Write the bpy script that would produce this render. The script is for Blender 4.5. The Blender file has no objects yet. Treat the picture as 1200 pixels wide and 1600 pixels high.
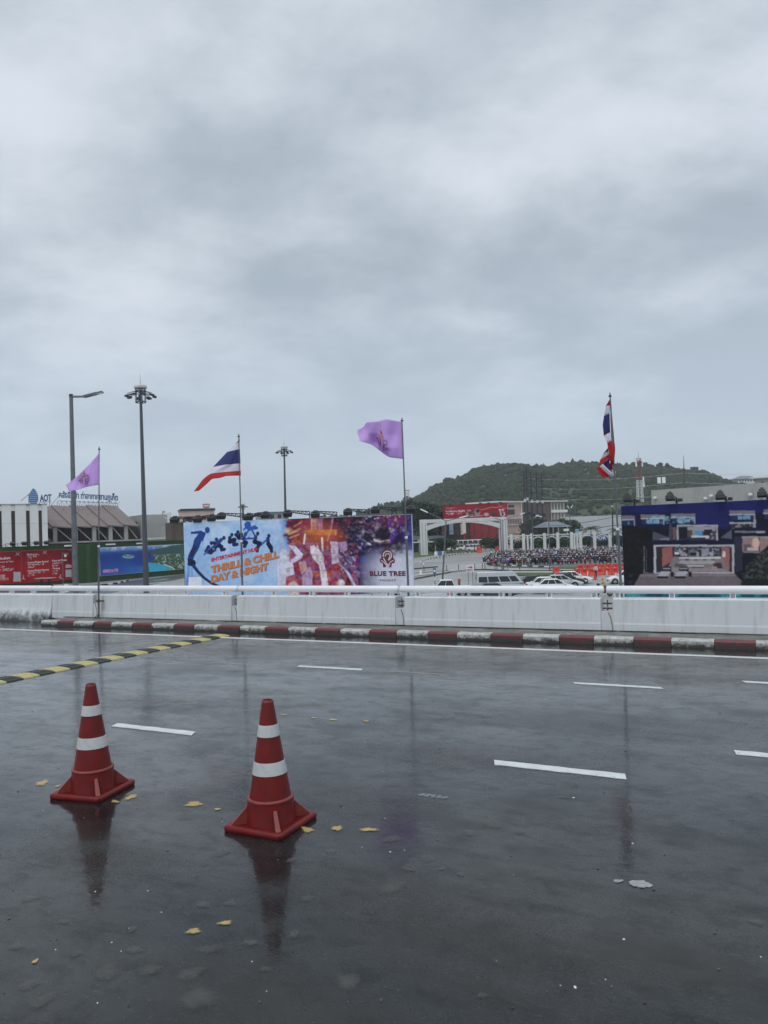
import bpy, bmesh, math, random
import numpy as np
from mathutils import Vector, Matrix
random.seed(7); RNG = np.random.default_rng(7)
S = bpy.context.scene
COL = S.collection
# ------------------------------------------------------------------ camera
F_PX = 1200.0; CAM_Z = 1.62
PITCH = math.atan(31/1200); ROLL = math.radians(2.0)
cam_d = bpy.data.cameras.new('camera'); cam = bpy.data.objects.new('camera', cam_d); COL.objects.link(cam)
cam_d.sensor_fit = 'VERTICAL'; cam_d.sensor_height = 36; cam_d.sensor_width = 27
cam_d.lens = 36*F_PX/1600; cam_d.clip_start = 0.05; cam_d.clip_end = 9000
CM = Matrix.Translation((0, 0, CAM_Z)) @ Matrix.Rotation(math.pi/2+PITCH, 4, 'X') @ Matrix.Rotation(-ROLL, 4, 'Z')
cam.matrix_world = CM; S.camera = cam
S.render.resolution_x = 768; S.render.resolution_y = 1024
# ------------------------------------------------------------------ world: overcast sky
SUN_EL = math.radians(58); SUN_AZ = math.radians(205)     # azimuth clockwise from +Y: behind the camera
W = bpy.data.worlds.new('World'); S.world = W; W.use_nodes = True
nt = W.node_tree; nt.nodes.clear()
def wn(t, **k):
    n = nt.nodes.new(t)
    for a, b in k.items(): setattr(n, a, b)
    return n
def wl(a, b): nt.links.new(a, b)
def wmath(op, a, b=None, c=None, clamp=False):
    n = wn('ShaderNodeMath', operation=op, use_clamp=clamp)
    for i, x in enumerate((a, b, c)):
        if x is None: continue
        if isinstance(x, (int, float)): n.inputs[i].default_value = x
        else: wl(x, n.inputs[i])
    return n.outputs[0]
out = wn('ShaderNodeOutputWorld'); bg = wn('ShaderNodeBackground'); wl(bg.outputs[0], out.inputs[0])
bg.inputs[1].default_value = 0.1
sky = wn('ShaderNodeTexSky', sky_type='NISHITA', sun_disc=False, sun_elevation=SUN_EL, sun_rotation=SUN_AZ)
tc = wn('ShaderNodeTexCoord'); sep = wn('ShaderNodeSeparateXYZ'); wl(tc.outputs['Generated'], sep.inputs[0])
zc = wmath('MAXIMUM', sep.outputs[2], 0.0)
den = wmath('ADD', zc, 0.34)
cu = wmath('DIVIDE', sep.outputs[0], den); cv = wmath('DIVIDE', sep.outputs[1], den)
cmb = wn('ShaderNodeCombineXYZ'); wl(cu, cmb.inputs[0]); wl(cv, cmb.inputs[1])
def cloud(scale, detail, rough, dist, off, sx=1.0, rot=0.0):
    mp = wn('ShaderNodeMapping'); wl(cmb.outputs[0], mp.inputs[0])
    mp.inputs['Location'].default_value = off; mp.inputs['Scale'].default_value = (sx, 1, 1); mp.inputs['Rotation'].default_value = (0, 0, rot)
    n = wn('ShaderNodeTexNoise', noise_dimensions='2D'); wl(mp.outputs[0], n.inputs['Vector'])
    n.inputs['Scale'].default_value = scale; n.inputs['Detail'].default_value = detail
    n.inputs['Roughness'].default_value = rough; n.inputs['Distortion'].default_value = dist
    return n.outputs[0]
SKY_OFF = (3.1, 1.7, 0)
n1 = cloud(1.15, 4, 0.5, 0.1, SKY_OFF, 0.8, -0.4)
n2 = cloud(3.4, 10, 0.58, 0.08, (9.3+SKY_OFF[0], 4.1, 0), 0.8, -0.35)
nsum = wmath('ADD', wmath('MULTIPLY', n1, 0.60), wmath('MULTIPLY', n2, 0.40))
ramp = wn('ShaderNodeValToRGB'); wl(nsum, ramp.inputs[0])
cr = ramp.color_ramp; cr.interpolation = 'EASE'
cr.elements[0].position = 0.36; cr.elements[0].color = (0.37, 0.432, 0.497, 1)
cr.elements[1].position = 0.66; cr.elements[1].color = (0.672, 0.728, 0.795, 1)
# blue-grey murk low down, whiter cloud overhead
el = wn('ShaderNodeMapRange', interpolation_type='SMOOTHSTEP'); wl(zc, el.inputs[0])
el.inputs[1].default_value = 0.02; el.inputs[2].default_value = 0.36; el.inputs[3].default_value = 0.80; el.inputs[4].default_value = 0.0
mixh = wn('ShaderNodeMixRGB'); wl(el.outputs[0], mixh.inputs[0]); wl(ramp.outputs[0], mixh.inputs[1])
mixh.inputs[2].default_value = (0.515, 0.612, 0.725, 1)
up = wn('ShaderNodeMapRange'); wl(zc, up.inputs[0])      # an overcast sky is brightest overhead
up.inputs[1].default_value = 0.58; up.inputs[2].default_value = 1.0; up.inputs[3].default_value = 1.0; up.inputs[4].default_value = 1.5
sc10 = wn('ShaderNodeVectorMath', operation='SCALE'); wl(mixh.outputs[0], sc10.inputs[0]); wl(wmath('MULTIPLY', up.outputs[0], 10.0), sc10.inputs['Scale'])
mixs = wn('ShaderNodeMixRGB'); mixs.inputs[0].default_value = 0.94
wl(sky.outputs[0], mixs.inputs[1]); wl(sc10.outputs[0], mixs.inputs[2]); wl(mixs.outputs[0], bg.inputs[0])
# soft sun behind the cloud
sun_d = bpy.data.lights.new('sun', 'SUN'); sun_d.energy = 1.1; sun_d.angle = math.radians(35); sun_d.color = (1.0, 0.97, 0.93)
sun = bpy.data.objects.new('sun', sun_d); COL.objects.link(sun)
sdir = Vector((math.sin(SUN_AZ)*math.cos(SUN_EL), math.cos(SUN_AZ)*math.cos(SUN_EL), math.sin(SUN_EL)))
sun.rotation_euler = sdir.to_track_quat('Z', 'Y').to_euler()
S.view_settings.view_transform = 'Standard'; S.view_settings.look = 'None'
S.view_settings.exposure = 0.18; S.view_settings.gamma = 1.0; S.view_settings.use_curve_mapping = False
S.cycles.max_bounces = 6; S.cycles.volume_bounces = 0; S.cycles.use_denoising = True

# ------------------------------------------------------------------ geometry helpers
G = -5.2                                            # ground level below the elevated road
CR = CM.to_3x3()
def ray(px, py): return CR @ Vector(((px-600)/F_PX, -(py-800)/F_PX, -1))
def P(px, py, Y):
    d = ray(px, py); return Vector((0, 0, CAM_Z)) + d*(Y/d.y)
def GP(px, py, z=G):
    d = ray(px, py); return Vector((0, 0, CAM_Z)) + d*((z-CAM_Z)/d.z)
def PX(p):
    q = CM.inverted() @ Vector(p); return (600+F_PX*q.x/-q.z, 800-F_PX*q.y/-q.z)
CMI = CM.inverted()
def lin(r, g, b): return tuple((c/255/12.92 if c/255 <= .04045 else ((c/255+.055)/1.055)**2.4) for c in (r, g, b))

class MB:
    def __init__(s): s.v = []; s.f = []; s.m = []
    def add(s, vs, fs, mi=0):
        o = len(s.v); s.v += [tuple(x) for x in vs]
        for f in fs: s.f.append(tuple(i+o for i in f)); s.m.append(mi)
        return s
    def box(s, c, d, mi=0, R=None):
        c = Vector(c); vs = []
        for x in (-.5, .5):
            for y in (-.5, .5):
                for z in (-.5, .5):
                    q = Vector((x*d[0], y*d[1], z*d[2]))
                    vs.append(c + (R @ q if R is not None else q))
        return s.add(vs, [(0, 1, 3, 2), (4, 6, 7, 5), (0, 4, 5, 1), (2, 3, 7, 6), (0, 2, 6, 4), (1, 5, 7, 3)], mi)
    def b2(s, x0, x1, y0, y1, z0, z1, mi=0):
        return s.box(((x0+x1)/2, (y0+y1)/2, (z0+z1)/2), (x1-x0, y1-y0, z1-z0), mi)
    def bar(s, p0, p1, w, h=None, mi=0):
        p0 = Vector(p0); p1 = Vector(p1); d = p1-p0
        R = d.to_track_quat('X', 'Z').to_matrix()
        return s.box((p0+p1)/2, (d.length, w, h or w), mi, R)
    def tube(s, p0, p1, r0, r1=None, n=8, mi=0, caps=True):
        p0 = Vector(p0); p1 = Vector(p1); r1 = r0 if r1 is None else r1
        R = (p1-p0).to_track_quat('Z', 'Y').to_matrix(); vs = []
        for p, r in ((p0, r0), (p1, r1)):
            for k in range(n):
                a = 2*math.pi*k/n; vs.append(p + R @ Vector((r*math.cos(a), r*math.sin(a), 0)))
        fs = [(k, (k+1) % n, n+(k+1) % n, n+k) for k in range(n)]
        if caps: fs += [tuple(range(n-1, -1, -1)), tuple(range(n, 2*n))]
        return s.add(vs, fs, mi)
    def path(s, pts, r, n=6, mi=0):
        for a, b in zip(pts[:-1], pts[1:]): s.tube(a, b, r, r, n, mi)
        return s
    def lathe(s, prof, n=20, mi=0, c=(0, 0, 0), close=False):
        vs = []; fs = []
        for r, z in prof:
            for k in range(n):
                a = 2*math.pi*k/n; vs.append((c[0]+r*math.cos(a), c[1]+r*math.sin(a), c[2]+z))
        for j in range(len(prof)-1):
            for k in range(n):
                fs.append((j*n+k, j*n+(k+1) % n, (j+1)*n+(k+1) % n, (j+1)*n+k))
        if close: fs += [tuple(range(n-1, -1, -1)), tuple(range((len(prof)-1)*n, len(prof)*n))]
        return s.add(vs, fs, mi)
    def prism(s, poly, y0, y1, mi=0):               # polygon in x,z pushed along y
        n = len(poly); vs = [(x, y0, z) for x, z in poly]+[(x, y1, z) for x, z in poly]
        return s.add(vs, [tuple(range(n)), tuple(range(2*n-1, n-1, -1))]+[(k, n+k, n+(k+1) % n, (k+1) % n) for k in range(n)], mi)
    def flat(s, poly, z0, z1, mi=0):                # polygon in x,y pushed along z
        n = len(poly); vs = [(x, y, z0) for x, y in poly]+[(x, y, z1) for x, y in poly]
        return s.add(vs, [tuple(range(n-1, -1, -1)), tuple(range(n, 2*n))]+[(k, (k+1) % n, n+(k+1) % n, n+k) for k in range(n)], mi)
    def mesh(s, name, mats, smooth=False, fix=True):
        me = bpy.data.meshes.new(name); me.from_pydata(s.v, [], s.f)
        for m in (mats if isinstance(mats, (list, tuple)) else [mats]): me.materials.append(m)
        me.polygons.foreach_set('material_index', s.m)
        if fix:
            bm = bmesh.new(); bm.from_mesh(me); bmesh.ops.recalc_face_normals(bm, faces=bm.faces); bm.to_mesh(me); bm.free()
        if smooth:
            me.polygons.foreach_set('use_smooth', [True]*len(me.polygons))
            me.set_sharp_from_angle(angle=math.radians(smooth if smooth is not True else 40))
        me.update(); return me
    def build(s, name, mats, parent=None, loc=(0, 0, 0), rz=0, smooth=False, bevel=0, fix=True):
        return link(name, s.mesh(name, mats, smooth, fix), parent, loc, rz, bevel)
def link(name, me, parent=None, loc=(0, 0, 0), rz=0, bevel=0):
    o = bpy.data.objects.new(name, me); COL.objects.link(o); o.parent = parent; o.location = loc; o.rotation_euler = (0, 0, rz)
    if bevel:
        b = o.modifiers.new('bevel', 'BEVEL'); b.width = bevel; b.segments = 2; b.limit_method = 'ANGLE'
    return o
def tag(o, label, cat=None, group=None, kind=None):
    if label: o['label'] = label
    if cat: o['category'] = cat
    if group: o['group'] = group
    if kind: o['kind'] = kind
    return o
def thing(name, label, cat, loc=(0, 0, 0), rz=0, group=None):
    o = bpy.data.objects.new(name, None); COL.objects.link(o); o.location = loc; o.rotation_euler = (0, 0, rz); o.empty_display_size = .2
    return tag(o, label, cat, group)
def struct(o): o['kind'] = 'structure'; return o

class Front:
    """vertical plane standing on the ground between two places; local x along it, z up, -y towards the viewer"""
    def __init__(s, pxL, dL, pxR, dR, z0=G, yref=830):
        a = P(pxL, yref, dL); b = P(pxR, yref, dR)
        s.A = Vector((a.x, a.y, z0)); d = Vector((b.x-a.x, b.y-a.y, 0)); s.w = d.length
        s.rz = math.atan2(d.y, d.x); s.ex = d.normalized(); s.n = Vector((s.ex.y, -s.ex.x, 0))
    def loc(s, px, py, off=0.0):                    # off > 0 = plane pushed away from the viewer
        d = ray(px, py); c = Vector((0, 0, CAM_Z)); A = s.A - s.n*off
        t = (A-c).dot(s.n)/d.dot(s.n); q = c+d*t-A
        return q.dot(s.ex), q.z
    def thing(s, name, label, cat, group=None): return thing(name, label, cat, s.A, s.rz, group)

# ------------------------------------------------------------------ materials
def mat(name, col, rough=.6, metal=0, var=0, vscale=3.0, bump=0, bscale=40, spec=None, col2=None, thr=(.45, .6), cscale=None, stretch=None, detail=6):
    m = bpy.data.materials.new(name); m.use_nodes = True; t = m.node_tree; b = t.nodes['Principled BSDF']
    b.inputs['Roughness'].default_value = rough; b.inputs['Metallic'].default_value = metal
    if spec is not None: b.inputs['Specular IOR Level'].default_value = spec
    b.inputs['Base Color'].default_value = (*col[:3], 1)
    if var or bump or col2:
        tcn = t.nodes.new('ShaderNodeTexCoord'); vec = tcn.outputs['Object']
        if stretch:
            mp = t.nodes.new('ShaderNodeMapping'); mp.inputs['Scale'].default_value = stretch; t.links.new(vec, mp.inputs[0]); vec = mp.outputs[0]
    cur = None
    if var:
        n = t.nodes.new('ShaderNodeTexNoise'); n.inputs['Scale'].default_value = vscale; n.inputs['Detail'].default_value = detail; n.inputs['Roughness'].default_value = .65
        t.links.new(vec, n.inputs['Vector'])
        r = t.nodes.new('ShaderNodeMapRange'); t.links.new(n.outputs[0], r.inputs[0])
        r.inputs[1].default_value = .3; r.inputs[2].default_value = .7; r.inputs[3].default_value = 1-var; r.inputs[4].default_value = 1+var*.6
        mx = t.nodes.new('ShaderNodeVectorMath'); mx.operation = 'SCALE'; mx.inputs[0].default_value = col[:3]; t.links.new(r.outputs[0], mx.inputs['Scale'])
        cur = mx.outputs[0]
    if col2:
        n = t.nodes.new('ShaderNodeTexNoise'); n.inputs['Scale'].default_value = cscale or vscale*2; n.inputs['Detail'].default_value = 9; n.inputs['Roughness'].default_value = .7
        t.links.new(vec, n.inputs['Vector'])
        r = t.nodes.new('ShaderNodeMapRange'); t.links.new(n.outputs[0], r.inputs[0]); r.inputs[1].default_value = thr[0]; r.inputs[2].default_value = thr[1]
        mi = t.nodes.new('ShaderNodeMixRGB'); t.links.new(r.outputs[0], mi.inputs[0]); mi.inputs[2].default_value = (*col2, 1)
        if cur: t.links.new(cur, mi.inputs[1])
        else: mi.inputs[1].default_value = (*col[:3], 1)
        cur = mi.outputs[0]
    if cur: t.links.new(cur, b.inputs['Base Color'])
    if bump:
        n = t.nodes.new('ShaderNodeTexNoise'); n.inputs['Scale'].default_value = bscale; n.inputs['Detail'].default_value = 5; t.links.new(vec, n.inputs['Vector'])
        bp = t.nodes.new('ShaderNodeBump'); bp.inputs['Strength'].default_value = bump; bp.inputs['Distance'].default_value = .02
        t.links.new(n.outputs[0], bp.inputs['Height']); t.links.new(bp.outputs[0], b.inputs['Normal'])
    return m
def print_mat(name, rough=.45):
    m = bpy.data.materials.new(name); m.use_nodes = True; t = m.node_tree; b = t.nodes['Principled BSDF']
    a = t.nodes.new('ShaderNodeAttribute'); a.attribute_name = 'ink'; t.links.new(a.outputs['Color'], b.inputs['Base Color'])
    b.inputs['Roughness'].default_value = rough; b.inputs['Specular IOR Level'].default_value = .2; return m
M = {}
M['white_paint'] = mat('white_paint', (.80, .81, .82), .42, var=.06, vscale=1.5, col2=(.45, .46, .46), thr=(.64, .80), cscale=5)
M['rail_paint'] = mat('rail_paint', (.80, .80, .82), .35, var=.05, vscale=4, col2=(.45, .42, .38), thr=(.72, .80), cscale=30)
M['grey_steel'] = mat('grey_steel', (.10, .105, .115), .45, .6, var=.25, vscale=6)
M['galv'] = mat('galvanised', (.17, .18, .19), .45, .7, var=.25, vscale=5, col2=(.12, .11, .11), thr=(.55, .68), cscale=12)
M['dark_steel'] = mat('dark_steel', (.045, .047, .05), .5, .3, var=.3, vscale=4)
M['black'] = mat('black_plastic', (.015, .015, .017), .45)
M['glass'] = mat('tinted_glass', (.02, .024, .028), .06)
M['lens'] = mat('lamp_lens', (.75, .77, .8), .15)
M['rust'] = mat('rusty_steel', (.10, .055, .035), .7, .3, var=.4, vscale=20, col2=(.25, .22, .20), thr=(.5, .6), cscale=25)
M['tyre'] = mat('tyre_rubber', (.018, .018, .019), .8)
M['rim'] = mat('wheel_rim', (.45, .46, .48), .3, .8)
M['car_white'] = mat('car_paint_white', (.78, .79, .80), .18, spec=.6)
M['car_silver'] = mat('car_paint_silver', (.52, .54, .56), .25, .3)
M['car_black'] = mat('car_paint_black', (.02, .02, .023), .15, spec=.6)
M['car_dark'] = mat('car_paint_grey', (.06, .065, .07), .2, spec=.6)
M['red_lamp'] = mat('red_lens', (.45, .02, .02), .2)
M['concrete'] = mat('concrete', (.36, .36, .34), .75, var=.2, vscale=.6, col2=(.2, .2, .19), thr=(.55, .75), cscale=.35, stretch=(1, 1, .35))
M['pale_concrete'] = mat('pale_concrete', (.62, .63, .62), .7, var=.12, vscale=.5, col2=(.42, .42, .41), thr=(.55, .8), cscale=.8, stretch=(1, 1, .3))
M['turf'] = mat('artificial_turf', (.026, .066, .02), .9, var=.35, vscale=2.5, bump=.5, bscale=30)
M['brown_roof'] = mat('brown_roof', (.20, .165, .155), .6, var=.12, vscale=.4)
M['dark_brown'] = mat('dark_brown', (.05, .032, .028), .7, var=.3, vscale=1)
M['white_wall'] = mat('white_wall', (.72, .73, .72), .6, var=.1, vscale=.5, col2=(.5, .5, .48), thr=(.58, .8), cscale=.5, stretch=(1, 1, .3))
M['sign_blue'] = mat('sign_blue', (.03, .075, .20), .4)
M['sign_white'] = mat('sign_white', (.8, .8, .8), .4)
M['sign_red'] = mat('sign_red', (.30, .018, .028), .45, var=.05, vscale=.6)
M['barrier'] = mat('barrier_orange', (.62, .055, .025), .45, var=.15, vscale=3)
M['kerb_white'] = mat('kerb_white', (.46, .46, .44), .5, var=.25, vscale=10, col2=(.13, .125, .11), thr=(.48, .70), cscale=16)
M['kerb_red'] = mat('kerb_red', (.15, .025, .03), .5, var=.2, vscale=12, col2=(.045, .04, .04), thr=(.50, .62), cscale=14)
M['leaf'] = mat('leaf', (.035, .075, .022), .6, var=.5, vscale=1.2)
M['leaf_dark'] = mat('leaf_dark', (.018, .042, .016), .6, var=.5, vscale=.8)
M['leaf_palm'] = mat('leaf_palm', (.05, .075, .03), .55, var=.4, vscale=1.2)
M['trunk'] = mat('bark', (.10, .085, .07), .85, var=.3, vscale=6)
M['bluegrey_roof'] = mat('bluegrey_roof', (.16, .19, .22), .5, var=.15, vscale=.5)
M['corrugated'] = mat('corrugated', (.30, .31, .32), .5, .2, var=.1, vscale=.3)
M['pink_wall'] = mat('pink_wall', (.55, .40, .34), .7, var=.1, vscale=.3)
M['hotel_wall'] = mat('hotel_wall', (.58, .55, .49), .7, var=.1, vscale=.3)
M['hotel_brown'] = mat('hotel_brown', (.11, .085, .07), .8, var=.2, vscale=.4)
M['window_dark'] = mat('window_dark', (.025, .03, .035), .12)
M['cable'] = mat('cable', (.03, .03, .032), .6)
M['cable_pale'] = mat('cable_aluminium', (.50, .52, .54), .5)
M['skin'] = mat('skin', (.36, .20, .13), .55)
# ------------------------------------------------------------------ elevated road (local x runs right along the kerb, y runs away)
RZ = math.atan2(-.448, .894)
EX = Vector((math.cos(RZ), math.sin(RZ), 0)); EN = Vector((-math.sin(RZ), math.cos(RZ), 0))
def SN(p): return p.dot(EX), p.dot(EN)
def sn(px, py, z=0): return SN(GP(px, py, z))
def rd(s, n, z=0): return EX*s+EN*n+Vector((0, 0, z))
def road_material():
    m = bpy.data.materials.new('wet_asphalt'); m.use_nodes = True; t = m.node_tree; N = t.nodes; L = t.links.new; b = N['Principled BSDF']
    tcn = N.new('ShaderNodeTexCoord')
    def noise(scale, det=6, ro=.6, st=(1, 1, 1), dist=0):
        mp = N.new('ShaderNodeMapping'); mp.inputs['Scale'].default_value = st; L(tcn.outputs['Object'], mp.inputs[0])
        n = N.new('ShaderNodeTexNoise'); n.inputs['Scale'].default_value = scale; n.inputs['Detail'].default_value = det; n.inputs['Roughness'].default_value = ro; n.inputs['Distortion'].default_value = dist
        L(mp.outputs[0], n.inputs['Vector']); return n.outputs[0]
    def mr(x, a, b_, c, d):
        r = N.new('ShaderNodeMapRange'); L(x, r.inputs[0])
        for i, v in enumerate((a, b_, c, d)): r.inputs[i+1].default_value = v
        return r.outputs[0]
    def mixc(f, a, c):
        x = N.new('ShaderNodeMixRGB'); L(f, x.inputs[0])
        for i, v in ((1, a), (2, c)):
            if isinstance(v, tuple): x.inputs[i].default_value = (*v, 1)
            else: L(v, x.inputs[i])
        return x.outputs[0]
    def mth(op, a, c):
        x = N.new('ShaderNodeMath'); x.operation = op
        for i, v in enumerate((a, c)):
            if isinstance(v, (int, float)): x.inputs[i].default_value = v
            else: L(v, x.inputs[i])
        return x.outputs[0]
    streak = noise(1.1, 8, .7, (.22, 1, 1), .3); big = noise(.45, 5, .55, (.55, 1, 1), .6); mid = noise(2.2, 7, .65, (.6, 1, 1)); fine = noise(55, 4, .7); grain = noise(170, 2, .6)
    c = mixc(mr(mid, .35, .68, 0, 1), (.006, .0085, .0095), (.018, .021, .0218))
    c = mixc(mr(fine, .58, .70, 0, .6), c, (.075, .074, .070))            # pale aggregate
    c = mixc(mr(big, .50, .68, 0, .55), c, (.026, .027, .024))             # browner worn wheel track
    L(c, b.inputs['Base Color'])
    r1 = mr(big, .36, .62, .10, .30); r2 = mr(mid, .35, .68, -.05, .10)
    L(mth('MAXIMUM', mth('ADD', mth('ADD', r1, r2), mr(fine, .5, .75, 0, .25)), .06), b.inputs['Roughness'])
    b.inputs['IOR'].default_value = 1.4
    b.inputs['Coat Weight'].default_value = 1.0; b.inputs['Coat IOR'].default_value = 1.43; b.inputs['Specular IOR Level'].default_value = .08
    L(mth('ADD', mth('ADD', mr(big, .42, .66, .004, .05), mr(noise(9, 8, .7), .46, .66, 0, .10)), mr(streak, .50, .72, 0, .09)), b.inputs['Coat Roughness']); blot = noise(7, 9, .72, (.7, 1, 1), .4); L(mth('MULTIPLY', mth('MULTIPLY', mr(streak, .50, .72, 1.0, .55), mr(mid, .48, .72, 1.0, .6)), mth('MULTIPLY', mr(blot, .47, .68, 1.0, .52), mr(grain, .48, .64, 1.0, .55))), b.inputs['Coat Weight'])
    bp = N.new('ShaderNodeBump'); bp.inputs['Strength'].default_value = .30; bp.inputs['Distance'].default_value = .004
    L(mth('ADD', mth('MULTIPLY', noise(26, 4, .65), 1.0), mth('MULTIPLY', grain, .3)), bp.inputs['Height'])
    bp2 = N.new('ShaderNodeBump'); bp2.inputs['Strength'].default_value = .22; bp2.inputs['Distance'].default_value = .02
    L(noise(3.5, 3, .5), bp2.inputs['Height']); L(bp2.outputs[0], bp.inputs['Normal'])
    L(bp.outputs[0], b.inputs['Normal'])
    bc = N.new('ShaderNodeBump'); bc.inputs['Strength'].default_value = .30; bc.inputs['Distance'].default_value = .004; L(mth('ADD', noise(16, 4, .62, (.5, 1, 1)), mth('MULTIPLY', noise(60, 2, .5), .12)), bc.inputs['Height']); L(bc.outputs[0], b.inputs['Coat Normal']); return m
M['road'] = road_material()
M['road_white'] = mat('road_white_paint', (.60, .62, .62), .4, var=.15, vscale=9, col2=(.10, .10, .10), thr=(.58, .70), cscale=26)
M['road_yellow'] = mat('road_yellow_paint', (.62, .36, .07), .5, var=.2, vscale=20, col2=(.06, .06, .05), thr=(.5, .66), cscale=26)
M['spot_grey'] = mat('dried_spot', (.10, .10, .095), .42, var=.3, vscale=14, col2=(.045, .046, .046), thr=(.45, .6), cscale=18)
M['deck'] = mat('deck_concrete', (.30, .30, .29), .8, var=.2, vscale=1)
KN = 10.55; WN_ = 11.17                                             # kerb face
road = struct(MB().b2(-70, 45, -25, KN+.7, -.6, 0).build('road', [M['road']], None, (0, 0, 0), RZ))
def blob(mb, s, n, rx, ry, z, k=14, rough=.3, rot=0.0, mi=0):
    pts = []
    if k > 9: k *= 2
    ph = [random.uniform(0, 6.28) for _ in range(4)]
    for i in range(k):
        a = 2*math.pi*i/k; r = 1+rough*(.6*math.sin(2*a+ph[0])+.45*math.sin(3*a+ph[1])+.3*math.sin(5*a+ph[2])+.25*math.sin(9*a+ph[3]))+random.uniform(-rough, rough)*.15
        x, y = rx*r*math.cos(a), ry*r*math.sin(a); pts.append((s+x*math.cos(rot)-y*math.sin(rot), n+x*math.sin(rot)+y*math.cos(rot)))
    mb.flat(pts, z-.003, z, mi)
def soft_mat(name, c, edge=.5, nscale=22, rough=.5, amt=1.0):
    m = mat(name, c, rough, var=.25, vscale=14); t = m.node_tree; N = t.nodes; b = N['Principled BSDF']; L = t.links.new
    a = N.new('ShaderNodeAttribute'); a.attribute_name = 'fade'; tcn = N.new('ShaderNodeTexCoord'); n = N.new('ShaderNodeTexNoise'); n.inputs['Scale'].default_value = nscale; n.inputs['Detail'].default_value = 6; n.inputs['Roughness'].default_value = .7; L(tcn.outputs['Object'], n.inputs['Vector'])
    ad = N.new('ShaderNodeMath'); ad.operation = 'ADD'; L(a.outputs['Fac'], ad.inputs[0]); L(n.outputs[0], ad.inputs[1])
    r = N.new('ShaderNodeMapRange'); L(ad.outputs[0], r.inputs[0]); r.inputs[1].default_value = .62; r.inputs[2].default_value = .62+edge; r.inputs[3].default_value = 0; r.inputs[4].default_value = amt
    L(r.outputs[0], b.inputs['Alpha']); return m
M['spot_soft'] = soft_mat('dried_spot_soft', (.11, .11, .103), .9, 30, .5, .5); M['yellow_soft'] = soft_mat('road_yellow_chipped', (.60, .42, .13), .7, 70, .5, .7); M['white_soft'] = soft_mat('road_white_ghost', (.4, .41, .41), .4, 26, .5, .35)
M['oil_soft'] = soft_mat('brown_worn_patch', (.06, .055, .048), .9, 3.0, .3, .22)
def soft(name, m, s, n, rx, ry, z, rot=0.0, rough=.2, parent=None):
    k = 28; ph = [random.uniform(0, 6.28) for _ in range(3)]; vs = [(s, n, z)]; fade = [1.0]
    for ring, fv in ((.55, .75), (1.0, 0.0)):
        for i in range(k):
            a = 2*math.pi*i/k; r = ring*(1+rough*(.6*math.sin(2*a+ph[0])+.5*math.sin(3*a+ph[1])+.3*math.sin(5*a+ph[2]))); x, y = rx*r*math.cos(a), ry*r*math.sin(a)
            vs.append((s+x*math.cos(rot)-y*math.sin(rot), n+x*math.sin(rot)+y*math.cos(rot), z)); fade.append(fv)
    fs = [(0, 1+i, 1+(i+1) % k) for i in range(k)]+[(1+i, 1+k+i, 1+k+(i+1) % k, 1+(i+1) % k) for i in range(k)]
    me = MB().add(vs, fs).mesh(name, m, fix=False); at = me.attributes.new('fade', 'FLOAT', 'POINT'); at.data.foreach_set('value', fade); return link(name, me, parent)
# lane markings: (left top, right bottom pixel of the centre line, width)
for (ax, ay, bx, by, w, lab) in ((468, 1041, 568, 1047, .085, None), (900, 1067.5, 1038, 1076, .075, None), (175, 1135, 312, 1145, .10, None),
        (775, 1194, 985, 1213, .10, None), (1166, 1064, 1290, 1074, .08, None), (1150, 1174, 1330, 1195, .10, None), (-160, 1101, -60, 1110, .09, None)):
    s0, n0 = sn(ax, ay); s1, n1 = sn(bx, by); mb = MB(); nn = (n0+n1)/2; k = 12; pts = []
    for i in range(k+1): pts.append((s0+(s1-s0)*i/k+random.uniform(-.012, .012)*(i in (0, k)), nn-w/2+random.uniform(-.005, .005)))
    for i in range(k, -1, -1): pts.append((s0+(s1-s0)*i/k-.03+random.uniform(-.015, .015)*(i in (0, k)), nn+w/2+random.uniform(-.005, .005)))
    mb.flat(pts, .001, .005); mb.build('lane_marking', M['road_white'], road)
# edge line along the kerb, in two lengths with a worn break
e0 = sn(0, 982)[0]; nl = KN-.60
mb = MB()
for i in range(60):
    s0 = -24+i*.62; s1 = s0+.62; a = random.uniform(-.006, .006)
    mb.flat([(s0, nl-.05+a), (s1, nl-.05), (s1, nl+.05), (s0, nl+.05+a)], .001, .005)
mb.build('edge_line', M['road_white'], road)
# ghost remains of old dashes
for (ax, ay, bx, by) in ((332, 1035.5, 395, 1039), (600, 1050, 690, 1053), (655, 1242, 700, 1247)):
    s0, n0 = sn(ax, ay); s1, n1 = sn(bx, by)
    for i in range(5):
        t = (i+.5)/5; soft('worn_paint', M['white_soft'], s0+(s1-s0)*t, (n0+n1)/2, abs(s1-s0)/9, .03, .003+.0004*i, 0, .3, road)
for (x, y, rx) in ((66, 1224, .075), (205, 1246, .06), (90, 1229, .03), (303, 1257, .075), (340, 1265, .03), (480, 1297, .055), (527, 1295, .05), (576, 1297, .055), (352, 1443, .035), (302, 1456, .04),
        (443, 1117, .04), (490, 1122, .035), (520, 1125, .05), (572, 1127, .04), (180, 1253, .04), (55, 1503, .02)):
    s0, n0 = sn(x, y); soft('yellow_paint_spot', M['yellow_soft'], s0, n0, rx, rx*.62, .004, random.uniform(0, 3), .3, road)
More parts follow.
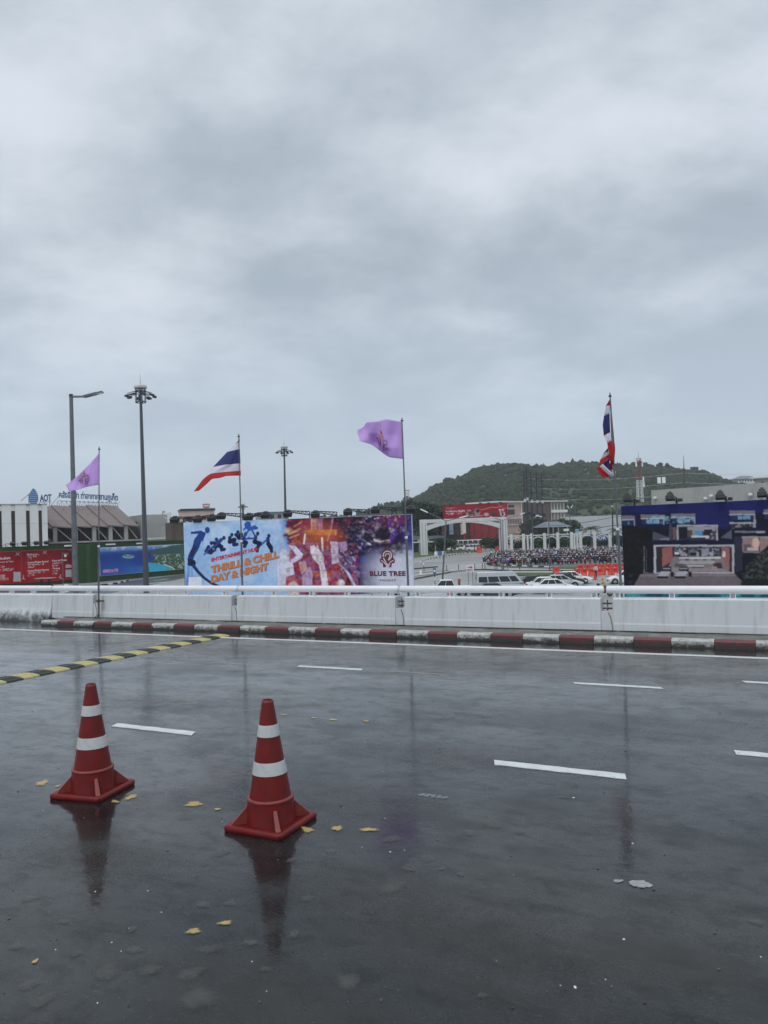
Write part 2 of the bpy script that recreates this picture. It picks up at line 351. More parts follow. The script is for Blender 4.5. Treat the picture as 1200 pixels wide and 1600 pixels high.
spots = [(346, 1333, .05), (516, 1331, .035), (455, 1345, .03), (611, 1312, .05), (667, 1342, .045), (640, 1357, .04), (612, 1386, .07), (690, 1358, .02), (720, 1367, .02),
    (45, 1405, .04), (100, 1441, .025), (318, 1414, .035), (360, 1412, .03), (207, 1453, .025), (210, 1485, .035), (168, 1520, .055), (233, 1516, .045), (325, 1484, .04), (297, 1522, .05),
    (390, 1474, .03), (414, 1515, .025), (310, 1560, .07), (65, 1565, .045), (45, 1540, .04), (481, 1405, .03), (754, 1556, .02), (1182, 1442, .03), (770, 1288, .07), (810, 1300, .03), (735, 1302, .05),
    (880, 1246, .03), (545, 1535, .05), (460, 1460, .03), (120, 1490, .03), (25, 1480, .03)]
for (x, y, r) in spots:
    s0, n0 = sn(x, y); soft('worn_spot', M['spot_soft'], s0, n0, r*1.3, r*1.0, .0032, random.uniform(0, 3), .15, road)
for (x, y, rx, ry) in ((640, 1440, 1.0, .45), (560, 1250, .9, .35), (700, 1180, 1.2, .4), (420, 1560, .6, .35), (860, 1480, .8, .3), (980, 1130, 1.6, .5), (300, 1100, 1.4, .5), (150, 1330, .7, .3)):
    s0, n0 = sn(x, y); soft('worn_patch', M['oil_soft'], s0, n0, rx, ry, .0022, random.uniform(-.3, .3), .2, road)
M['litter'] = mat('paper_litter', (.30, .31, .31), .7, var=.25, vscale=30)
for i, (x, y, r, lab) in enumerate(((999, 1382, .045, 'flattened pale scrap of wet paper on the road, larger one'), (967, 1377, .016, 'small curled white scrap beside the flattened paper'))):
    s0, n0 = sn(x, y); o = thing('litter', lab, 'litter', rd(s0, n0, 0), RZ); mb = MB()
    for k in range(3): blob(mb, random.uniform(-.01, .01), random.uniform(-.01, .01), r*(1-.2*k), r*(.7-.15*k), .0035+.001*k, 14, .2, k)
    mb.build('paper', M['litter'], o)
# tiny grit and leaf bits
mb = MB()
for i in range(260):
    x = random.uniform(-20, 1220); y = 1020+580*random.random()**.9; s0, n0 = sn(x, y); r = random.choice((random.uniform(.0015, .004), random.uniform(.0015, .004), random.uniform(.003, .007))); blob(mb, s0, n0, r, r*.7, r*.5, 6, .3, random.uniform(0, 3), random.choice((0, 0, 0, 0, 1, 1, 1, 2)))
tag(mb.build('grit', [M['spot_grey'], M['dark_brown'], M['sign_white']], None, (0, 0, 0), RZ), 'fine grit and leaf crumbs strewn over the wet road', 'grit', None, 'stuff')
# ------------------------------------------------------------------ kerb
kerb = bpy.data.objects.new('kerb', None); COL.objects.link(kerb); kerb.rotation_euler = (0, 0, RZ); struct(kerb)
sK = sn(76, 976)[0]
k0 = -5.62-.986*14
def splash(m):
    t = m.node_tree; N = t.nodes; b = N['Principled BSDF']; src = b.inputs['Base Color'].links[0].from_socket; tcn = N.new('ShaderNodeTexCoord'); sp = N.new('ShaderNodeSeparateXYZ'); t.links.new(tcn.outputs['Object'], sp.inputs[0])
    n = N.new('ShaderNodeTexNoise'); n.inputs['Scale'].default_value = 17; n.inputs['Detail'].default_value = 8; n.inputs['Roughness'].default_value = .75; t.links.new(tcn.outputs['Object'], n.inputs['Vector'])
    h = N.new('ShaderNodeMapRange'); t.links.new(sp.outputs[2], h.inputs[0]); h.inputs[1].default_value = .0; h.inputs[2].default_value = .10; h.inputs[3].default_value = .34; h.inputs[4].default_value = -.12
    ad = N.new('ShaderNodeMath'); ad.operation = 'ADD'; t.links.new(n.outputs[0], ad.inputs[0]); t.links.new(h.outputs[0], ad.inputs[1]); r = N.new('ShaderNodeMapRange'); t.links.new(ad.outputs[0], r.inputs[0]); r.inputs[1].default_value = .52; r.inputs[2].default_value = .72
    mx = N.new('ShaderNodeMixRGB'); t.links.new(r.outputs[0], mx.inputs[0]); t.links.new(src, mx.inputs[1]); mx.inputs[2].default_value = (.035, .033, .03, 1); t.links.new(mx.outputs[0], b.inputs['Base Color'])
splash(M['kerb_white']); splash(M['kerb_red'])
i = 0; s = k0; first = True
while s < 7:
    for col, ln in (('kerb_red', .47), ('kerb_white', .516)):
        a, b = s, s+ln; s = b
        if b < sK+.02: continue
        a = max(a, sK); mb = MB(); j = random.uniform(-.006, .006)
        mb.prism([(0, 0)], 0, 0) if False else None
        pr = [(KN+j, -.01), (KN+j+.008, .082), (KN+j+.03, .103), (KN+.13, .107), (KN+.13, -.01)]
        vs = [(a+.003, y, z) for y, z in pr]+[(b-.003, y, z) for y, z in pr]; n = 5
        mb.add(vs, [tuple(range(n)), tuple(range(2*n-1, n-1, -1))]+[(k, n+k, n+(k+1) % n, (k+1) % n) for k in range(n)])
        mb.build('kerb_block', M[col], kerb)
M['ledge'] = mat('ledge_concrete', (.19, .185, .175), .6, var=.3, vscale=6, col2=(.07, .065, .058), thr=(.42, .66), cscale=5)
MB().b2(sK+.05, 9, KN+.135, KN+.9, -.02, .104).build('kerb_ledge', M['ledge'], kerb)
M['moss'] = mat('silt', (.05, .045, .035), .9, var=.5, vscale=10, bump=.6, bscale=40)
mb = MB(); s = sK+.2
while s < 7:
    l = random.uniform(.1, .5); w = random.uniform(.015, .06); blob(mb, s, WN_-.01, l, w, .115, 12, .3); s += l*1.5
tag(mb.build('silt_line', M['moss'], None, (0, 0, 0), RZ), 'dark silt and moss gathered along the foot of the parapet', 'silt', None, 'stuff')
# ------------------------------------------------------------------ parapet
WN = WN_; WT = .562
def par_mat():
    m = mat('parapet_paint', (.61, .635, .65), .5, var=.07, vscale=1.2, col2=(.43, .44, .45), thr=(.56, .80), cscale=1.6, stretch=(1.6, 1.6, .35), bump=.12, bscale=8)
    t = m.node_tree; N = t.nodes; b = N['Principled BSDF']; src = b.inputs['Base Color'].links[0].from_socket
    tcn = N.new('ShaderNodeTexCoord'); mp = N.new('ShaderNodeMapping'); mp.inputs['Scale'].default_value = (9, 9, 1.1); t.links.new(tcn.outputs['Object'], mp.inputs[0])
    n = N.new('ShaderNodeTexNoise'); n.inputs['Scale'].default_value = 1.4; n.inputs['Detail'].default_value = 7; n.inputs['Roughness'].default_value = .7; t.links.new(mp.outputs[0], n.inputs['Vector'])
    r = N.new('ShaderNodeMapRange'); t.links.new(n.outputs[0], r.inputs[0]); r.inputs[1].default_value = .52; r.inputs[2].default_value = .78; r.inputs[3].default_value = 0; r.inputs[4].default_value = .55
    mx = N.new('ShaderNodeMixRGB'); t.links.new(r.outputs[0], mx.inputs[0]); t.links.new(src, mx.inputs[1]); mx.inputs[2].default_value = (.30, .30, .28, 1)
    t.links.new(mx.outputs[0], b.inputs['Base Color']); return m
M['parapet'] = par_mat()
def grimy(base):
    m = base.copy(); m.name = 'parapet_paint_mildewed'; t = m.node_tree; N = t.nodes; b = N['Principled BSDF']; src = b.inputs['Base Color'].links[0].from_socket
    tcn = N.new('ShaderNodeTexCoord'); sp = N.new('ShaderNodeSeparateXYZ'); t.links.new(tcn.outputs['Object'], sp.inputs[0])
    n = N.new('ShaderNodeTexNoise'); n.inputs['Scale'].default_value = 3.0; n.inputs['Detail'].default_value = 9; n.inputs['Roughness'].default_value = .75; t.links.new(tcn.outputs['Object'], n.inputs['Vector'])
    h = N.new('ShaderNodeMapRange'); t.links.new(sp.outputs[2], h.inputs[0]); h.inputs[1].default_value = .0; h.inputs[2].default_value = .30; h.inputs[3].default_value = .42; h.inputs[4].default_value = 0
    ad = N.new('ShaderNodeMath'); ad.operation = 'ADD'; t.links.new(n.outputs[0], ad.inputs[0]); t.links.new(h.outputs[0], ad.inputs[1])
    r = N.new('ShaderNodeMapRange'); t.links.new(ad.outputs[0], r.inputs[0]); r.inputs[1].default_value = .62; r.inputs[2].default_value = .86
    mx = N.new('ShaderNodeMixRGB'); t.links.new(r.outputs[0], mx.inputs[0]); t.links.new(src, mx.inputs[1]); mx.inputs[2].default_value = (.06, .06, .058, 1)
    t.links.new(mx.outputs[0], b.inputs['Base Color']); return m
M['parapet_grimy'] = grimy(M['parapet'])
def s_at(px, n=WN, z=.5):                               # road coordinate s where a sight line meets the plane n = const
    d = ray(px, 950); c = Vector((0, 0, CAM_Z)); t = (n-c.dot(EN))/d.dot(EN); return (c+d*t).dot(EX)
joints = [(s_at(144.5), s_at(150.5)), (s_at(361), s_at(369.5)), (s_at(617), s_at(631.5)), (s_at(938), s_at(958))]
segs = [(s_at(81), joints[0][0]), (joints[0][1], joints[1][0]), (joints[1][1], joints[2][0]), (joints[2][1], joints[3][0]), (joints[3][1], 9.0)]
plabels = ['short white parapet wall panel between the mildewed wall end and the first flagpole', 'white parapet wall panel between the leftmost purple flag pole and the tattered striped flag pole',
    'white parapet wall panel below the big entertainment billboard, ending at its cracked joint', 'long white parapet wall panel below the parked cars', 'rightmost white parapet wall panel below the dark villa billboard']
for (a, b), lab in zip(segs, plabels):
    o = thing('parapet_wall', lab, 'wall', rd(a, WN, 0), RZ, 'white parapet wall panels along the kerb'); L_ = b-a
    pr = [(0, .08), (.0, .20), (.005, .225), (.02, WT-.012), (.045, WT), (.30, WT), (.30, -.5), (.06, -.5), (.06, .08)]
    mb = MB(); n = len(pr); vs = [(0, y, z) for y, z in pr]+[(L_, y, z) for y, z in pr]
    mb.add(vs, [tuple(range(n)), tuple(range(2*n-1, n-1, -1))]+[(k, n+k, n+(k+1) % n, (k+1) % n) for k in range(n)])
    w = mb.build('wall_panel', M['parapet'], o)
    nxt = [j for j in joints if abs(j[0]-b) < 1e-6]
    if nxt:
        g = nxt[0][1]-b; f = MB().b2(L_+.002, L_+g-.002, .02, .27, .09, .375 if g > .1 else .385).build('joint_filler', M['parapet'], o)
        mb = MB()
        for z in (.40, .47): mb.b2(L_+.01, L_+g*.8, .12, .15, z, z+.022)
        mb.b2(L_+g*.42, L_+g*.5, .10, .12, .385, .535)
        mb.build('joint_bars', M['rust'], o)
        if g > .1:
            mb = MB(); x = L_+g*.6; zz = .40
            pts = [(x, .37), (x+.02, .32), (x+.03, .30), (x+.035, .25), (x+.05, .19), (x+.05, .11)]
            for (p, q) in zip(pts[:-1], pts[1:]): mb.bar((p[0], -.0025 if p[1] < .2 else .006+(p[1]-.2)*.04, p[1]), (q[0], -.0025 if q[1] < .2 else .006+(q[1]-.2)*.04, q[1]), .006)
            mb.build('crack', M['dark_brown'], o)
# end wall at the left, standing out to the road, with a sloped foot
o = thing('parapet_wall', 'white end wall at the left with a mildewed sloping foot and no kerb', 'wall', rd(-26, WN, 0), RZ, 'white parapet wall panels along the kerb')
L_ = segs[0][0]-.012+26
pr = [(-.09, -.02), (-.075, .08), (-.045, .17), (-.012, .26), (0, .31), (.025, WT-.02), (.045, WT), (.30, WT), (.30, -.5), (.06, -.5), (.06, -.02)]
mb = MB(); n = len(pr); nst = 24; vs = []
for k in range(nst+1):
    x = L_*k/nst; vs += [(x, y+.004*math.sin(3*k), z) for y, z in pr]
for k in range(nst):
    for q in range(n): mb.f.append((k*n+q, (k+1)*n+q, (k+1)*n+(q+1) % n, k*n+(q+1) % n)); mb.m.append(0)
mb.v = vs; mb.f += [tuple(range(n)), tuple(range(nst*n+n-1, nst*n-1, -1))]; mb.m += [0, 0]
mb.build('wall_panel', M['parapet_grimy'], o, smooth=30)
# ------------------------------------------------------------------ guard rail on the parapet
RN = WN+.17; RZc = .676; RR = .056
cuts = [-26, s_at(82.0, RN), s_at(84.5, RN), s_at(372.5, RN), s_at(374, RN), s_at(624, RN), s_at(626, RN), s_at(945, RN), s_at(948.5, RN), 9]
rl = ['white tubular handrail at the far left with a rounded end above the mildewed wall', 'white tubular handrail below the red board and the sea poster', 'white tubular handrail across the foot of the entertainment billboard',
      'white tubular handrail in front of the parked cars', 'white tubular handrail in front of the dark villa billboard']
s_post = [s_at(p, RN) for p in (19, 53, 98, 140, 204, 252, 293, 353, 430, 489, 544, 609, 655, 708, 785, 860, 930, 966, 1051, 1146)]
for i in range(5):
    a, b = cuts[2*i], cuts[2*i+1]; o = thing('guard_rail', rl[i], 'handrail', rd(a, RN, WT), RZ, 'white tubular handrails on the parapet'); zc_ = RZc-WT; n = 18
    mb = MB(); prof = [(0.0, .55*RR), (.012, .88*RR), (.03, RR), (b-a-.03, RR), (b-a-.012, .88*RR), (b-a, .55*RR)]; vs = []
    for x, r in prof:
        for k in range(n): vs.append((x, r*math.cos(2*math.pi*k/n), zc_+r*math.sin(2*math.pi*k/n)))
    fs = [(j*n+k, j*n+(k+1) % n, (j+1)*n+(k+1) % n, (j+1)*n+k) for j in range(len(prof)-1) for k in range(n)]+[tuple(range(n)), tuple(range(5*n, 6*n))]
    mb.add(vs, fs).build('rail_tube', M['rail_paint'], o, smooth=45)
    for sp_ in s_post:
        if a < sp_ < b:
            x = sp_-a; mb = MB(); mb.b2(x-.036, x-.028, -.04, .04, .006, zc_-.02); mb.b2(x+.028, x+.036, -.04, .04, .006, zc_-.02); mb.b2(x-.05, x+.05, -.06, .06, 0, .006); mb.b2(x-.028, x+.028, .03, .036, .006, zc_-.03)
            mb.build('post', M['rail_paint'], o)
# ------------------------------------------------------------------ flagpoles
FP = [((154, 966), (155, 699), 'thin steel flagpole of the leftmost drooping purple flag'), ((380, 967), (373, 679), 'thin steel flagpole of the streaming red white and blue flag'),
      ((640, 975), (628, 654), 'thin steel flagpole of the wide purple flag'), ((974, 981), (953, 615), 'tall steel flagpole at right carrying the furled red white and blue flag')]
pole_d = []
for (b_, t_, lab) in FP:
    base = GP(b_[0], b_[1], .107); top = P(t_[0], t_[1], base.y+.02); pole_d.append(base.y)
    o = thing('flagpole', lab, 'flagpole', base, 0, 'flagpoles along the parapet'); v = top-base
    MB().tube((0, 0, 0), v*.42, .020, .019, 10).tube(v*.42, v*.985, .013, .010, 10).build('pole', M['galv'], o, smooth=40)
    MB().lathe([(.010, 0), (.026, .012), (.026, .02), (.006, .03), (.012, .042), (.004, .06), (0.001, .075)], 10, 0, v*.985).build('finial', M['dark_steel'], o, smooth=40)
    MB().tube(v*.42-v.normalized()*.02, v*.42+v.normalized()*.02, .024, .024, 10).build('collar', M['lens'], o)
    R = Matrix.Rotation(RZ, 3, 'Z'); vb = v*(.34/v.z)
    mb = MB(); mb.box(vb+R @ Vector((.02, -.002, 0)), (.13, .055, .028), 0, R); mb.tube(vb-Vector((0, 0, .03)), vb+Vector((0, 0, .03)), .026, .026, 10); mb.box(vb+R @ Vector((.03, .06, 0)), (.03, .10, .02), 0, R); mb.build('clamp', M['rust'], o)
    mb = MB(); mb.box(R @ Vector((0, 0, .006)), (.14, .12, .012), 0, R); mb.tube((0, 0, .0), (0, 0, .07), .027, .024, 10)
    for sx in (-.05, .05): mb.tube(R @ Vector((sx, -.03, 0)), R @ Vector((sx, -.03, .05)), .008, .008, 6)
    mb.build('base_bracket', M['rust'], o)
# ------------------------------------------------------------------ flags: cloth lofted between stripe lines (pixel x, pixel y, depth offset)
def resample(pl, k):
    pl = np.array([(p[0], p[1], p[2] if len(p) > 2 else 0) for p in pl], float); d = np.r_[0, np.cumsum(np.hypot(np.diff(pl[:, 0]), np.diff(pl[:, 1])))]; d /= d[-1]
    t = np.linspace(0, 1, k); c = np.stack([np.interp(t, d, pl[:, i]) for i in range(3)], 1)
    c2 = c.copy(); c2[1:-1] = (c[:-2]+2*c[1:-1]+c[2:])/4; return c2
def flag(name, label, lines, vpos, depth, mats, colour, ripple=.03, nu=26, nv=28, group='flags along the parapet', rip=(9, 3)):
    rows = [resample(l, nu) for l in lines]; Gd = np.zeros((nv, nu, 3))
    for j in range(nv):
        v = j/(nv-1); k = max(i for i in range(len(vpos)-1) if vpos[i] <= v+1e-9); f = (v-vpos[k])/(vpos[k+1]-vpos[k]); Gd[j] = rows[k]*(1-f)+rows[k+1]*f
    pts = []
    for j in range(nv):
        for i in range(nu):
            u = i/(nu-1); v = j/(nv-1); x, y, dd = Gd[j, i]
            pts.append(P(x, y, depth+dd+ripple*min(1, u*4)*(math.sin(rip[0]*u+rip[1]*v)+.45*math.sin(17*u-6*v+1))))
    o = thing(name, label, 'flag', P(lines[0][0][0], lines[0][0][1], depth), 0, group); base = Vector(o.location)
    A = [p-base for p in pts]
    fs = [(j*nu+i, j*nu+i+1, (j+1)*nu+i+1, (j+1)*nu+i) for j in range(nv-1) for i in range(nu-1)]; mb = MB()
    for f in fs: mb.f.append(f); j = f[0]//nu; mb.m.append(colour((j+.5)/(nv-1)))
    mb.v = [tuple(a) for a in A]
    c = mb.build('cloth', mats, o, smooth=180, fix=False); sm = c.modifiers.new('thick', 'SOLIDIFY'); sm.thickness = .003
    def ev(u, v, off=.006):
        i = min(nu-2, max(0, int(u*(nu-1)))); j = min(nv-2, max(0, int(v*(nv-1)))); fu = u*(nu-1)-i; fv = v*(nv-1)-j
        p = (A[j*nu+i]*(1-fu)+A[j*nu+i+1]*fu)*(1-fv)+(A[(j+1)*nu+i]*(1-fu)+A[(j+1)*nu+i+1]*fu)*fv
        n = (A[j*nu+i+1]-A[j*nu+i]).cross(A[(j+1)*nu+i]-A[j*nu+i]).normalized()
        if n.y > 0: n = -n
        return p+n*off
    return o, ev
def cloth_mat(name, c):
    m = mat(name, c, .75, var=.06, vscale=8); t = m.node_tree; b = t.nodes['Principled BSDF']
    tr = t.nodes.new('ShaderNodeBsdfTranslucent'); ms = t.nodes.new('ShaderNodeMixShader'); ms.inputs[0].default_value = .45
    tr.inputs[0].default_value = (*c, 1); o = t.nodes['Material Output']
    t.links.new(b.outputs[0], ms.inputs[1]); t.links.new(tr.outputs[0], ms.inputs[2]); t.links.new(ms.outputs[0], o.inputs[0]); return m
M['cl_red'] = cloth_mat('flag_red', (.62, .045, .05)); M['cl_white'] = cloth_mat('flag_white', (.80, .78, .84)); M['cl_blue'] = cloth_mat('flag_blue', (.055, .065, .24)); M['cl_purple'] = cloth_mat('flag_purple', (.72, .50, .88))
M['emb_gold'] = mat('emblem_gold', (.60, .30, .26), .7); M['emb_dark'] = mat('emblem_plum', (.28, .09, .20), .7)
TH = [M['cl_red'], M['cl_white'], M['cl_blue']]
def thai(v): return 0 if v < 1/6 or v > 5/6 else 1 if v < 2/6 or v > 4/6 else 2
def emblem(o, ev, u0, v0, du, dv):
    def st(mb, pts, w, mi):
        pp = []
        for (a, b), (c, d) in zip(pts[:-1], pts[1:]):
            for t in np.linspace(0, 1, 4)[:-1]: pp.append((a+(c-a)*t, b+(d-b)*t))
        pp.append(pts[-1])
        q = [ev(u0+x*du, v0+y*dv) for x, y in pp]
        for a, b in zip(q[:-1], q[1:]):
            if (b-a).length > 1e-5: mb.tube(a, b, w*.6, w*.6, 5, mi)
    mb = MB()
    st(mb, [(0, -1), (0, -.62)], .004, 0); st(mb, [(0, -.66), (.05, -.55), (-.05, -.5), (.06, -.44), (-.06, -.4)], .012, 1)
    for k in range(4): st(mb, [(-.10-.02*k, -.40+.06*k), (.10+.02*k, -.40+.06*k)], .011, 0)
    st(mb, [(-.18, -.16), (-.1, -.2), (0, -.12), (.1, -.2), (.18, -.16)], .008, 0)
    st(mb, [(.30, -.08), (.20, -.0), (0, -.02), (-.2, 0), (-.3, -.06)], .006, 0)
    lp = lambda cx, cy, rx, ry, a0, a1: [(cx+rx*math.cos(a0+(a1-a0)*k/14), cy+ry*math.sin(a0+(a1-a0)*k/14)) for k in range(15)]
    st(mb, lp(.28, .25, .20, .25, 1.5, 5.4)+[(.13, .3), (.10, .75)], .0085, 1)
    st(mb, [(.30, .10), (.27, .5), (.2, .72)], .007, 1)
    st(mb, [(-.08, .02), (-.06, .6)]+lp(-.14, .75, .09, .15, -1.2, 4.2), .0085, 1)
    st(mb, lp(-.2, .2, .13, .16, 0, 5), .007, 1); st(mb, lp(-.25, .5, .13, .17, -2, 3.2), .007, 1)
    mb.build('royal_emblem', [M['emb_gold'], M['emb_dark']], o, smooth=60)
# leftmost purple flag
o, ev = flag('purple_flag', 'drooping purple flag swept to the left, before the tall grey lamp post', [
    [(155, 706), (152, 712, .06), (140, 725, .16), (122, 743, .2), (103, 758, .24)], [(155, 730), (138, 742, .1), (120, 753, .16), (106, 763, .2)],
    [(155.5, 757), (138, 760, .06), (121, 765, .1), (108, 768, .14)]], [0, .5, 1], pole_d[0], [M['cl_purple']], lambda v: 0, .035)
emblem(o, ev, .48, .48, .40, .42)
# wide purple flag
o, ev = flag('purple_flag', 'wide purple flag with a gold royal emblem, flying left from the middle flagpole', [
    [(627.5, 659), (616, 657, .03), (604, 654.5, .0), (590, 658.5, .05), (572, 659.5, .03), (568, 668, .08), (559, 671, .10)],
    [(628, 680), (606, 680, .06), (585, 677, -.02), (558, 676, .06)], [(628.5, 700), (604, 699, -.03), (584, 688, .06), (562, 685, -.05)],
    [(629.5, 717), (608, 714.5, .04), (598, 708, .08), (582, 695, .04), (561, 688.5, -.10)]], [0, .36, .72, 1], pole_d[2], [M['cl_purple']], lambda v: 0, .045)
emblem(o, ev, .455, .52, .34, .40)
# streaming striped flag
flag('striped_flag', 'red white and blue striped flag streaming left with a long torn red tail', [
    [(374, 684), (372.5, 688, .1), (371, 690, .3)], [(374.3, 691, 0), (371, 692, .15), (367, 695, .4)], [(374.6, 702), (366, 703.5, .15), (355, 706, .45)],
    [(375.6, 724), (352, 726, .12), (333, 729.5, .35)], [(376, 734.5), (352, 736.5, .08), (329, 738.5, .2), (316, 748, .25), (302, 768, .3)],
    [(376.3, 743), (353, 743.5, .03), (344, 746.8, .06), (331, 748, .1), (322, 757, .12), (311, 766.5, .22)]], [0, 1/6, 2/6, 4/6, 5/6, 1], pole_d[1], TH, thai, .025, rip=(7, 2))
# furled striped flag: three folds of one cloth
o = thing('striped_flag', 'red white and blue striped flag hanging furled against the tall right flagpole', 'flag', P(954, 625, pole_d[3]), 0, 'flags along the parapet')
def fold(quadrows, mi, dz=0.0):
    mb = MB(); nu = 8; rows = [resample(r, nu) for r in quadrows]; rr = []
    for a, b in zip(rows[:-1], rows[1:]):
        for t in np.linspace(0, 1, 5)[:-1]: rr.append(a*(1-t)+b*t)
    rr.append(rows[-1]); vs = []
    for j, r in enumerate(rr):
        for i, (x, y, d) in enumerate(r): vs.append(P(x, y, pole_d[3]+d+dz+.012*math.sin(i*1.3+j*.5))-o.location)
    fs = [(j*nu+i, j*nu+i+1, (j+1)*nu+i+1, (j+1)*nu+i) for j in range(len(rr)-1) for i in range(nu-1)]
    return mb.add(vs, fs, mi)
cl = MB()
def addf(rows, mi, dz=0.0):
    m_ = fold(rows, mi, dz); cl.add(m_.v, m_.f, mi)
addf([[(953, 624.5), (952.4, 625)], [(953.3, 633), (947, 634, -.04)]], 0)
addf([[(953.3, 633), (947, 634, -.04)], [(952.5, 646), (944, 650, -.08)]], 1)
addf([[(952.5, 646), (944, 650, -.08)], [(953, 662), (942, 664, -.1)], [(953.5, 675), (943.5, 680.5, -.08)]], 2)
addf([[(953.5, 675), (943.5, 680.5, -.08)], [(956, 688.5, -.06), (949, 692, -.1)]], 1)
addf([[(956, 688.5, -.06), (949, 692, -.1)], [(960, 700, -.05), (950, 700, -.1)], [(959.5, 712, -.06), (952.5, 710, -.1)], [(957, 722, -.06), (951, 719, -.08)]], 0)
addf([[(955, 632, .05), (953.8, 632, .05)], [(957, 655, .06), (954, 655, .06)], [(960, 690, .05), (955, 690, .05)], [(961, 702, .02), (957, 700, .02)], [(959, 735, .03), (952, 733, .03)]], 0)
addf([[(951, 699, -.02), (950.5, 699.5, -.02)], [(950, 705, -.02), (943, 709, -.05)]], 2)
addf([[(950.5, 704, -.02), (943, 709, -.05)], [(953, 709, -.02), (937.5, 719, -.07)]], 1)
addf([[(953, 708, -.02), (937.5, 719, -.07)], [(952, 716, -.04), (936.5, 728, -.09)]], 0)
addf([[(952, 716, -.03), (942, 725, -.06)], [(954, 737, -.03), (944, 729, -.06)]], 2, .02)
addf([[(942, 725, -.09), (937, 728.5, -.1)], [(960, 742.5, -.06), (955, 744.5, -.07)]], 1, -.02)
addf([[(937, 728.5, -.1), (933.8, 730, -.1)], [(946, 736, -.09), (935, 738, -.12)], [(955, 744, -.07), (943, 746.5, -.1)]], 0, -.02)
addf([[(958.5, 722, .02), (956, 733, .02)], [(962, 738, .02), (957, 740, .02)], [(961.5, 743, .02), (958, 744, .02)]], 1)
c = cl.build('cloth', TH, o, smooth=180, fix=False); c.modifiers.new('thick', 'SOLIDIFY').thickness = .003
# ------------------------------------------------------------------ traffic cones
M['cone'] = mat('cone_red', (.185, .0085, .0075), .42, spec=.3, var=.35, vscale=8, col2=(.085, .016, .015), thr=(.42, .70), cscale=7)
M['cone_worn'] = mat('cone_red_scuffed', (.22, .036, .03), .5, var=.3, vscale=20)
M['band'] = mat('reflective_band', (.54, .56, .56), .35, var=.18, vscale=8, col2=(.22, .22, .21), thr=(.56, .72), cscale=14)
M['cone_inside'] = M['dark_steel']
def cone(loc, rz, label):
    o = thing('traffic_cone', label, 'traffic cone', loc, rz, 'red traffic cones on the wet road'); H = .19
    rad = lambda z: .118+(z-.15)*(.031-.118)/(.695-.15)
    mb = MB()                                            # square foot with raised rim and dished top
    def sq(h, z, r=.02):
        pts = []
        for cx, cy, a0 in ((1, 1, 0), (-1, 1, 90), (-1, -1, 180), (1, -1, 270)):
            for k in range(4):
                a = math.radians(a0+k*30); pts.append((cx*(h-r)+r*math.cos(a), cy*(h-r)+r*math.sin(a), z))
        return pts
    rings = [sq(H-.004, 0), sq(H, .006), sq(H, .026), sq(H-.008, .034), sq(H-.026, .034), sq(H-.034, .024), sq(.13, .022, .10)]
    vs = [p for r in rings for p in r]; n = 16
    fs = [(j*n+k, j*n+(k+1) % n, (j+1)*n+(k+1) % n, (j+1)*n+k) for j in range(len(rings)-1) for k in range(n)]+[tuple(range(n)), tuple(range(6*n, 7*n))]
    mb.add(vs, fs).build('base', M['cone'], o, smooth=50)
    MB().lathe([(.142, .022), (.136, .05), (.131, .12), (.128, .146)], 40).build('skirt', M['cone'], o, smooth=50)
    MB().lathe([(.128, .146), (.1315, .150), (.1315, .158), (.126, .164), (.117, .165)], 40).build('collar', M['cone_worn'], o, smooth=50)
    MB().lathe([(rad(.165), .165), (rad(.29), .29), (rad(.36), .36), (rad(.50), .50), (rad(.565), .565), (.033, .685), (.031, .694), (.027, .698), (.022, .694), (.024, .60)], 40).build('body', M['cone'], o, smooth=50)
    MB().lathe([(.027, .698), (.0325, .692), (.0335, .684)], 40).build('top_rim', M['cone_worn'], o, smooth=50)
    for z0, z1 in ((.292, .362), (.498, .562)): MB().lathe([(rad(z0)+.0005, z0), (rad(z0)+.0022, z0+.001), (rad(z1)+.0022, z1-.001), (rad(z1)+.0005, z1)], 40).build('reflective_band', M['band'], o, smooth=50)
    for q in range(4):
        R = Matrix.Rotation(math.radians(45+90*q), 3, 'Z'); mb = MB(); w0, w1 = .009, .014
        pr = [(.125, .024), (.128, .115), (.135, .118), (.222, .034), (.222, .026)]
        vs = [R @ Vector((x, -w0-(w1-w0)*(x-.125)/.1, z)) for x, z in pr]+[R @ Vector((x, w0+(w1-w0)*(x-.125)/.1, z)) for x, z in pr]; n = 5
        mb.add(vs, [tuple(range(n)), tuple(range(2*n-1, n-1, -1))]+[(k, n+k, n+(k+1) % n, (k+1) % n) for k in range(n)]).build('rib', M['cone_worn'], o)
    return o
def mid(a, b): return (a+b)/2
cone(mid(GP(76, 1251, 0), GP(212, 1223, 0)), math.radians(-17), 'red traffic cone at left, farther away, with a scratch across its lower white band')
cone(mid(GP(348, 1299, 0), GP(497, 1277, 0)), RZ, 'red traffic cone nearest the camera, in front of the dashed lane line')
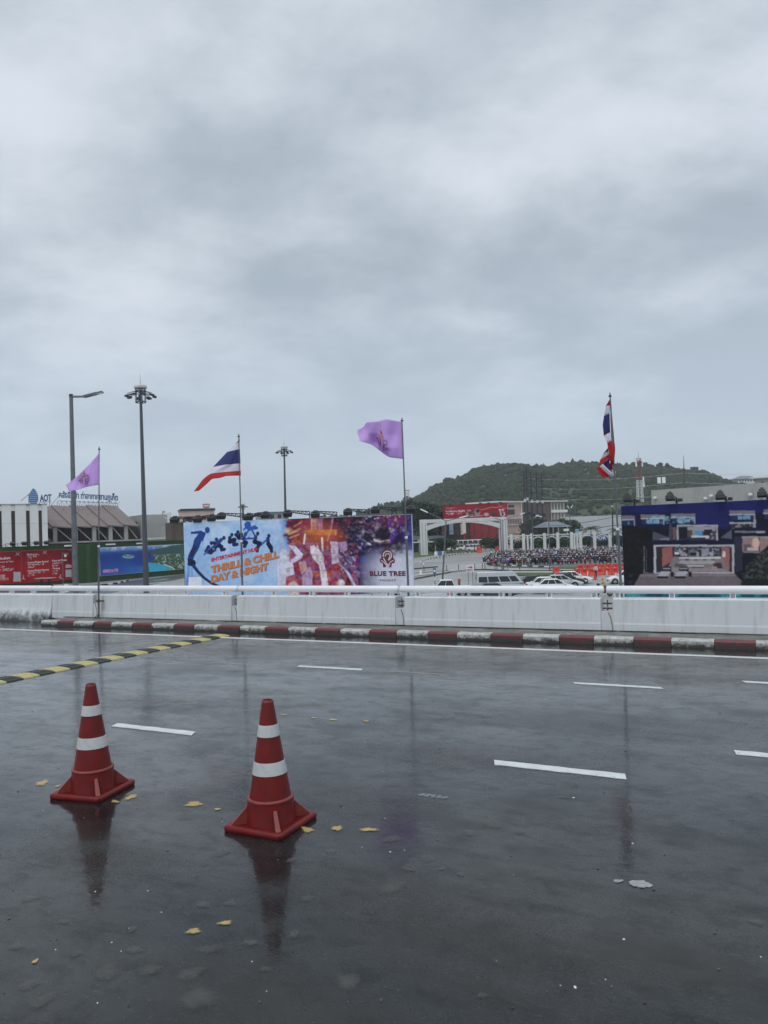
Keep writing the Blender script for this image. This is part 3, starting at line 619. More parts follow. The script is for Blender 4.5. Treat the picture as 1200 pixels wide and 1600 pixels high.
# ------------------------------------------------------------------ speed bump
M['bump_black'] = mat('bump_rubber', (.022, .023, .025), .5, var=.3, vscale=12, bump=.3, bscale=60)
M['bump_yellow'] = mat('bump_yellow', (.50, .44, .17), .5, var=.2, vscale=14, col2=(.08, .075, .05), thr=(.54, .68), cscale=20)
sa, na = sn(0, 1064); sb, nb = sn(345, 993)
dirn = Vector((sb-sa, nb-na, 0)); per = dirn.length/8.9/2
o = thing('speed_bump', 'low rubber speed bump in yellow and black blocks crossing the left lane', 'speed bump', rd(sb, nb, 0), RZ); ang = math.atan2(-dirn.y, -dirn.x)
WB = .19; R = Matrix.Rotation(ang, 3, 'Z')
prof = [(-WB, 0), (-WB+.006, .012), (-.11, .022), (-.04, .027), (.04, .027), (.11, .022), (WB-.006, .012), (WB, 0)]
def bmesh_seg():
    mb = MB(); n = len(prof); L1 = per-.004
    vs = [(0.002, y, z) for y, z in prof]+[(L1, y, z) for y, z in prof]
    mb.add(vs, [tuple(range(n)), tuple(range(2*n-1, n-1, -1))]+[(k, n+k, n+(k+1) % n, (k+1) % n) for k in range(n)])
    for k in range(4):
        x = .02+k*(per-.03)/4
        for sy in (-1, 1):
            mb.bar((x, sy*.16, .012), (x+.045, sy*.055, .028), .022, .008)
    return mb
m_y = bmesh_seg().mesh('bump_segment', M['bump_yellow']); m_b = bmesh_seg().mesh('bump_segment', M['bump_black'])
for k in range(34):
    q = link('bump_segment', m_y if k % 2 == 0 else m_b, o, R @ Vector((k*per, 0, 0)), ang)
# ------------------------------------------------------------------ ground below
def ground_mat():
    m = mat('wet_concrete_ground', (.30, .30, .29), .45, var=.22, vscale=.08, col2=(.17, .17, .165), thr=(.48, .66), cscale=.05, detail=8); return m
M['ground'] = ground_mat()
M['asphalt'] = mat('asphalt', (.07, .07, .072), .35, var=.25, vscale=.15)
M['grass'] = mat('verge_grass', (.06, .09, .03), .9, var=.4, vscale=.6)
struct(MB().flat([(-2600, 20), (2600, 20), (2600, 2600), (-2600, 2600)], G-1, G).build('ground', M['ground']))
def gpoly(name, pix, z, m, kind=True):
    pts = [(GP(x, y).x, GP(x, y).y) for x, y in pix]; o = MB().flat(pts, G-.05, G+z).build(name, m); return struct(o)
gpoly('access_road', [(640, 903), (705, 897), (720, 880), (700, 872), (725, 866), (752, 862), (790, 862), (800, 866), (760, 870), (752, 878), (770, 886), (860, 890), (990, 894), (990, 903), (640, 914)], .004, M['ground'])
gpoly('apron_road', [(-40, 921), (160, 913), (300, 896), (300, 901), (200, 921), (140, 935), (-40, 940)], .006, M['asphalt'])
gpoly('verge', [(752, 878), (757, 873), (1010, 880), (1010, 891), (860, 888.5), (790, 887), (765, 884)], .05, M['grass'])
gpoly('verge', [(655, 871), (700, 865), (745, 861), (745, 857), (640, 860), (640, 872)], .05, M['grass'])
gpoly('parking_lot', [(765, 884), (757, 876), (780, 864.5), (1030, 864.5), (1030, 884), (860, 886)], .06, M['asphalt'])
gpoly('median', [(640, 897), (700, 893), (733, 890), (733, 892.5), (690, 896.5), (640, 902)], .14, M['concrete'])
def dark_kerb(pix, h=.22, w=.35, m='asphalt'):
    pts = [GP(x, y) for x, y in pix]; mb = MB()
    for a, b in zip(pts[:-1], pts[1:]): mb.bar(a+Vector((0, 0, h/2)), b+Vector((0, 0, h/2)), w, h)
    struct(mb.build('median_kerb', M[m]))
dark_kerb([(640, 907), (672, 901), (700, 895.5), (733, 891.5), (760, 890.8), (800, 893), (905, 893)]); dark_kerb([(640, 898), (672, 895.5), (700, 893)]); dark_kerb([(800, 896), (905, 896)], .3, .5, 'pale_concrete'); dark_kerb([(640, 890), (660, 888.5), (683, 886.5)])
gpoly('median', [(790, 895), (850, 893), (868, 894), (860, 900), (800, 900)], .14, M['grass'])
# crosswalk paint strips on the apron
for (x0, y0, x1, y1) in ((232, 912, 262, 909), (240, 907, 262, 905), (225, 917, 250, 914), (262, 919, 285, 917)):
    a = GP(x0, y0); b = GP(x1, y1); d = (b-a).normalized(); nrm = Vector((-d.y, d.x, 0))*.35
    struct(MB().flat([((a+nrm).x, (a+nrm).y), ((b+nrm).x, (b+nrm).y), ((b-nrm).x, (b-nrm).y), ((a-nrm).x, (a-nrm).y)], G+.006, G+.011).build('road_marking', M['road_white']))
# striped island kerbs: alternating blocks
def striped(pix, label, l=1.1):
    pts = [GP(x, y) for x, y in pix]; seg = []; 
    for a, b in zip(pts[:-1], pts[1:]):
        k = max(1, round((b-a).length/l))
        for i in range(k): seg.append((a+(b-a)*(i/k), a+(b-a)*((i+1)/k)))
    o = bpy.data.objects.new('island_kerb', None); COL.objects.link(o); struct(o); o.location = pts[0]
    for i, (a, b) in enumerate(seg):
        MB().bar(a-pts[0]+Vector((0, 0, .1)), b-pts[0]+Vector((0, 0, .1)), .25, .24).build('kerb_block', M['sign_white'] if i % 2 else M['black'], o)
striped([(745, 862.5), (725, 864.5), (700, 868.5), (680, 872), (665, 875), (657, 878), (657, 880.5), (662, 882)], 'k', 1.6)
striped([(770, 870), (757, 874), (752, 878), (760, 881.5), (775, 883.5), (800, 884.5), (860, 887)], 'k', 1.6)
striped([(160, 915), (183, 912), (200, 908)], 'k', 1.5)

# ------------------------------------------------------------------ poster painter: inks a dense sheet that hangs at its real place
class Sheet:
    def __init__(s, F, pxL, pyT, pyB, pxR, res, off=0.0, depth=.25):
        s.F = F; s.off = off; s.x0, s.zt = F.loc(pxL, pyT); s.x1 = F.loc(pxR, pyT)[0]; s.zb = F.loc(pxL, pyB)[1]
        s.nx = max(2, int((s.x1-s.x0)/res)); s.nz = max(2, int((s.zt-s.zb)/res))
        xs = np.linspace(s.x0, s.x1, s.nx); zs = np.linspace(s.zt, s.zb, s.nz); s.lx, s.lz = np.meshgrid(xs, zs)
        A = np.array(F.A); ex = np.array(F.ex); w = A[None, None, :]+s.lx[..., None]*ex+s.lz[..., None]*np.array((0, 0, 1.0))
        m = np.array(CMI); q = w@m[:3, :3].T+m[:3, 3]; s.X = 600+F_PX*q[..., 0]/-q[..., 2]; s.Y = 800-F_PX*q[..., 1]/-q[..., 2]
        s.C = np.ones((s.nz, s.nx, 3))
    def _put(s, a, c):
        a = np.clip(a, 0, 1)[..., None]; c = np.array(c, float)
        if c.max() > 1.001 or c.ndim == 1: c = np.array(lin(*c)) if c.ndim == 1 else c
        s.C = s.C*(1-a)+c*a
    def fill(s, c): s.C[:] = lin(*c)
    def poly(s, pts, c, a=1.0):
        ins = np.zeros(s.X.shape, bool); n = len(pts)
        for i in range(n):
            x1, y1 = pts[i]; x2, y2 = pts[(i+1) % n]
            if y1 == y2: continue
            cnd = (s.Y > min(y1, y2)) & (s.Y <= max(y1, y2)); xi = x1+(s.Y-y1)*(x2-x1)/(y2-y1); ins ^= cnd & (s.X < xi)
        s._put(ins*a, c)
    def rect(s, x0, y0, x1, y1, c, a=1.0): s.poly([(x0, y0), (x1, y0), (x1, y1), (x0, y1)], c, a)
    def ell(s, cx, cy, rx, ry, c, soft=.3, a=1.0, rot=0):
        dx, dy = s.X-cx, s.Y-cy; ca, sa_ = math.cos(rot), math.sin(rot); u = (dx*ca+dy*sa_)/rx; v = (-dx*sa_+dy*ca)/ry
        s._put(a*np.clip((1-np.hypot(u, v))/soft+.5, 0, 1), c)
    def stroke(s, pts, w, c, a=1.0, w1=None):
        d = np.full(s.X.shape, 1e9); w1 = w if w1 is None else w1; n = len(pts)-1
        best = np.zeros(s.X.shape)
        for i, ((ax, ay), (bx, by)) in enumerate(zip(pts[:-1], pts[1:])):
            L2 = (bx-ax)**2+(by-ay)**2+1e-9; t = np.clip(((s.X-ax)*(bx-ax)+(s.Y-ay)*(by-ay))/L2, 0, 1)
            dd = np.hypot(s.X-ax-t*(bx-ax), s.Y-ay-t*(by-ay)); ww = w+(w1-w)*(i+t)/n
            best = np.maximum(best, np.clip((ww/2-dd)/.5+.5, 0, 1))
        s._put(best*a, c)
    def noise(s, sc, seed, oct=4, sx=1.0, rot=0.0):
        r = np.random.default_rng(seed); ca, sa_ = math.cos(rot), math.sin(rot); u = (s.X*ca+s.Y*sa_)/sc*sx; v = (-s.X*sa_+s.Y*ca)/sc; tot = 0; amp = 1; sm = 0
        for o in range(oct):
            T = r.random((64, 64)); fu, fv = u*2**o+o*7.3, v*2**o+o*3.1; i, j = np.floor(fu).astype(int), np.floor(fv).astype(int); a, b = fu-i, fv-j; a = a*a*(3-2*a); b = b*b*(3-2*b)
            g = lambda p, q: T[p % 64, q % 64]
            tot = tot+amp*((g(i, j)*(1-a)+g(i+1, j)*a)*(1-b)+(g(i, j+1)*(1-a)+g(i+1, j+1)*a)*b); sm += amp; amp *= .55
        return tot/sm
    def mask(s, a, c): s._put(a, c)
    def grad(s, x0, x1, c):                              # blend in with pixel x
        s._put(np.clip((s.X-x0)/(x1-x0), 0, 1), c)
    def scribble(s, x0, y0, x1, h, c, seed=1, slope=-.035):   # unreadably small lettering
        n = s.noise(1.3, seed, 2); yy = s.Y-(y0+slope*(s.X-x0)); s._put(((yy > 0) & (yy < h) & (s.X > x0) & (s.X < x1))*np.clip((n-.38)*6, 0, 1), c)
    def blur(s, x0=-1e9, k=1):
        c = s.C
        for _ in range(k):
            q = np.pad(c, ((1, 1), (1, 1), (0, 0)), 'edge'); c = (q[:-2, 1:-1]+q[2:, 1:-1]+q[1:-1, :-2]+q[1:-1, 2:]+2*q[1:-1, 1:-1])/6
        s.C = np.where((s.X > x0)[..., None], c, s.C)
    def build(s, name, parent, m, y=-.012, gain=1.0):
        me = bpy.data.meshes.new(name); nx, nz = s.nx, s.nz; co = np.stack([s.lx, np.full(s.lx.shape, y), s.lz], -1).reshape(-1, 3)
        i = np.arange((nz-1)*(nx-1)); r, c = i//(nx-1), i % (nx-1); a = r*nx+c; q = np.stack([a, a+nx, a+nx+1, a+1], 1)
        me.vertices.add(len(co)); me.vertices.foreach_set('co', co.ravel()); me.loops.add(q.size); me.loops.foreach_set('vertex_index', q.ravel().astype(np.int32))
        me.polygons.add(len(q)); me.polygons.foreach_set('loop_start', (np.arange(len(q))*4).astype(np.int32)); me.update(calc_edges=True)
        s.C = s.C*(.86+.28*s.noise(3.0, 201, 3))[..., None]*(.88+.24*s.noise(22, 202, 3))[..., None] if gain != .75 else s.C
        at = me.color_attributes.new('ink', 'FLOAT_COLOR', 'POINT'); col = np.concatenate([np.clip(s.C*gain, 0, .9).reshape(-1, 3), np.ones((len(co), 1))], 1).astype(np.float32)
        at.data.foreach_set('color', col.ravel()); me.materials.append(m); return link(name, me, parent)
M['print'] = print_mat('printed_vinyl', .5)
INK = 1.15
# ------------------------------------------------------------------ lettering
dgx = bpy.context.evaluated_depsgraph_get
def letters(name, body, m, parent, F, p0, p1, hpx, y=-.02, bold=.02, depth=.01, shear=0, space=1.0, up=True):
    """text whose base line runs between two sight lines p0 > p1 on the plane F; hpx = height in picture pixels"""
    cu_ = bpy.data.curves.new(name, 'FONT'); cu_.body = body; cu_.size = 1; cu_.offset = bold; cu_.extrude = .5; cu_.space_character = space; cu_.resolution_u = 3; cu_.shear = shear
    t = bpy.data.objects.new(name, cu_); COL.objects.link(t); bpy.context.view_layer.update(); me = bpy.data.meshes.new_from_object(t.evaluated_get(dgx())); bpy.data.objects.remove(t); bpy.data.curves.remove(cu_)
    n = len(me.vertices); co = np.empty(n*3); me.vertices.foreach_get('co', co); co = co.reshape(-1, 3)
    xa, xb = co[:, 0].min(), co[:, 0].max(); za, zb = co[:, 1].min(), co[:, 1].max()
    if zb-za < 1e-6 or xb-xa < 1e-6: return None
    X0, Z0 = F.loc(*p0); X1, Z1 = F.loc(*p1); Ht = abs(F.loc(p0[0], p0[1]-hpx)[1]-Z0)
    u = (co[:, 0]-xa)/(xb-xa); v = (co[:, 1]-za)/(zb-za)
    res = np.stack([X0+(X1-X0)*u, y-depth*(co[:, 2]/max(1e-6, abs(co[:, 2]).max())*.5+.5), Z0+(Z1-Z0)*u+Ht*v], -1)
    me.vertices.foreach_set('co', res.ravel()); me.materials.clear(); me.materials.append(m); me.update(); return link(name, me, parent)
def poster_box(F, name, label, cat, sheet, m_edge, depth=.35, group=None):
    o = F.thing(name, label, cat, group); MB().b2(sheet.x0-.03, sheet.x1+.03, -.002, depth, sheet.zb-.03, sheet.zt+.03).build('board', m_edge, o); return o
def legs(o, xs, z, y=.2, r=.12, m=None):
    for x in xs: MB().tube((x, y, 0), (x, y, z), r, r, 8).build('leg', m or M['dark_steel'], o)

# ================================================================== the entertainment billboard
F1 = Front(287, 73, 643, 71); sh = Sheet(F1, 287, 817, 936, 643, .044)
c4 = lambda X, Y: (280+X/6.316, 780+Y/6.316); c5 = lambda X, Y: (440+X/5.4545, 780+Y/5.4545)
sh.fill((148, 182, 220))
sh.mask(np.clip((sh.noise(40, 3)-.35)*1.6, 0, .75), (192, 205, 226)); sh.mask(np.clip((sh.Y-880)/50, 0, .5)*np.clip((380-sh.X)/100, 0, 1), (120, 165, 215))
sh.mask(np.clip((sh.noise(16, 5)-.5)*2, 0, .4), (205, 214, 230))
sh.stroke([c4(95, 660), c4(85, 860)], 3.5, (90, 140, 205), .8); sh.stroke([c4(128, 670), c4(125, 860)], 4, (110, 155, 212), .7); sh.ell(*c4(75, 850), 8, 12, (60, 120, 195), 1, .7)
# water jet flyer
D1 = (28, 62, 128); D2 = (34, 40, 78)
sh.ell(*c4(278, 305), 3.9, 5.0, D1); sh.poly([c4(262, 330), c4(215, 308), c4(150, 318), c4(115, 320), c4(118, 344), c4(160, 342), c4(192, 340), c4(165, 372), c4(146, 405), c4(130, 470), c4(106, 520), c4(88, 560), c4(80, 600), c4(132, 622), c4(150, 560), c4(188, 500), c4(216, 430), c4(226, 405), c4(232, 430), c4(246, 380), c4(264, 345)], D1)
sh.poly([c4(142, 460), c4(110, 520), c4(92, 570), c4(130, 575), c4(165, 500), c4(178, 462)], D2); sh.poly([c4(84, 590), c4(128, 590), c4(160, 625), c4(158, 660), c4(110, 660), c4(82, 650)], (26, 34, 66)); sh.ell(*c4(140, 630), 4, 5, (20, 26, 50))
sh.stroke([c4(140, 655), c4(185, 715), c4(245, 775), c4(320, 830), c4(400, 862), c4(470, 880)], 5.2, (24, 46, 96), 1, 3.2)
# tumbling row of figures
def fig(pts, c=(26, 38, 86), w=4.0): sh.stroke([c4(*p) for p in pts], w, c)
for (hx, hy, body) in ((318, 433, [(290, 470), (270, 515), (310, 525), (350, 500)]), (368, 398, [(345, 430), (370, 460), (330, 490), (300, 520)]), (442, 382, [(415, 400), (375, 440), (415, 470), (420, 500), (445, 495)]),
        (520, 352, [(500, 380), (500, 420), (545, 400), (540, 450), (570, 445)]), (580, 325, [(560, 350), (590, 380), (610, 350)]), (655, 345, [(640, 375), (630, 420), (660, 430), (645, 465)]),
        (775, 340, [(755, 370), (745, 420), (800, 440), (770, 480), (770, 510)]), (885, 362, [(875, 390), (880, 440), (905, 480), (912, 515)])):
    sh.ell(*c4(hx, hy), 2.6, 3.2, (26, 38, 84)); fig(body, (24, 36, 84), 5.5); fig(body[1:3], (20, 26, 62), 7)
for a, b in (((755, 370), (715, 300)), ((640, 375), (690, 300)), ((745, 385), (690, 390)), ((870, 395), (815, 445)), ((300, 480), (250, 545)), ((640, 300), (665, 270)), ((415, 400), (345, 470)), ((610, 420), (690, 380))): fig([a, b], (34, 70, 150), 2.6)
fig([(655, 250), (690, 235), (700, 290), (765, 285)], (30, 84, 168), 4.5); fig([(700, 290), (660, 265), (690, 300), (745, 270)], (30, 84, 168), 4.5); sh.ell(*c4(672, 240), 2.8, 3, (30, 84, 168))
sh.mask(np.clip((sh.noise(6, 8)-.55)*3, 0, .5)*(sh.X < 335)*(sh.X > 313)*(sh.Y > 855)*(sh.Y < 872), (150, 170, 205))
# night club half
aw = np.clip((sh.X-438-6*(sh.noise(10, 14)-.5)*2)/16, 0, 1); sh.mask(aw*(1-np.clip((sh.X-462)/10, 0, 1))*np.clip((870-sh.Y)/30, 0, 1), (30, 110, 190))
sh.mask(np.clip((sh.X-447-14*(sh.noise(9, 15)-.5)*2-(sh.Y-812)*.10)/4, 0, 1), (96, 24, 44))
n_ = sh.noise(14, 21, 4); reg = (sh.X > 452)
sh.mask(np.clip((n_-.45)*4, 0, 1)*reg*(sh.X < 560), (150, 40, 66)); sh.mask(np.clip((sh.noise(9, 22)-.56)*6, 0, .9)*reg*(sh.X < 560), (214, 120, 70)); sh.mask(np.clip((sh.noise(7, 23)-.6)*7, 0, .9)*reg*(sh.X < 545), (116, 46, 128)); sh.mask(np.clip((sh.noise(6, 24)-.62)*8, 0, .9)*reg*(sh.X < 550), (30, 12, 40))
sh.mask(np.clip((sh.X-500)/16, 0, 1)*np.clip((560-sh.X)/14, 0, 1)*np.clip((838-sh.Y)/10, 0, 1), (40, 16, 40))
sh.rect(*c5(250, 165), *c5(300, 265), (226, 176, 150), .8); sh.rect(*c5(305, 165), *c5(350, 290), (190, 140, 190), .7); sh.stroke([c5(435, 165), c5(420, 260), c5(390, 350)], 2.6, (222, 150, 170), .8)
sh.poly([c5(190, 262), c5(470, 258), c5(470, 305), c5(210, 305)], (216, 140, 60), .9); sh.ell(*c5(60, 270), 6, 4, (235, 190, 140), 1, .8)
for p, q in (((105, 235), (175, 190)), ((60, 300), (140, 270)), ((70, 330), (150, 300)), ((90, 280), (160, 250))): sh.stroke([c5(*p), c5(*q)], 1.8, (236, 176, 110), .8)
# right part: dark violet with glinting foam and a paddler's smile
rt = np.clip((sh.X-536-10*(sh.noise(8, 31)-.5))/10, 0, 1); sh.mask(rt, (28, 18, 58)); sh.mask(rt*np.clip((sh.noise(16, 32)-.42)*4, 0, 1), (52, 22, 96)); sh.mask(rt*np.clip((830-sh.Y)/16, 0, 1)*np.clip((sh.noise(14, 33)-.32)*4, 0, 1), (112, 26, 62))
sh.mask(rt*np.clip((sh.noise(9, 34)-.5)*4, 0, 1)*(sh.Y > 838)*(sh.Y < 880)*(sh.X < 600), (26, 36, 138)); sh.mask(rt*np.clip((sh.noise(4.5, 35, 4)-.55)*9, 0, .75)*np.clip(1-abs(sh.Y-833-.12*(sh.X-590))/26, 0, 1), (176, 168, 178)); sh.mask(rt*np.clip((sh.noise(3, 36, 3)-.66)*10, 0, .7)*(sh.Y < 862), (214, 190, 196)); sh.mask(rt*np.clip((sh.noise(7, 37)-.5)*5, 0, 1)*(sh.X > 608)*(sh.Y < 850), (84, 36, 140))
sh.ell(*c5(860, 300), 13, 9, (30, 14, 30), .4, .95, .25); sh.stroke([c5(790, 345), c5(840, 362), c5(915, 350)], 2.4, (214, 196, 196)); sh.stroke([c5(830, 375), c5(880, 378), c5(920, 365)], 1.6, (190, 120, 110)); sh.ell(*c5(700, 350), 5, 1.6, (220, 214, 232), .6, .9, .5); sh.ell(*c5(745, 380), 4, 1.4, (220, 214, 232), .6, .9, .5)
# pale lower right
sh.mask(np.clip((sh.X-560)/38, 0, 1)*np.clip((sh.Y-852+.16*(sh.X-600))/26, 0, 1)*.97, (196, 198, 214)); sh.mask(np.clip((sh.noise(5, 41)-.52)*5, 0, .6)*np.clip((sh.Y-880)/12, 0, 1)*(sh.X > 556)*(sh.X < 588), (150, 140, 170)); sh.mask(np.clip((sh.X-628)/8, 0, 1)*(sh.Y < 860)*.7, (44, 50, 120))
sh.mask(np.clip((sh.noise(5, 47, 4)-.46)*5, 0, .5)*(sh.X > 452)*(sh.X < 545)*(sh.Y < 880), (70, 20, 44)); sh.ell(500, 838, 26, 16, (206, 104, 60), 1.6, .6); sh.mask(np.clip((sh.noise(12, 48, 3)-.45)*4, 0, .8)*rt*(sh.Y < 868), (20, 12, 34))
sh.blur(440, 1)
# crowd with raised white hands
WHT = (206, 210, 224)
sh.mask(np.clip((sh.noise(10, 44)-.42)*5, 0, 1)*(sh.X > 462)*(sh.X < 560)*(sh.Y > 868), (150, 34, 50)); sh.mask(np.clip((sh.noise(8, 45)-.5)*5, 0, 1)*(sh.X > 470)*(sh.X < 545)*(sh.Y > 892), (206, 110, 56)); sh.mask(np.clip((sh.noise(7, 46)-.52)*6, 0, .8)*(sh.X > 455)*(sh.X < 560)*(sh.Y > 860), (96, 44, 120))
sh.poly([c5(0, 420), c5(40, 440), c5(70, 520), c5(100, 560), c5(110, 640), c5(40, 660), c5(20, 735), c5(-30, 735), c5(-40, 560)], WHT); sh.poly([c5(60, 390), c5(120, 400), c5(185, 470), c5(170, 500), c5(80, 560), c5(60, 530), c5(130, 480), c5(90, 430)], (212, 214, 226))
sh.poly([c5(245, 400), c5(275, 395), c5(320, 430), c5(355, 470), c5(360, 540), c5(385, 640), c5(400, 740), c5(345, 740), c5(320, 560), c5(270, 510), c5(245, 450)], (220, 214, 222)); 
for p, q in (((250, 410), (262, 460)), ((275, 396), (290, 450)), ((305, 400), (312, 450)), ((345, 330), (350, 440)), ((200, 300), (190, 380))): sh.stroke([c5(*p), c5(*q)], 2.6, (226, 214, 216))
sh.poly([c5(415, 360), c5(480, 365), c5(490, 540), c5(430, 555)], (206, 198, 216), .92); sh.mask(np.clip((sh.noise(2.5, 51, 2)-.62)*8, 0, .6)*(sh.X > 514)*(sh.X < 532)*(sh.Y < 884), (150, 70, 120)); sh.poly([c5(490, 365), c5(550, 360), c5(560, 430), c5(500, 460)], (176, 156, 200), .7)
sh.poly([c5(145, 540), c5(200, 520), c5(225, 600), c5(170, 640)], (200, 160, 150), .9); sh.poly([c5(175, 660), c5(240, 570), c5(265, 640), c5(260, 735), c5(180, 735)], (186, 170, 206), .9); sh.poly([c5(40, 660), c5(100, 650), c5(145, 690), c5(140, 735), c5(35, 735)], (176, 66, 40)); sh.poly([c5(60, 720), c5(110, 690), c5(150, 740), c5(150, 830), c5(60, 830)], (230, 206, 190), .8)
sh.poly([c5(500, 600), c5(540, 590), c5(620, 720), c5(560, 740), c5(500, 700)], (86, 22, 26)); sh.stroke([c5(512, 560), c5(560, 620), c5(600, 690), c5(625, 740)], 4, (196, 206, 230), .9); sh.ell(*c5(505, 715), 6, 6, (222, 220, 226)); sh.poly([c5(490, 450), c5(560, 450), c5(610, 560), c5(590, 640), c5(540, 590), c5(500, 560)], (40, 40, 90), .85); sh.mask(np.clip((sh.noise(3, 52, 3)-.58)*9, 0, .7)*(sh.X > 530)*(sh.X < 556)*(sh.Y > 862)*(sh.Y < 896), (170, 190, 220))
sh.mask(np.clip((sh.noise(5, 55, 4)-.46)*4, 0, .35)*(sh.X > 436)*(sh.X < 560)*(sh.Y > 848), (170, 130, 170)); sh.mask(np.clip((sh.noise(4, 56, 4)-.52)*5, 0, .4)*(sh.X > 446)*(sh.X < 560)*(sh.Y > 850), (140, 56, 60))
sh.blur(440, 1)
sh.rect(*c4(92, 768), *c4(218, 900), (214, 220, 230))
M['bb_edge'] = mat('billboard_edge', (.50, .62, .78), .5, var=.15, vscale=.8)
bb = poster_box(F1, 'billboard', 'large billboard with a flyboarder and a night crowd, reading Thrill and Chill Day and Night', 'billboard', sh, M['bb_edge'], 1.1, 'roadside billboards')
sh.build('printed_sheet', bb, M['print'], gain=INK)
M['ink_orange'] = mat('ink_orange', lin(208, 128, 72), .5); M['ink_red'] = mat('ink_red', lin(196, 30, 52), .5); M['ink_maroon'] = mat('ink_maroon', lin(96, 26, 40), .5); M['ink_dark'] = mat('ink_dark', lin(58, 26, 40), .5); M['ink_brown'] = mat('ink_brown', lin(120, 70, 50), .5)
letters('lettering', 'ENTERTAINMENT HUB', M['ink_red'], bb, F1, c4(318, 620), c4(775, 510), 6.0, bold=.05)
for dx, mm, yy in ((1.0, 'ink_brown', -.02), (0, 'ink_orange', -.034)):
    letters('lettering', 'THRILL & CHILL', M[mm], bb, F1, c4(316+dx*4, 733+dx*3), c4(985+dx*4, 580+dx*3), 11.8, y=yy, bold=.055)
    letters('lettering', 'DAY & NIGHT', M[mm], bb, F1, c4(316+dx*4, 828+dx*3), c4(882+dx*4, 698+dx*3), 11.8, y=yy, bold=.055)
letters('lettering', 'BLUE TREE', M['ink_maroon'], bb, F1, c5(752, 655), c5(1058, 655), 7.8, bold=.05, space=1.1)
letters('lettering', 'PHUKET', M['ink_maroon'], bb, F1, c5(838, 699), c5(974, 699), 3.0, bold=.02, space=1.4)
letters('lettering', '076', M['ink_dark'], bb, F1, c5(818, 800), c5(862, 798.5), 5.5, bold=.02); letters('lettering', '6', M['ink_dark'], bb, F1, c5(876, 798), c5(890, 797.5), 5.5, bold=.02); letters('lettering', '455', M['ink_dark'], bb, F1, c5(950, 797), c5(1003, 795), 5.5, bold=.02)
def plate(name, F, parent, m, pts, y, t=.006):
    q = [F.loc(*p) for p in pts]; return MB().prism(q, y-t, y).build(name, m, parent)
# logo: pointed leaf with pale swirls
M['ink_pale'] = mat('ink_pale', lin(206, 196, 206), .5)
plate('logo', F1, bb, M['ink_maroon'], [c5(*p) for p in ((900, 398), (925, 430), (950, 460), (952, 500), (968, 520), (960, 545), (940, 545), (935, 580), (915, 580), (912, 550), (892, 550), (888, 580), (865, 580), (862, 545), (842, 540), (835, 515), (850, 498), (852, 460), (876, 430))], -.02)
mb = MB()
def sw(pts, w):
    q = [F1.loc(*c5(*p)) for p in pts]
    for a, b in zip(q[:-1], q[1:]): mb.bar((a[0], -.03, a[1]), (b[0], -.03, b[1]), .008, w)
arc = lambda cx, cy, r, a0, a1, k=10: [(cx+r*math.cos(math.radians(a0+(a1-a0)*i/k)), cy-r*math.sin(math.radians(a0+(a1-a0)*i/k))) for i in range(k+1)]
sw(arc(902, 478, 36, 200, -40)+[(912, 520)], .10); sw(arc(904, 484, 20, 190, -30)+[(908, 520)], .09); sw([(868, 500), (895, 550), (905, 575)], .10); sw([(848, 520), (875, 540), (890, 560)], .08); sw([(955, 522), (925, 535), (915, 570)], .08)
mb.build('logo_swirl', M['ink_pale'], bb)
legs(bb, [1, 5, 10, 15, 20], F1.loc(300, 936)[1], .9)
# ------------------------------------------------------------------ floodlight arms on billboards
def floodlight(F, px, py, label, side=1, arm=1.7, h=1.0, m=None, group='floodlight arms along the billboard tops', ztop=None, back=.5, lamp=(.8, .55, .42)):
    x, z = F.loc(px, py, 0); o = thing('floodlight', label, 'floodlight', F.A+F.ex*(x+side*arm)-F.n*back, F.rz, group); zt = ztop
    MB().bar((0, 0, 0), (0, 0, zt+h), .09).build('post', M['dark_steel'], o)
    mb = MB(); a = (0, 0, zt+h); b = (-side*arm, -back*.9, zt+h+.12); a2 = (0, 0, zt+h-.34); b2_ = (-side*arm*.95, -back*.9, zt+h-.02)
    mb.bar(a, b, .085); mb.bar(a2, b2_, .085)
    k = 5
    for i in range(k):
        t0, t1 = i/k, (i+1)/k; A0 = Vector(a).lerp(Vector(b), t0); B0 = Vector(a2).lerp(Vector(b2_), t0); A1 = Vector(a).lerp(Vector(b), t1); B1 = Vector(a2).lerp(Vector(b2_), t1)
        mb.bar(A0, B0, .05); mb.bar(B0, A1, .05)
    mb.build('truss', M['dark_steel'], o)
    R = Matrix.Rotation(math.radians(28), 3, 'X'); c = Vector(b)+Vector((-side*.1, -.1, -.30))
    hd = MB().box(c, lamp, 0, R).box(c+Vector((0, .05, lamp[2]*.62)), (lamp[0]*.5, lamp[1]*.6, lamp[2]*.4), 0, R).bar(Vector(b), c, .05).build('lamp_head', M['black'], o, bevel=.03)
    MB().box(c+R @ Vector((0, -.02, -lamp[2]*.52)), (lamp[0]*.9, lamp[1]*.8, .02), 0, R).build('glass', M['glass'], hd)
zt1 = F1.loc(460, 811)[1]
fl = [(274, 806, -1, 'floodlight arm at the far left end of the entertainment billboard'), (307, 807, 1, 'floodlight arm above the flyboarder on the entertainment billboard'), (329, 806, 1, 'floodlight arm second from the billboard flyboarder, near the pink building'),
      (347, 805, -1, 'floodlight arm right of the pink building behind the billboard'), (390, 804, -1, 'floodlight arm just right of the streaming flag pole'), (413, 806, 1, 'floodlight arm left of the distant light mast'),
      (451, 802, -1, 'floodlight arm below the distant light mast'), (494, 800, -1, 'floodlight arm above the red crowd picture'), (545, 799, -1, 'floodlight arm left of the middle flagpole, second from it'), (588, 797, -1, 'floodlight arm next left of the middle flagpole'), (640, 796, 1, 'last floodlight arm at the right end of the entertainment billboard')]
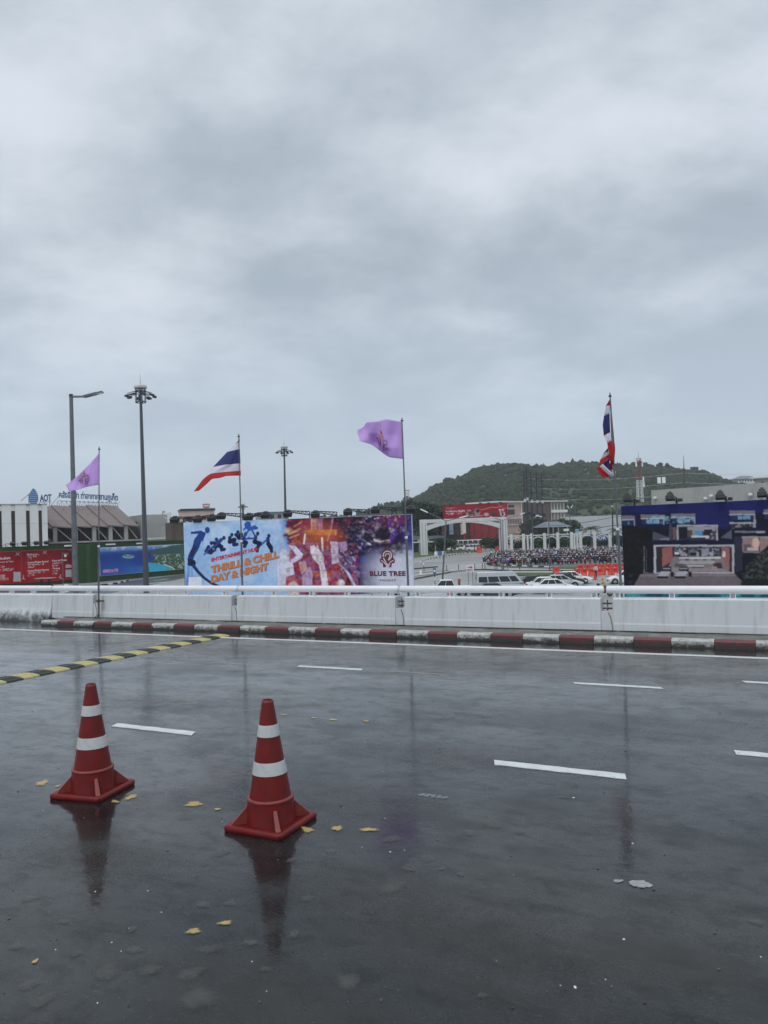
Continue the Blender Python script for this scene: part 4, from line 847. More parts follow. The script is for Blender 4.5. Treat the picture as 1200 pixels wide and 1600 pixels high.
for px, py, sd, lab in fl: floodlight(F1, px, py, lab, -sd, 1.75, random.uniform(.5, .75), ztop=zt1, back=1.3)
# ================================================================== the dark villa billboard
F2 = Front(970.5, 62, 1330, 54); s2 = Sheet(F2, 970.5, 791.5, 941, 1235, .042)
cv_ = lambda X, Y: (960+X/5, 700+Y/5)
s2.fill((12, 12, 30)); s2.mask(np.clip((s2.noise(30, 61)-.3)*1.6, 0, .8)*np.clip((832-s2.Y)/14, 0, 1), (20, 24, 84)); s2.mask(np.clip((803-s2.Y)/4, 0, 1), (22, 26, 92)); s2.mask(np.clip((828-s2.Y)/4, 0, 1)*(s2.X > 1088)*(s2.X < 1138), (22, 26, 88))
def vp(pts, c, a=1.0): s2.poly([cv_(*p) for p in pts], c, a)
def vr(x0, y0, x1, y1, c, a=1.0): vp([(x0, y0), (x1, y0), (x1, y1), (x0, y1)], c, a)
for (x0, x1, y0) in ((48, 160, 528), (205, 390, 520), (440, 632, 512), (898, 1100, 488), (1165, 1260, 480)):
    vr(x0, y0, x1, y0+32, (116, 112, 122)); vr(x0, y0+28, x1, y0+36, (176, 174, 184)); vr(x0+10, y0+36, x1-8, y0+76, (34, 52, 84)); vr(x0+60, y0+42, x1-40, y0+70, (116, 168, 196), .8); vr(x1-8, y0+20, x1, y0+80, (150, 148, 160)); 
    for k in range(4): vr(x0+20+k*(x1-x0)/5, y0+38, x0+24+k*(x1-x0)/5, y0+76, (16, 22, 44))
s2.mask(np.clip((s2.noise(4, 66)-.5)*5, 0, .6)*(s2.Y > 806)*(s2.Y < 818)*(s2.X > 1010)*(s2.X < 1086), (150, 190, 214))
vr(898, 580, 1100, 592, (170, 168, 178)); vr(905, 592, 1085, 634, (36, 36, 50)); s2.mask(np.clip((s2.noise(2.5, 67)-.55)*7, 0, .7)*(s2.X > 1141)*(s2.X < 1178)*(s2.Y > 818)*(s2.Y < 827), (170, 160, 160)); vr(1085, 560, 1105, 634, (158, 152, 164))
vp([(160, 610), (300, 640), (300, 1000), (60, 1000), (50, 610)], (10, 10, 14)); s2.mask(np.clip((s2.noise(3, 62)-.56)*5, 0, .5)*(s2.X < 1008)*(s2.Y > 822), (34, 36, 40))
vp([(300, 652), (430, 700), (430, 722), (300, 722)], (74, 76, 92)); vp([(350, 712), (440, 700), (440, 724), (360, 724)], (130, 128, 140)); vp([(918, 635), (918, 712), (830, 700)], (84, 86, 104)); vp([(430, 600), (450, 600), (450, 720), (425, 720)], (70, 68, 84))
# upper room
vr(488, 600, 808, 722, (168, 164, 174)); vr(500, 612, 796, 720, (66, 60, 72)); vr(505, 620, 570, 712, (22, 22, 34)); vr(572, 614, 790, 650, (150, 146, 152)); vr(572, 640, 606, 690, (84, 70, 66)); vr(632, 644, 686, 688, (80, 140, 176)); vr(700, 636, 764, 680, (30, 32, 50)); vr(610, 640, 630, 690, (140, 136, 146)); vr(600, 684, 740, 706, (190, 190, 198)); vr(528, 700, 712, 718, (34, 40, 66)); s2.mask(np.clip((s2.noise(3, 63)-.52)*6, 0, .8)*(s2.X > 1110)*(s2.X < 1122)*(s2.Y > 832)*(s2.Y < 843), (180, 176, 186)); vr(455, 620, 486, 715, (104, 84, 88))
vr(240, 720, 1000, 748, (12, 16, 46)); vr(940, 648, 1180, 662, (130, 130, 146), .8); vr(940, 620, 1260, 646, (16, 18, 44)); vr(1110, 650, 1170, 664, (170, 170, 180), .8)
# main room
vr(308, 756, 936, 980, (178, 176, 186)); vr(326, 770, 918, 970, (44, 40, 50)); vp([(372, 782), (450, 768), (455, 880), (375, 930)], (150, 92, 88)); vp([(836, 766), (918, 780), (918, 965), (836, 900)], (150, 96, 96)); vr(846, 806, 866, 852, (214, 206, 206)); vr(900, 780, 920, 968, (60, 40, 46))
vr(455, 768, 834, 850, (52, 52, 60)); vr(470, 764, 830, 774, (150, 150, 158))
for x in (505, 560, 660, 668, 770, 790): vr(x, 768, x+10, 850, (18, 18, 26))
s2.mask(np.clip((s2.noise(3.2, 64)-.47)*5, 0, .85)*(s2.X > 1054)*(s2.X < 1124)*(s2.Y > 857)*(s2.Y < 869), (176, 176, 186)); vr(470, 812, 502, 832, (214, 214, 220)); vr(580, 795, 645, 842, (90, 92, 104), .8); vr(590, 818, 640, 838, (24, 24, 30)); vr(680, 790, 740, 830, (150, 152, 166), .8)
vp([(460, 850), (838, 850), (905, 970), (400, 970)], (126, 116, 118)); vr(505, 850, 830, 866, (196, 192, 196)); 
for k in range(8): vr(525+k*34, 866, 545+k*34, 888, (98, 66, 62) if k % 2 else (150, 140, 140))
vp([(510, 880), (780, 878), (790, 905), (500, 905)], (158, 160, 162)); vp([(470, 905), (560, 905), (560, 930), (470, 930)], (90, 84, 88)); vr(570, 914, 700, 936, (180, 176, 176)); vr(585, 928, 700, 938, (60, 50, 50)); vp([(770, 900), (835, 895), (848, 945), (780, 940)], (66, 44, 46)); vr(760, 925, 800, 952, (150, 140, 142)); vp([(410, 930), (840, 940), (900, 966), (395, 966)], (150, 136, 138), .7)
vr(230, 768, 236, 980, (110, 108, 120)); vr(248, 790, 252, 975, (90, 88, 100)); vr(232, 972, 310, 980, (110, 108, 120)); vr(262, 770, 306, 975, (16, 16, 26))
# terrace and loungers
vp([(205, 985), (935, 980), (1030, 1075), (1040, 1082), (150, 1082)], (112, 100, 106)); vp([(205, 985), (935, 980), (955, 1000), (190, 1005)], (132, 118, 122)); s2.mask(np.clip((s2.noise(5, 65)-.5)*2, 0, .3)*(s2.Y > 896)*(s2.Y < 918), (90, 80, 90))
for x in (335, 470):
    vp([(x+40, 930), (x+108, 926), (x+110, 966), (x+30, 966)], (40, 38, 46)); vp([(x+44, 938), (x+100, 936), (x+100, 946), (x+44, 948)], (150, 148, 156)); vp([(x+30, 962), (x+100, 962), (x+85, 1002), (x, 1002)], (170, 170, 180)); vp([(x, 1002), (x+85, 1002), (x+85, 1018), (x, 1018)], (26, 26, 32))
vr(440, 968, 466, 1006, (26, 24, 30)); vr(578, 968, 606, 1004, (26, 24, 30))
vp([(985, 975), (1040, 985), (1100, 1045), (1090, 1060), (1000, 1020)], (58, 62, 84)); s2.ell(*cv_(1130, 1015), 9, 8, (62, 68, 96)); vp([(935, 690), (1000, 690), (1000, 960), (945, 970)], (42, 44, 62))
# right room and shrub
vr(1000, 694, 1260, 812, (150, 120, 118)); vr(996, 690, 1260, 702, (150, 148, 158)); vr(1128, 702, 1138, 816, (40, 34, 40)); s2.ell(*cv_(1105, 742), 6, 8, (214, 176, 160)); vr(1010, 752, 1066, 812, (96, 84, 92)); vr(1040, 780, 1125, 800, (190, 170, 160)); vr(1008, 806, 1260, 820, (120, 116, 126))
s2.mask(np.clip((s2.noise(9, 71)-.30+np.clip((s2.X-1165)/60, 0, .3))*6, 0, 1)*(s2.X > 1158)*(s2.Y > 852+(1200-s2.X)*.9)*(s2.Y < 915), (24, 26, 26)); s2.mask(np.clip((s2.noise(2.6, 72, 2)-.52)*6, 0, .7)*(s2.X > 1165)*(s2.Y > 854+(1200-s2.X)*.9)*(s2.Y < 905), (84, 92, 84))
s2.mask(np.clip((s2.Y-917)/1.0, 0, 1), (14, 26, 46)); s2.mask(np.clip((s2.Y-924)/2, 0, 1)*np.clip((s2.noise(20, 73)-.1)*3, 0, 1), (22, 84, 100)); s2.mask((s2.Y > 925)*np.clip((s2.noise(16, 74)-.52)*6, 0, 1), (70, 150, 160))
s2.blur(-1, 1)
vb_ = poster_box(F2, 'billboard', 'dark blue billboard picturing a lit two-storey villa with loungers by a pool', 'billboard', s2, M['sign_blue'], .6, 'roadside billboards')
s2.build('printed_sheet', vb_, M['print'], gain=.98); legs(vb_, [1, 5, 9, 12], max(.3, s2.zb), .4)
zt2 = F2.loc(1000, 790)[1]
def headlamp(px, py, label, twin=False):
    x, z = F2.loc(px, py, -.9); zz = z; o = thing('floodlight', label, 'floodlight', F2.A+F2.ex*x-F2.n*.75, F2.rz, 'twin floodlights over the villa billboard'); 
    MB().bar((0, 0, 0), (0, 0, zz-.1), .14).bar((0, 0, zz-.45), (-.25, -1.2, zz+.1), .06).bar((0, 0, zz-.1), (-.25, -1.2, zz+.12), .06).bar((.1, 0, zz-.4), (.35, -.4, zz-.25), .06).build('post', M['dark_steel'], o)
    R = Matrix.Rotation(math.radians(-16), 3, 'X'); c = Vector((-.25, -1.25, zz-.05))
    h = MB().box(c+Vector((0, 0, .16)), (.44, .4, .22), 0, R).box(c+Vector((0, 0, .32)), (.22, .25, .16), 0, R).box(c, (.62, .5, .16), 0, R).box(c+Vector((0, -.02, -.16)), (.66, .5, .20), 0, R).build('lamp_head', M['black'], o, bevel=.02)
    MB().box(c+Vector((0, -.27, -.13)), (.6, .02, .1), 0, R).build('glass', M['glass'], h)
    MB().box(Vector((.35, -.45, zz-.3)), (.3, .4, .25)).build('side_lamp', M['black'], o, bevel=.03)
for px, py, lab in ((984, 777, 'floodlight at the left end above the dark villa billboard'), (1051, 775, 'second floodlight above the dark villa billboard, under the thin mast'), (1130, 773, 'third floodlight above the dark villa billboard, before the concrete wall'), (1196, 769, 'floodlight at the right picture edge above the villa billboard')): headlamp(px, py, lab)
# ================================================================== left side: turf-clad hoardings with posters, cargo buildings
ca_ = lambda X, Y: (X/10, 850+Y/10)                     # crop used for the red board
HR = Front(-25, 122, 140, 131)                            # turf wall behind the red board
o = HR.thing('turf_hoarding', 'dark green turf-covered hoarding behind the red supermarket board', 'hoarding', 'turf-covered hoardings')
xr = HR.loc(142, 880)[0]; zt = HR.loc(70, 853.5)[1]
MB().b2(-6, xr, 0.0, .8, 0, zt).build('hoarding_wall', M['turf'], o, bevel=.05)
MB().b2(-6, xr, -.05, .9, zt, zt+.12).build('capping', M['turf'], o)
x0 = HR.loc(113, 880)[0]; mb = MB().b2(x0, xr, -1.2, -.003, 0, zt+.1).build('corner_block', M['turf'], o, bevel=.05)
HS = Front(143.5, 130, 300, 152)
o2 = HS.thing('turf_hoarding', 'dark green turf-covered hoarding carrying the blue sea poster', 'hoarding', 'turf-covered hoardings')
zs = HS.loc(155, 850)[1]
MB().b2(0, HS.w, 0, .8, 0, zs).build('hoarding_wall', M['turf'], o2, bevel=.05)
MB().b2(0, HS.w, -.06, .9, zs, zs+.14).build('capping', M['turf'], o2)
MB().b2(-.9, .0, -.4, 1.6, 0, zs-.1).build('corner_block', M['turf'], o2, bevel=.05)
for px, py in ((110, 852.5), (172, 850.5), (219, 849)):
    Fq = HR if px < 140 else HS; x, z = Fq.loc(px, py); MB().b2(x-1.0, x+1.0, -.25, .05, z-.12, z+.12).build('lamp_strip', M['lens'], o if px < 140 else o2)
# red supermarket board
sr = Sheet(HR, -25, 864, 917, 112.6, .06); z_t = HR.loc(60, 859.7)[1]; z_b = HR.loc(60, 909)[1]
sr.zt, sr.zb = z_t, z_b
sr = None
class Sheet2(Sheet):
    def __init__(s, F, x0, x1, zb, zt, res):
        s.F = F; s.x0, s.x1, s.zb, s.zt = x0, x1, zb, zt; s.nx = int((x1-x0)/res); s.nz = int((zt-zb)/res); s.lx, s.lz = np.meshgrid(np.linspace(x0, x1, s.nx), np.linspace(zt, zb, s.nz))
        w = np.array(F.A)[None, None]+s.lx[..., None]*np.array(F.ex)+s.lz[..., None]*np.array((0, 0, 1.)); m = np.array(CMI); q = w@m[:3, :3].T+m[:3, 3]
        s.X = 600+F_PX*q[..., 0]/-q[..., 2]; s.Y = 800-F_PX*q[..., 1]/-q[..., 2]; s.C = np.ones((s.nz, s.nx, 3))
sr = Sheet2(HR, HR.loc(-22, 890)[0], HR.loc(112.8, 880)[0], z_b, z_t, .06)
sr.fill((128, 20, 34)); sr.ell(62, 893, 34, 22, (190, 26, 38), 1.4, .95); sr.ell(-5, 900, 30, 30, (196, 26, 40), 1.2, .9)
sr.stroke([(-25, 863.5), (113, 857.5)], 1.2, (196, 70, 78)); sr.stroke([(33.2, 860), (33.8, 912)], .8, (196, 70, 78)); sr.stroke([(112.4, 855), (112.4, 906)], 1.0, (190, 64, 72)); sr.stroke([(-25, 916), (113, 904)], 1.4, (196, 40, 48))
for (X0, Y0, X1, h, sd) in ((425, 195, 570, 20, 1), (430, 222, 490, 28, 2), (430, 318, 685, 24, 3), (430, 352, 530, 28, 4), (430, 445, 695, 24, 5), (430, 480, 530, 28, 6), (815, 295, 970, 20, 7), (815, 328, 905, 26, 8), (815, 415, 900, 20, 9), (818, 450, 890, 26, 10), (1060, 88, 1110, 12, 12)):
    a = ca_(X0, Y0); sr.scribble(a[0], a[1], ca_(X1, 0)[0], h/10, (226, 190, 196), sd, -.09)
for (X0, Y0, X1, h, sd) in ((0, 340, 70, 30, 21), (0, 390, 215, 40, 22), (0, 480, 75, 55, 23), (0, 540, 125, 36, 24)):
    a = ca_(X0, Y0); sr.scribble(a[0], a[1], ca_(X1, 0)[0], h/10, (232, 200, 205), sd, -.09)
for (cx, cy) in ((270, 155), (695, 130)):
    for dx, dy in ((-28, 22), (28, 25), (-18, -18), (30, -18)): sr.stroke([ca_(cx, cy), ca_(cx+dx, cy+dy)], .7, (232, 205, 208))
for (cx, cy) in ((365, 540), (940, 525)): sr.stroke([ca_(cx-20, cy-2), ca_(cx+22, cy+12)], .9, (236, 206, 208)); sr.stroke([ca_(cx-2, cy+2), ca_(cx, cy-50)], .9, (236, 206, 208))
sr.rect(*ca_(1022, 322), *ca_(1112, 372), (220, 190, 196)); sr.rect(*ca_(1022, 400), *ca_(1116, 515), (196, 200, 206)); sr.rect(*ca_(208, 435), *ca_(320, 585), (196, 200, 206))
rb = poster_box(HR, 'poster_board', 'red advertising board listing stores, mounted on green turf at far left', 'billboard', sr, M['sign_red'], .12, 'posters on the turf hoardings'); rb.location -= HR.n*-.16
sr.build('printed_sheet', rb, M['print'], gain=.75)
def red_text(t, a, b, h, bold=.012):
    letters('lettering', t, M['sign_white'], rb, HR, ca_(*a), ca_(*b), h, y=-.03, bold=bold)
red_text('huket.', (2, 248), (166, 234), 4.2); red_text('ment at Tops.', (0, 302), (212, 285), 3.0); red_text('Find us at ...', (422, 182), (618, 172), 3.2); red_text('· Central Phuket Festival', (412, 308), (752, 284), 3.0); red_text('· Central Phuket Floresta', (412, 437), (762, 412), 3.0)
red_text('· Porto de Phuket', (795, 278), (1040, 262), 3.0); red_text('· Thalang', (800, 405), (932, 396), 3.4)
# sea poster
ss = Sheet2(HS, HS.loc(155.2, 880)[0], HS.loc(292, 870)[0], HS.loc(155.5, 900)[1], HS.loc(155.5, 856)[1], .08)
cs = lambda X, Y: (X/4.615, 740+Y/4.615)
v = (ss.zt-ss.lz)/(ss.zt-ss.zb)
ss.fill((40, 92, 168)); ss.mask(np.clip(1-v*5.5, 0, 1), (140, 176, 210)); ss.mask(np.clip(1-v*6, 0, 1)*np.clip((ss.noise(8, 81)-.45)*5, 0, 1), (206, 216, 228)); ss.mask(np.clip((v-.16)*9, 0, 1), (36, 70, 148)); ss.mask(np.clip((v-.45)*2, 0, .8), (44, 96, 176)); ss.mask(np.clip((ss.noise(9, 82, 4, .5)-.5)*3, 0, .5)*(v > .2), (30, 62, 138)); ss.mask(np.clip((v-.7)*3, 0, .7)*np.clip((ss.X-190)/60, 0, 1), (60, 160, 200))
ss.ell(*cs(920, 598), 9, 3, (140, 176, 178)); ss.ell(*cs(920, 592), 7, 1.8, (70, 110, 90)); ss.ell(*cs(920, 590), 4, 1.2, (150, 160, 140))
ss.poly([cs(1065, 560), cs(1120, 545), cs(1170, 535), cs(1230, 520), cs(1330, 505), cs(1340, 570), cs(1090, 592)], (64, 92, 90)); ss.poly([cs(1075, 588), cs(1330, 572), cs(1330, 600), cs(1110, 606)], (74, 110, 92))
ss.poly([cs(1070, 640), cs(1110, 612), cs(1230, 585), cs(1330, 580), cs(1330, 700), cs(1240, 690), cs(1190, 660), cs(1100, 645)], (66, 96, 72)); ss.mask(np.clip((ss.noise(2.2, 83, 3)-.55)*8, 0, .8)*(ss.X > 240)*(ss.Y > 866)*(ss.Y < 890), (190, 196, 190)); ss.poly([cs(1060, 640), cs(1200, 660), cs(1255, 700), cs(1180, 705), cs(1075, 705)], (70, 176, 206)); ss.stroke([cs(1180, 655), cs(1235, 675), cs(1262, 700)], 1.6, (220, 216, 200))
ss.scribble(*cs(738, 694), cs(848, 0)[0], 4.6, (214, 140, 186), 84, -.1); ss.mask(.12*(ss.X > cs(738, 0)[0])*(ss.X < cs(848, 0)[0])*(abs(ss.Y-cs(0, 710)[1]) < 2.2), (236, 180, 210))
sb_ = poster_box(HS, 'poster_board', 'blue sea and coastline poster mounted on green turf', 'billboard', ss, M['sign_white'], .12, 'posters on the turf hoardings'); sb_.location -= HS.n*-.16
ss.build('printed_sheet', sb_, M['print'], gain=INK)
# white panelled block of the cargo building
A1 = Front(-40, 158, 74.5, 165.5); b1 = A1.thing('cargo_building', 'pale panelled building with narrow dark window slots, far left', 'building')
zt = A1.loc(35, 788.5)[1]; zs_ = A1.loc(35, 798)[1]
MB().b2(0, A1.w-.02, .35, 14, 0, zt-.3).build('wall', M['dark_brown'], b1)
edges = [(-40, -36), (-33, -19), (-14.5, -1.5), (3, 17.8), (24, 41), (47, 60.5), (66, 74.5)]
for a, b in edges:
    xa, xb = A1.loc(a, 820)[0], A1.loc(b, 820)[0]; zm = A1.loc(a, 818)[1]
    MB().b2(max(0, xa), xb, 0, .36, 0, zm-.03).build('wall_panel', M['white_wall'], b1, bevel=.03); MB().b2(max(0, xa), xb, 0, .36, zm, zt).build('wall_panel', M['white_wall'], b1, bevel=.03)
for (a, b) in zip(edges[:-1], edges[1:]):
    xa, xb = A1.loc(a[1], 820)[0], A1.loc(b[0], 820)[0]; MB().b2(xa+.02, xb-.02, .16, .36, zs_, zt-.15).build('lintel', M['white_wall'], b1)
MB().b2(0, A1.w, -.1, 14.1, zt, zt+.18).build('roof', M['concrete'], b1)
# brown folded-roof hall
A2 = Front(74, 172, 221, 184); b2o = A2.thing('cargo_hall', 'long brown hall with overlapping slanted roof plates behind the turf hoarding', 'building')
ze = A2.loc(140, 823)[1]; zr = A2.loc(140, 789)[1]; zl = A2.loc(140, 845)[1]
MB().b2(0, A2.w, 3.0, 16, 0, ze+1).build('wall', M['dark_brown'], b2o)
MB().b2(-4, A2.w, -1.2, 3.0, zl-.35, zl).build('ledge', M['concrete'], b2o); MB().b2(-4, A2.w, 0.2, 3.0, 0, zl-.35).build('lower_wall', M['black'], b2o)
bays = [50, 80, 112, 141.5, 167, 191.5, 214.5]
for i, (a, b) in enumerate(zip(bays[:-1], bays[1:])):
    xa, xb = A2.loc(a, 823)[0], A2.loc(b, 823)[0]; w = xb-xa; sh_ = -3.1; mb = MB()
    dz = .28
    def q(x, t, up): return (x+sh_*t, -1.0+7.0*t, ze+(zr-ze)*t+up)
    vs = [q(xa-.1, 0, .35), q(xb, 0, 0), q(xb, 1, 0), q(xa-.1, 1, .35), q(xa-.1, 0, .1), q(xb, 0, -.3), q(xb, 1, -.3), q(xa-.1, 1, .1)]
    mb.add(vs, [(0, 1, 2, 3), (7, 6, 5, 4), (0, 4, 5, 1), (1, 5, 6, 2), (2, 6, 7, 3), (3, 7, 4, 0)]).build('roof_plate', M['brown_roof'], b2o)
    MB().b2(xa+.25, xa+1.1, -.6, .2, zl, ze).build('column', M['concrete'], b2o)
    MB().bar((xa+1.3, 0, ze-.3), (xb-.1, -.1, zl+.2), .22).build('brace', M['concrete'], b2o)
    for k in range(7):
        x = xa+1.3+k*(w-1.3)/7; MB().b2(x, x+.12, 2.85, 3.0-.001, zl, ze).build('slat', M['hotel_brown'], b2o)
    xo = q(xa, .75, 0); MB().b2(xo[0]+.9, xo[0]+1.5, xo[1], xo[1]+.8, xo[2], xo[2]+1.2).build('roof_stub', M['concrete'], b2o)
# roof plates of the hall behind the white block
MB().add([(-9, 0, ze), (0, 0, ze), (-3, 7, zr+.6), (-12, 7, zr+.6), (-9, 0, ze-.3), (0, 0, ze-.3), (-3, 7, zr+.3), (-12, 7, zr+.3)], [(0, 1, 2, 3), (7, 6, 5, 4), (0, 4, 5, 1), (1, 5, 6, 2), (2, 6, 7, 3), (3, 7, 4, 0)]).build('roof_plate', M['brown_roof'], b2o)
MB().b2(-16, A2.w-3.5, 7.0, 16, zr-.5, zr+.05).build('ridge_roof', M['brown_roof'], b2o)
# roof signs
A3 = Front(40, 178, 190, 188); sgn = A3.thing('roof_sign', 'blue airport logo and AOT letters standing on the hall roof', 'sign')
def ps(px, py): x, z = A3.loc(px, py); return (x, 0, z)
zb3 = A3.loc(52, 790)[1]
pts = [(cx_, cy_) for cx_, cy_ in ((52, 763), (55.5, 766), (59, 773), (60, 780), (57.5, 787), (54, 789.5), (50, 789.5), (46.5, 786), (44.5, 779), (46, 771), (49, 766))]
M['logo_blue'] = mat('logo_blue', (.05, .14, .36), .4); M['logo_light'] = mat('logo_light', (.34, .50, .68), .4)
plate('emblem', A3, sgn, M['logo_blue'], pts, 0, .3)
for k in range(7):
    y = 767+k*3.0; hw = 6.6*math.sqrt(max(.05, 1-((y-777)/13.5)**2)); plate('emblem_stripe', A3, sgn, M['logo_light'], [(52.3-hw, y), (52.3+hw, y-.3), (52.3+hw, y+.7), (52.3-hw, y+1.0)], -.32, .05)
letters('lettering', 'AOT', M['sign_blue'], sgn, A3, (62, 784), (80.5, 783), 11, y=0, bold=.04, depth=.3)
mb = MB()
for (a, b) in (((33, 783), (45, 772)), ((45, 772), (45, 792)), ((62, 785), (60, 792)), ((70, 784), (68, 794)), ((78, 784), (76, 795)), ((62, 784.5), (80, 784))): mb.bar(ps(*a), ps(*b), .12)
mb.build('frame', M['dark_steel'], sgn)
sg2 = A3.thing('roof_sign', 'row of dark blue Thai letters on a scaffold above the hall roof', 'sign')
letters('lettering', 'คลังสินค้า ท่าอากาศยานภูเก็ต', M['sign_blue'], sg2, A3, (92, 781), (184, 785.5), 15, y=0, bold=.03, depth=.3)
mb = MB()
for k in range(14):
    x = 90+k*7.0; mb.bar(ps(x, 783+.03*k), ps(x-2, 797+.03*k), .07); mb.bar(ps(x, 783), ps(x+6, 796), .05); mb.bar(ps(x+6, 783), ps(x, 796), .05)
mb.bar(ps(90, 782.5), ps(184, 786.5), .1); mb.bar(ps(92, 792), ps(182, 795), .1); mb.bar(ps(78, 792), ps(92, 775), .09); mb.build('scaffold', M['dark_steel'], sg2)
mb = MB(); rr = random.Random(3); x = 105
while x < 179:
    w = rr.uniform(1.4, 2.4); a = ps(x, 793+.03*(x-105)); mb.box((a[0]+w*.07, -.1, a[2]), (w*.13, .2, rr.uniform(.55, .8))); x += w+.8
tag(mb.build('small_letters', M['sign_blue'], sg2), None, None, None, 'stuff')
# grey wall block and sheds to the right of the hall
A4 = Front(221, 186, 268, 190); b4 = A4.thing('concrete_building', 'plain grey concrete block right of the brown hall', 'building'); zt = A4.loc(245, 804)[1]
MB().b2(0, A4.w-1, 0, 14, 0, zt).build('wall', M['concrete'], b4); MB().b2(A4.w-1, A4.w, -.2, 14, 0, zt+.5).build('end_pillar', M['white_wall'], b4); MB().b2(-.2, A4.w-1, -.3, .0-.001, A4.loc(245, 843)[1], A4.loc(245, 840)[1]).build('ledge', M['pale_concrete'], b4)
for px in (230, 262): x = A4.loc(px, 800)[0]; MB().b2(x-.3, x+.3, 3, 3.6, zt, zt+1).build('roof_post', M['concrete'], b4)
A5 = Front(269, 176, 296, 178); b5 = A5.thing('shed', 'small brown shed with pale slanted roof beside the billboard end', 'shed'); zt = A5.loc(280, 816)[1]
MB().b2(0, A5.w, .6, 6, 0, zt).build('wall', M['hotel_brown'], b5); MB().add([(-.4, 0, zt+.9), (A5.w, 0, zt), (A5.w, 6, zt+.3), (-.4, 6, zt+1.4), (-.4, 0, zt+.75), (A5.w, 0, zt-.15), (A5.w, 6, zt+.15), (-.4, 6, zt+1.25)], [(0, 1, 2, 3), (7, 6, 5, 4), (0, 4, 5, 1), (1, 5, 6, 2), (2, 6, 7, 3), (3, 7, 4, 0)]).build('roof', M['white_wall'], b5)
for x in (.1, A5.w-.4): MB().b2(x, x+.3, .2, .5, 0, zt).build('column', M['rust'], b5)
A6 = Front(284, 292, 336, 296); b6 = A6.thing('pink_building', 'pale pink building with a dark flat roof rim and small red sign above the billboard', 'building'); zt = A6.loc(310, 798)[1]; zc2 = A6.loc(310, 794.5)[1]
MB().b2(0, A6.w, 0, 14, 0, zt).build('wall', M['pink_wall'], b6); MB().b2(-.3, A6.w+.3, -.4, 14.4, zt, zc2).build('roof', M['dark_steel'], b6)
for (a, b, c, d) in ((327, 805, 333, 811), (290, 807, 300, 816), (313, 806, 322, 812)): xa, z1 = A6.loc(a, b); xb, z0 = A6.loc(c, d); MB().b2(xa, xb, -.06, .02, z0, z1).build('window', M['window_dark'], b6)
xa, z1 = A6.loc(318, 786.5); xb, z0 = A6.loc(329, 793); w_ = MB().b2(xa, xb, 3, 3.3, z0, z1).build('sign_board', mat('pale_red', (.5, .16, .15), .5), b6); MB().b2(xa+.3, xb-.3, 2.9, 2.999, (z0+z1)/2-.25, (z0+z1)/2+.25).build('sign_band', M['sign_white'], w_); MB().b2(xa+1, xb-1, 3.1, 3.2, zc2, z0).build('sign_leg', M['dark_steel'], b6)
A7 = Front(405, 205, 452, 207); b7 = A7.thing('flat_building', 'grey flat-roofed building behind the billboard below the distant mast', 'building'); zt = A7.loc(430, 801)[1]
MB().b2(0, A7.w, 0, 10, 0, zt).build('wall', M['corrugated'], b7); MB().b2(-.3, A7.w+.3, -.3, 10.3, zt, zt+.25).build('roof', M['bluegrey_roof'], b7)
for k in range(4): MB().b2(1.2+k*1.9, 2.2+k*1.9, -.05, .01, zt-1.5, zt-.5).build('window', M['window_dark'], b7)
# little things on the left forecourt
g = GP(72, 922); o = thing('bus_shelter', 'small grey canopy shelter in front of the red board', 'shelter', g, .05)
zc_ = P(70, 904, g.y).z-G; mb = MB().b2(-1.3, 1.2, -.9, .9, zc_, zc_+.10).build('roof', M['corrugated'], o); MB().b2(-.7, -.55, -.3, .3, 0, zc_).build('post', M['dark_steel'], o); MB().b2(.45, .6, -.3, .3, 0, zc_).build('post', M['dark_steel'], o); MB().b2(-.5, .8, -.3, .5, zc_-1.6, zc_-.5).build('cabinet', M['black'], o)
g = GP(99, 925); o = thing('camera_pole', 'thin pole with a white camera head before the red board', 'pole', g); t = P(99, 864, g.y).z-G
MB().tube((0, 0, 0), (0, 0, t), .05, .04, 8).build('pole', M['galv'], o); MB().tube((.0, 0, t), (.5, -.1, t-.15), .03).box((.55, -.1, t-.12), (.5, .22, .2)).build('arm', M['galv'], o); MB().lathe([(.02, 0), (.16, -.05), (.18, -.25), (.1, -.4), (.01, -.42)], 10, 0, (.45, -.1, t-.2)).build('camera_head', M['sign_white'], o)
g = GP(104, 925); o = thing('utility_cabinet', 'small white utility box at the foot of the camera pole', 'cabinet', g); MB().b2(-.3, .3, -.2, .2, 0, 1.15).build('box', M['sign_white'], o); MB().b2(-.33, .33, -.23, .23, 1.15, 1.2).build('lid', M['galv'], o)
# floodlights over the red board
for px, lab in ((16, 'floodlight bracket under the second white panel of the cargo block'), (34, 'floodlight bracket under the third white panel'), (53, 'floodlight bracket under the fourth white panel'), (69, 'floodlight bracket under the last white panel before the brown hall')):
    x, z = HR.loc(px, 850); o = thing('floodlight', lab, 'floodlight', HR.A+HR.ex*x-HR.n*.4, HR.rz, 'floodlights above the red board'); zt0 = HR.loc(70, 853.5)[1]+.12
    MB().bar((-.6, 0, zt0), (-.6, 0, zt0+.5), .08).bar((-.6, 0, zt0+.5), (0, -1.0, zt0+.6), .06).bar((-.6, 0, zt0+.1), (0, -1.0, zt0+.55), .05).bar((-1.3, 0, zt0+.02), (-.6, 0, zt0+.5), .06).build('arm', M['dark_steel'], o)
    R = Matrix.Rotation(.5, 3, 'X'); MB().box((.25, -1.1, zt0+.45), (.75, .5, .5), 0, R).build('lamp_head', M['black'], o, bevel=.05)
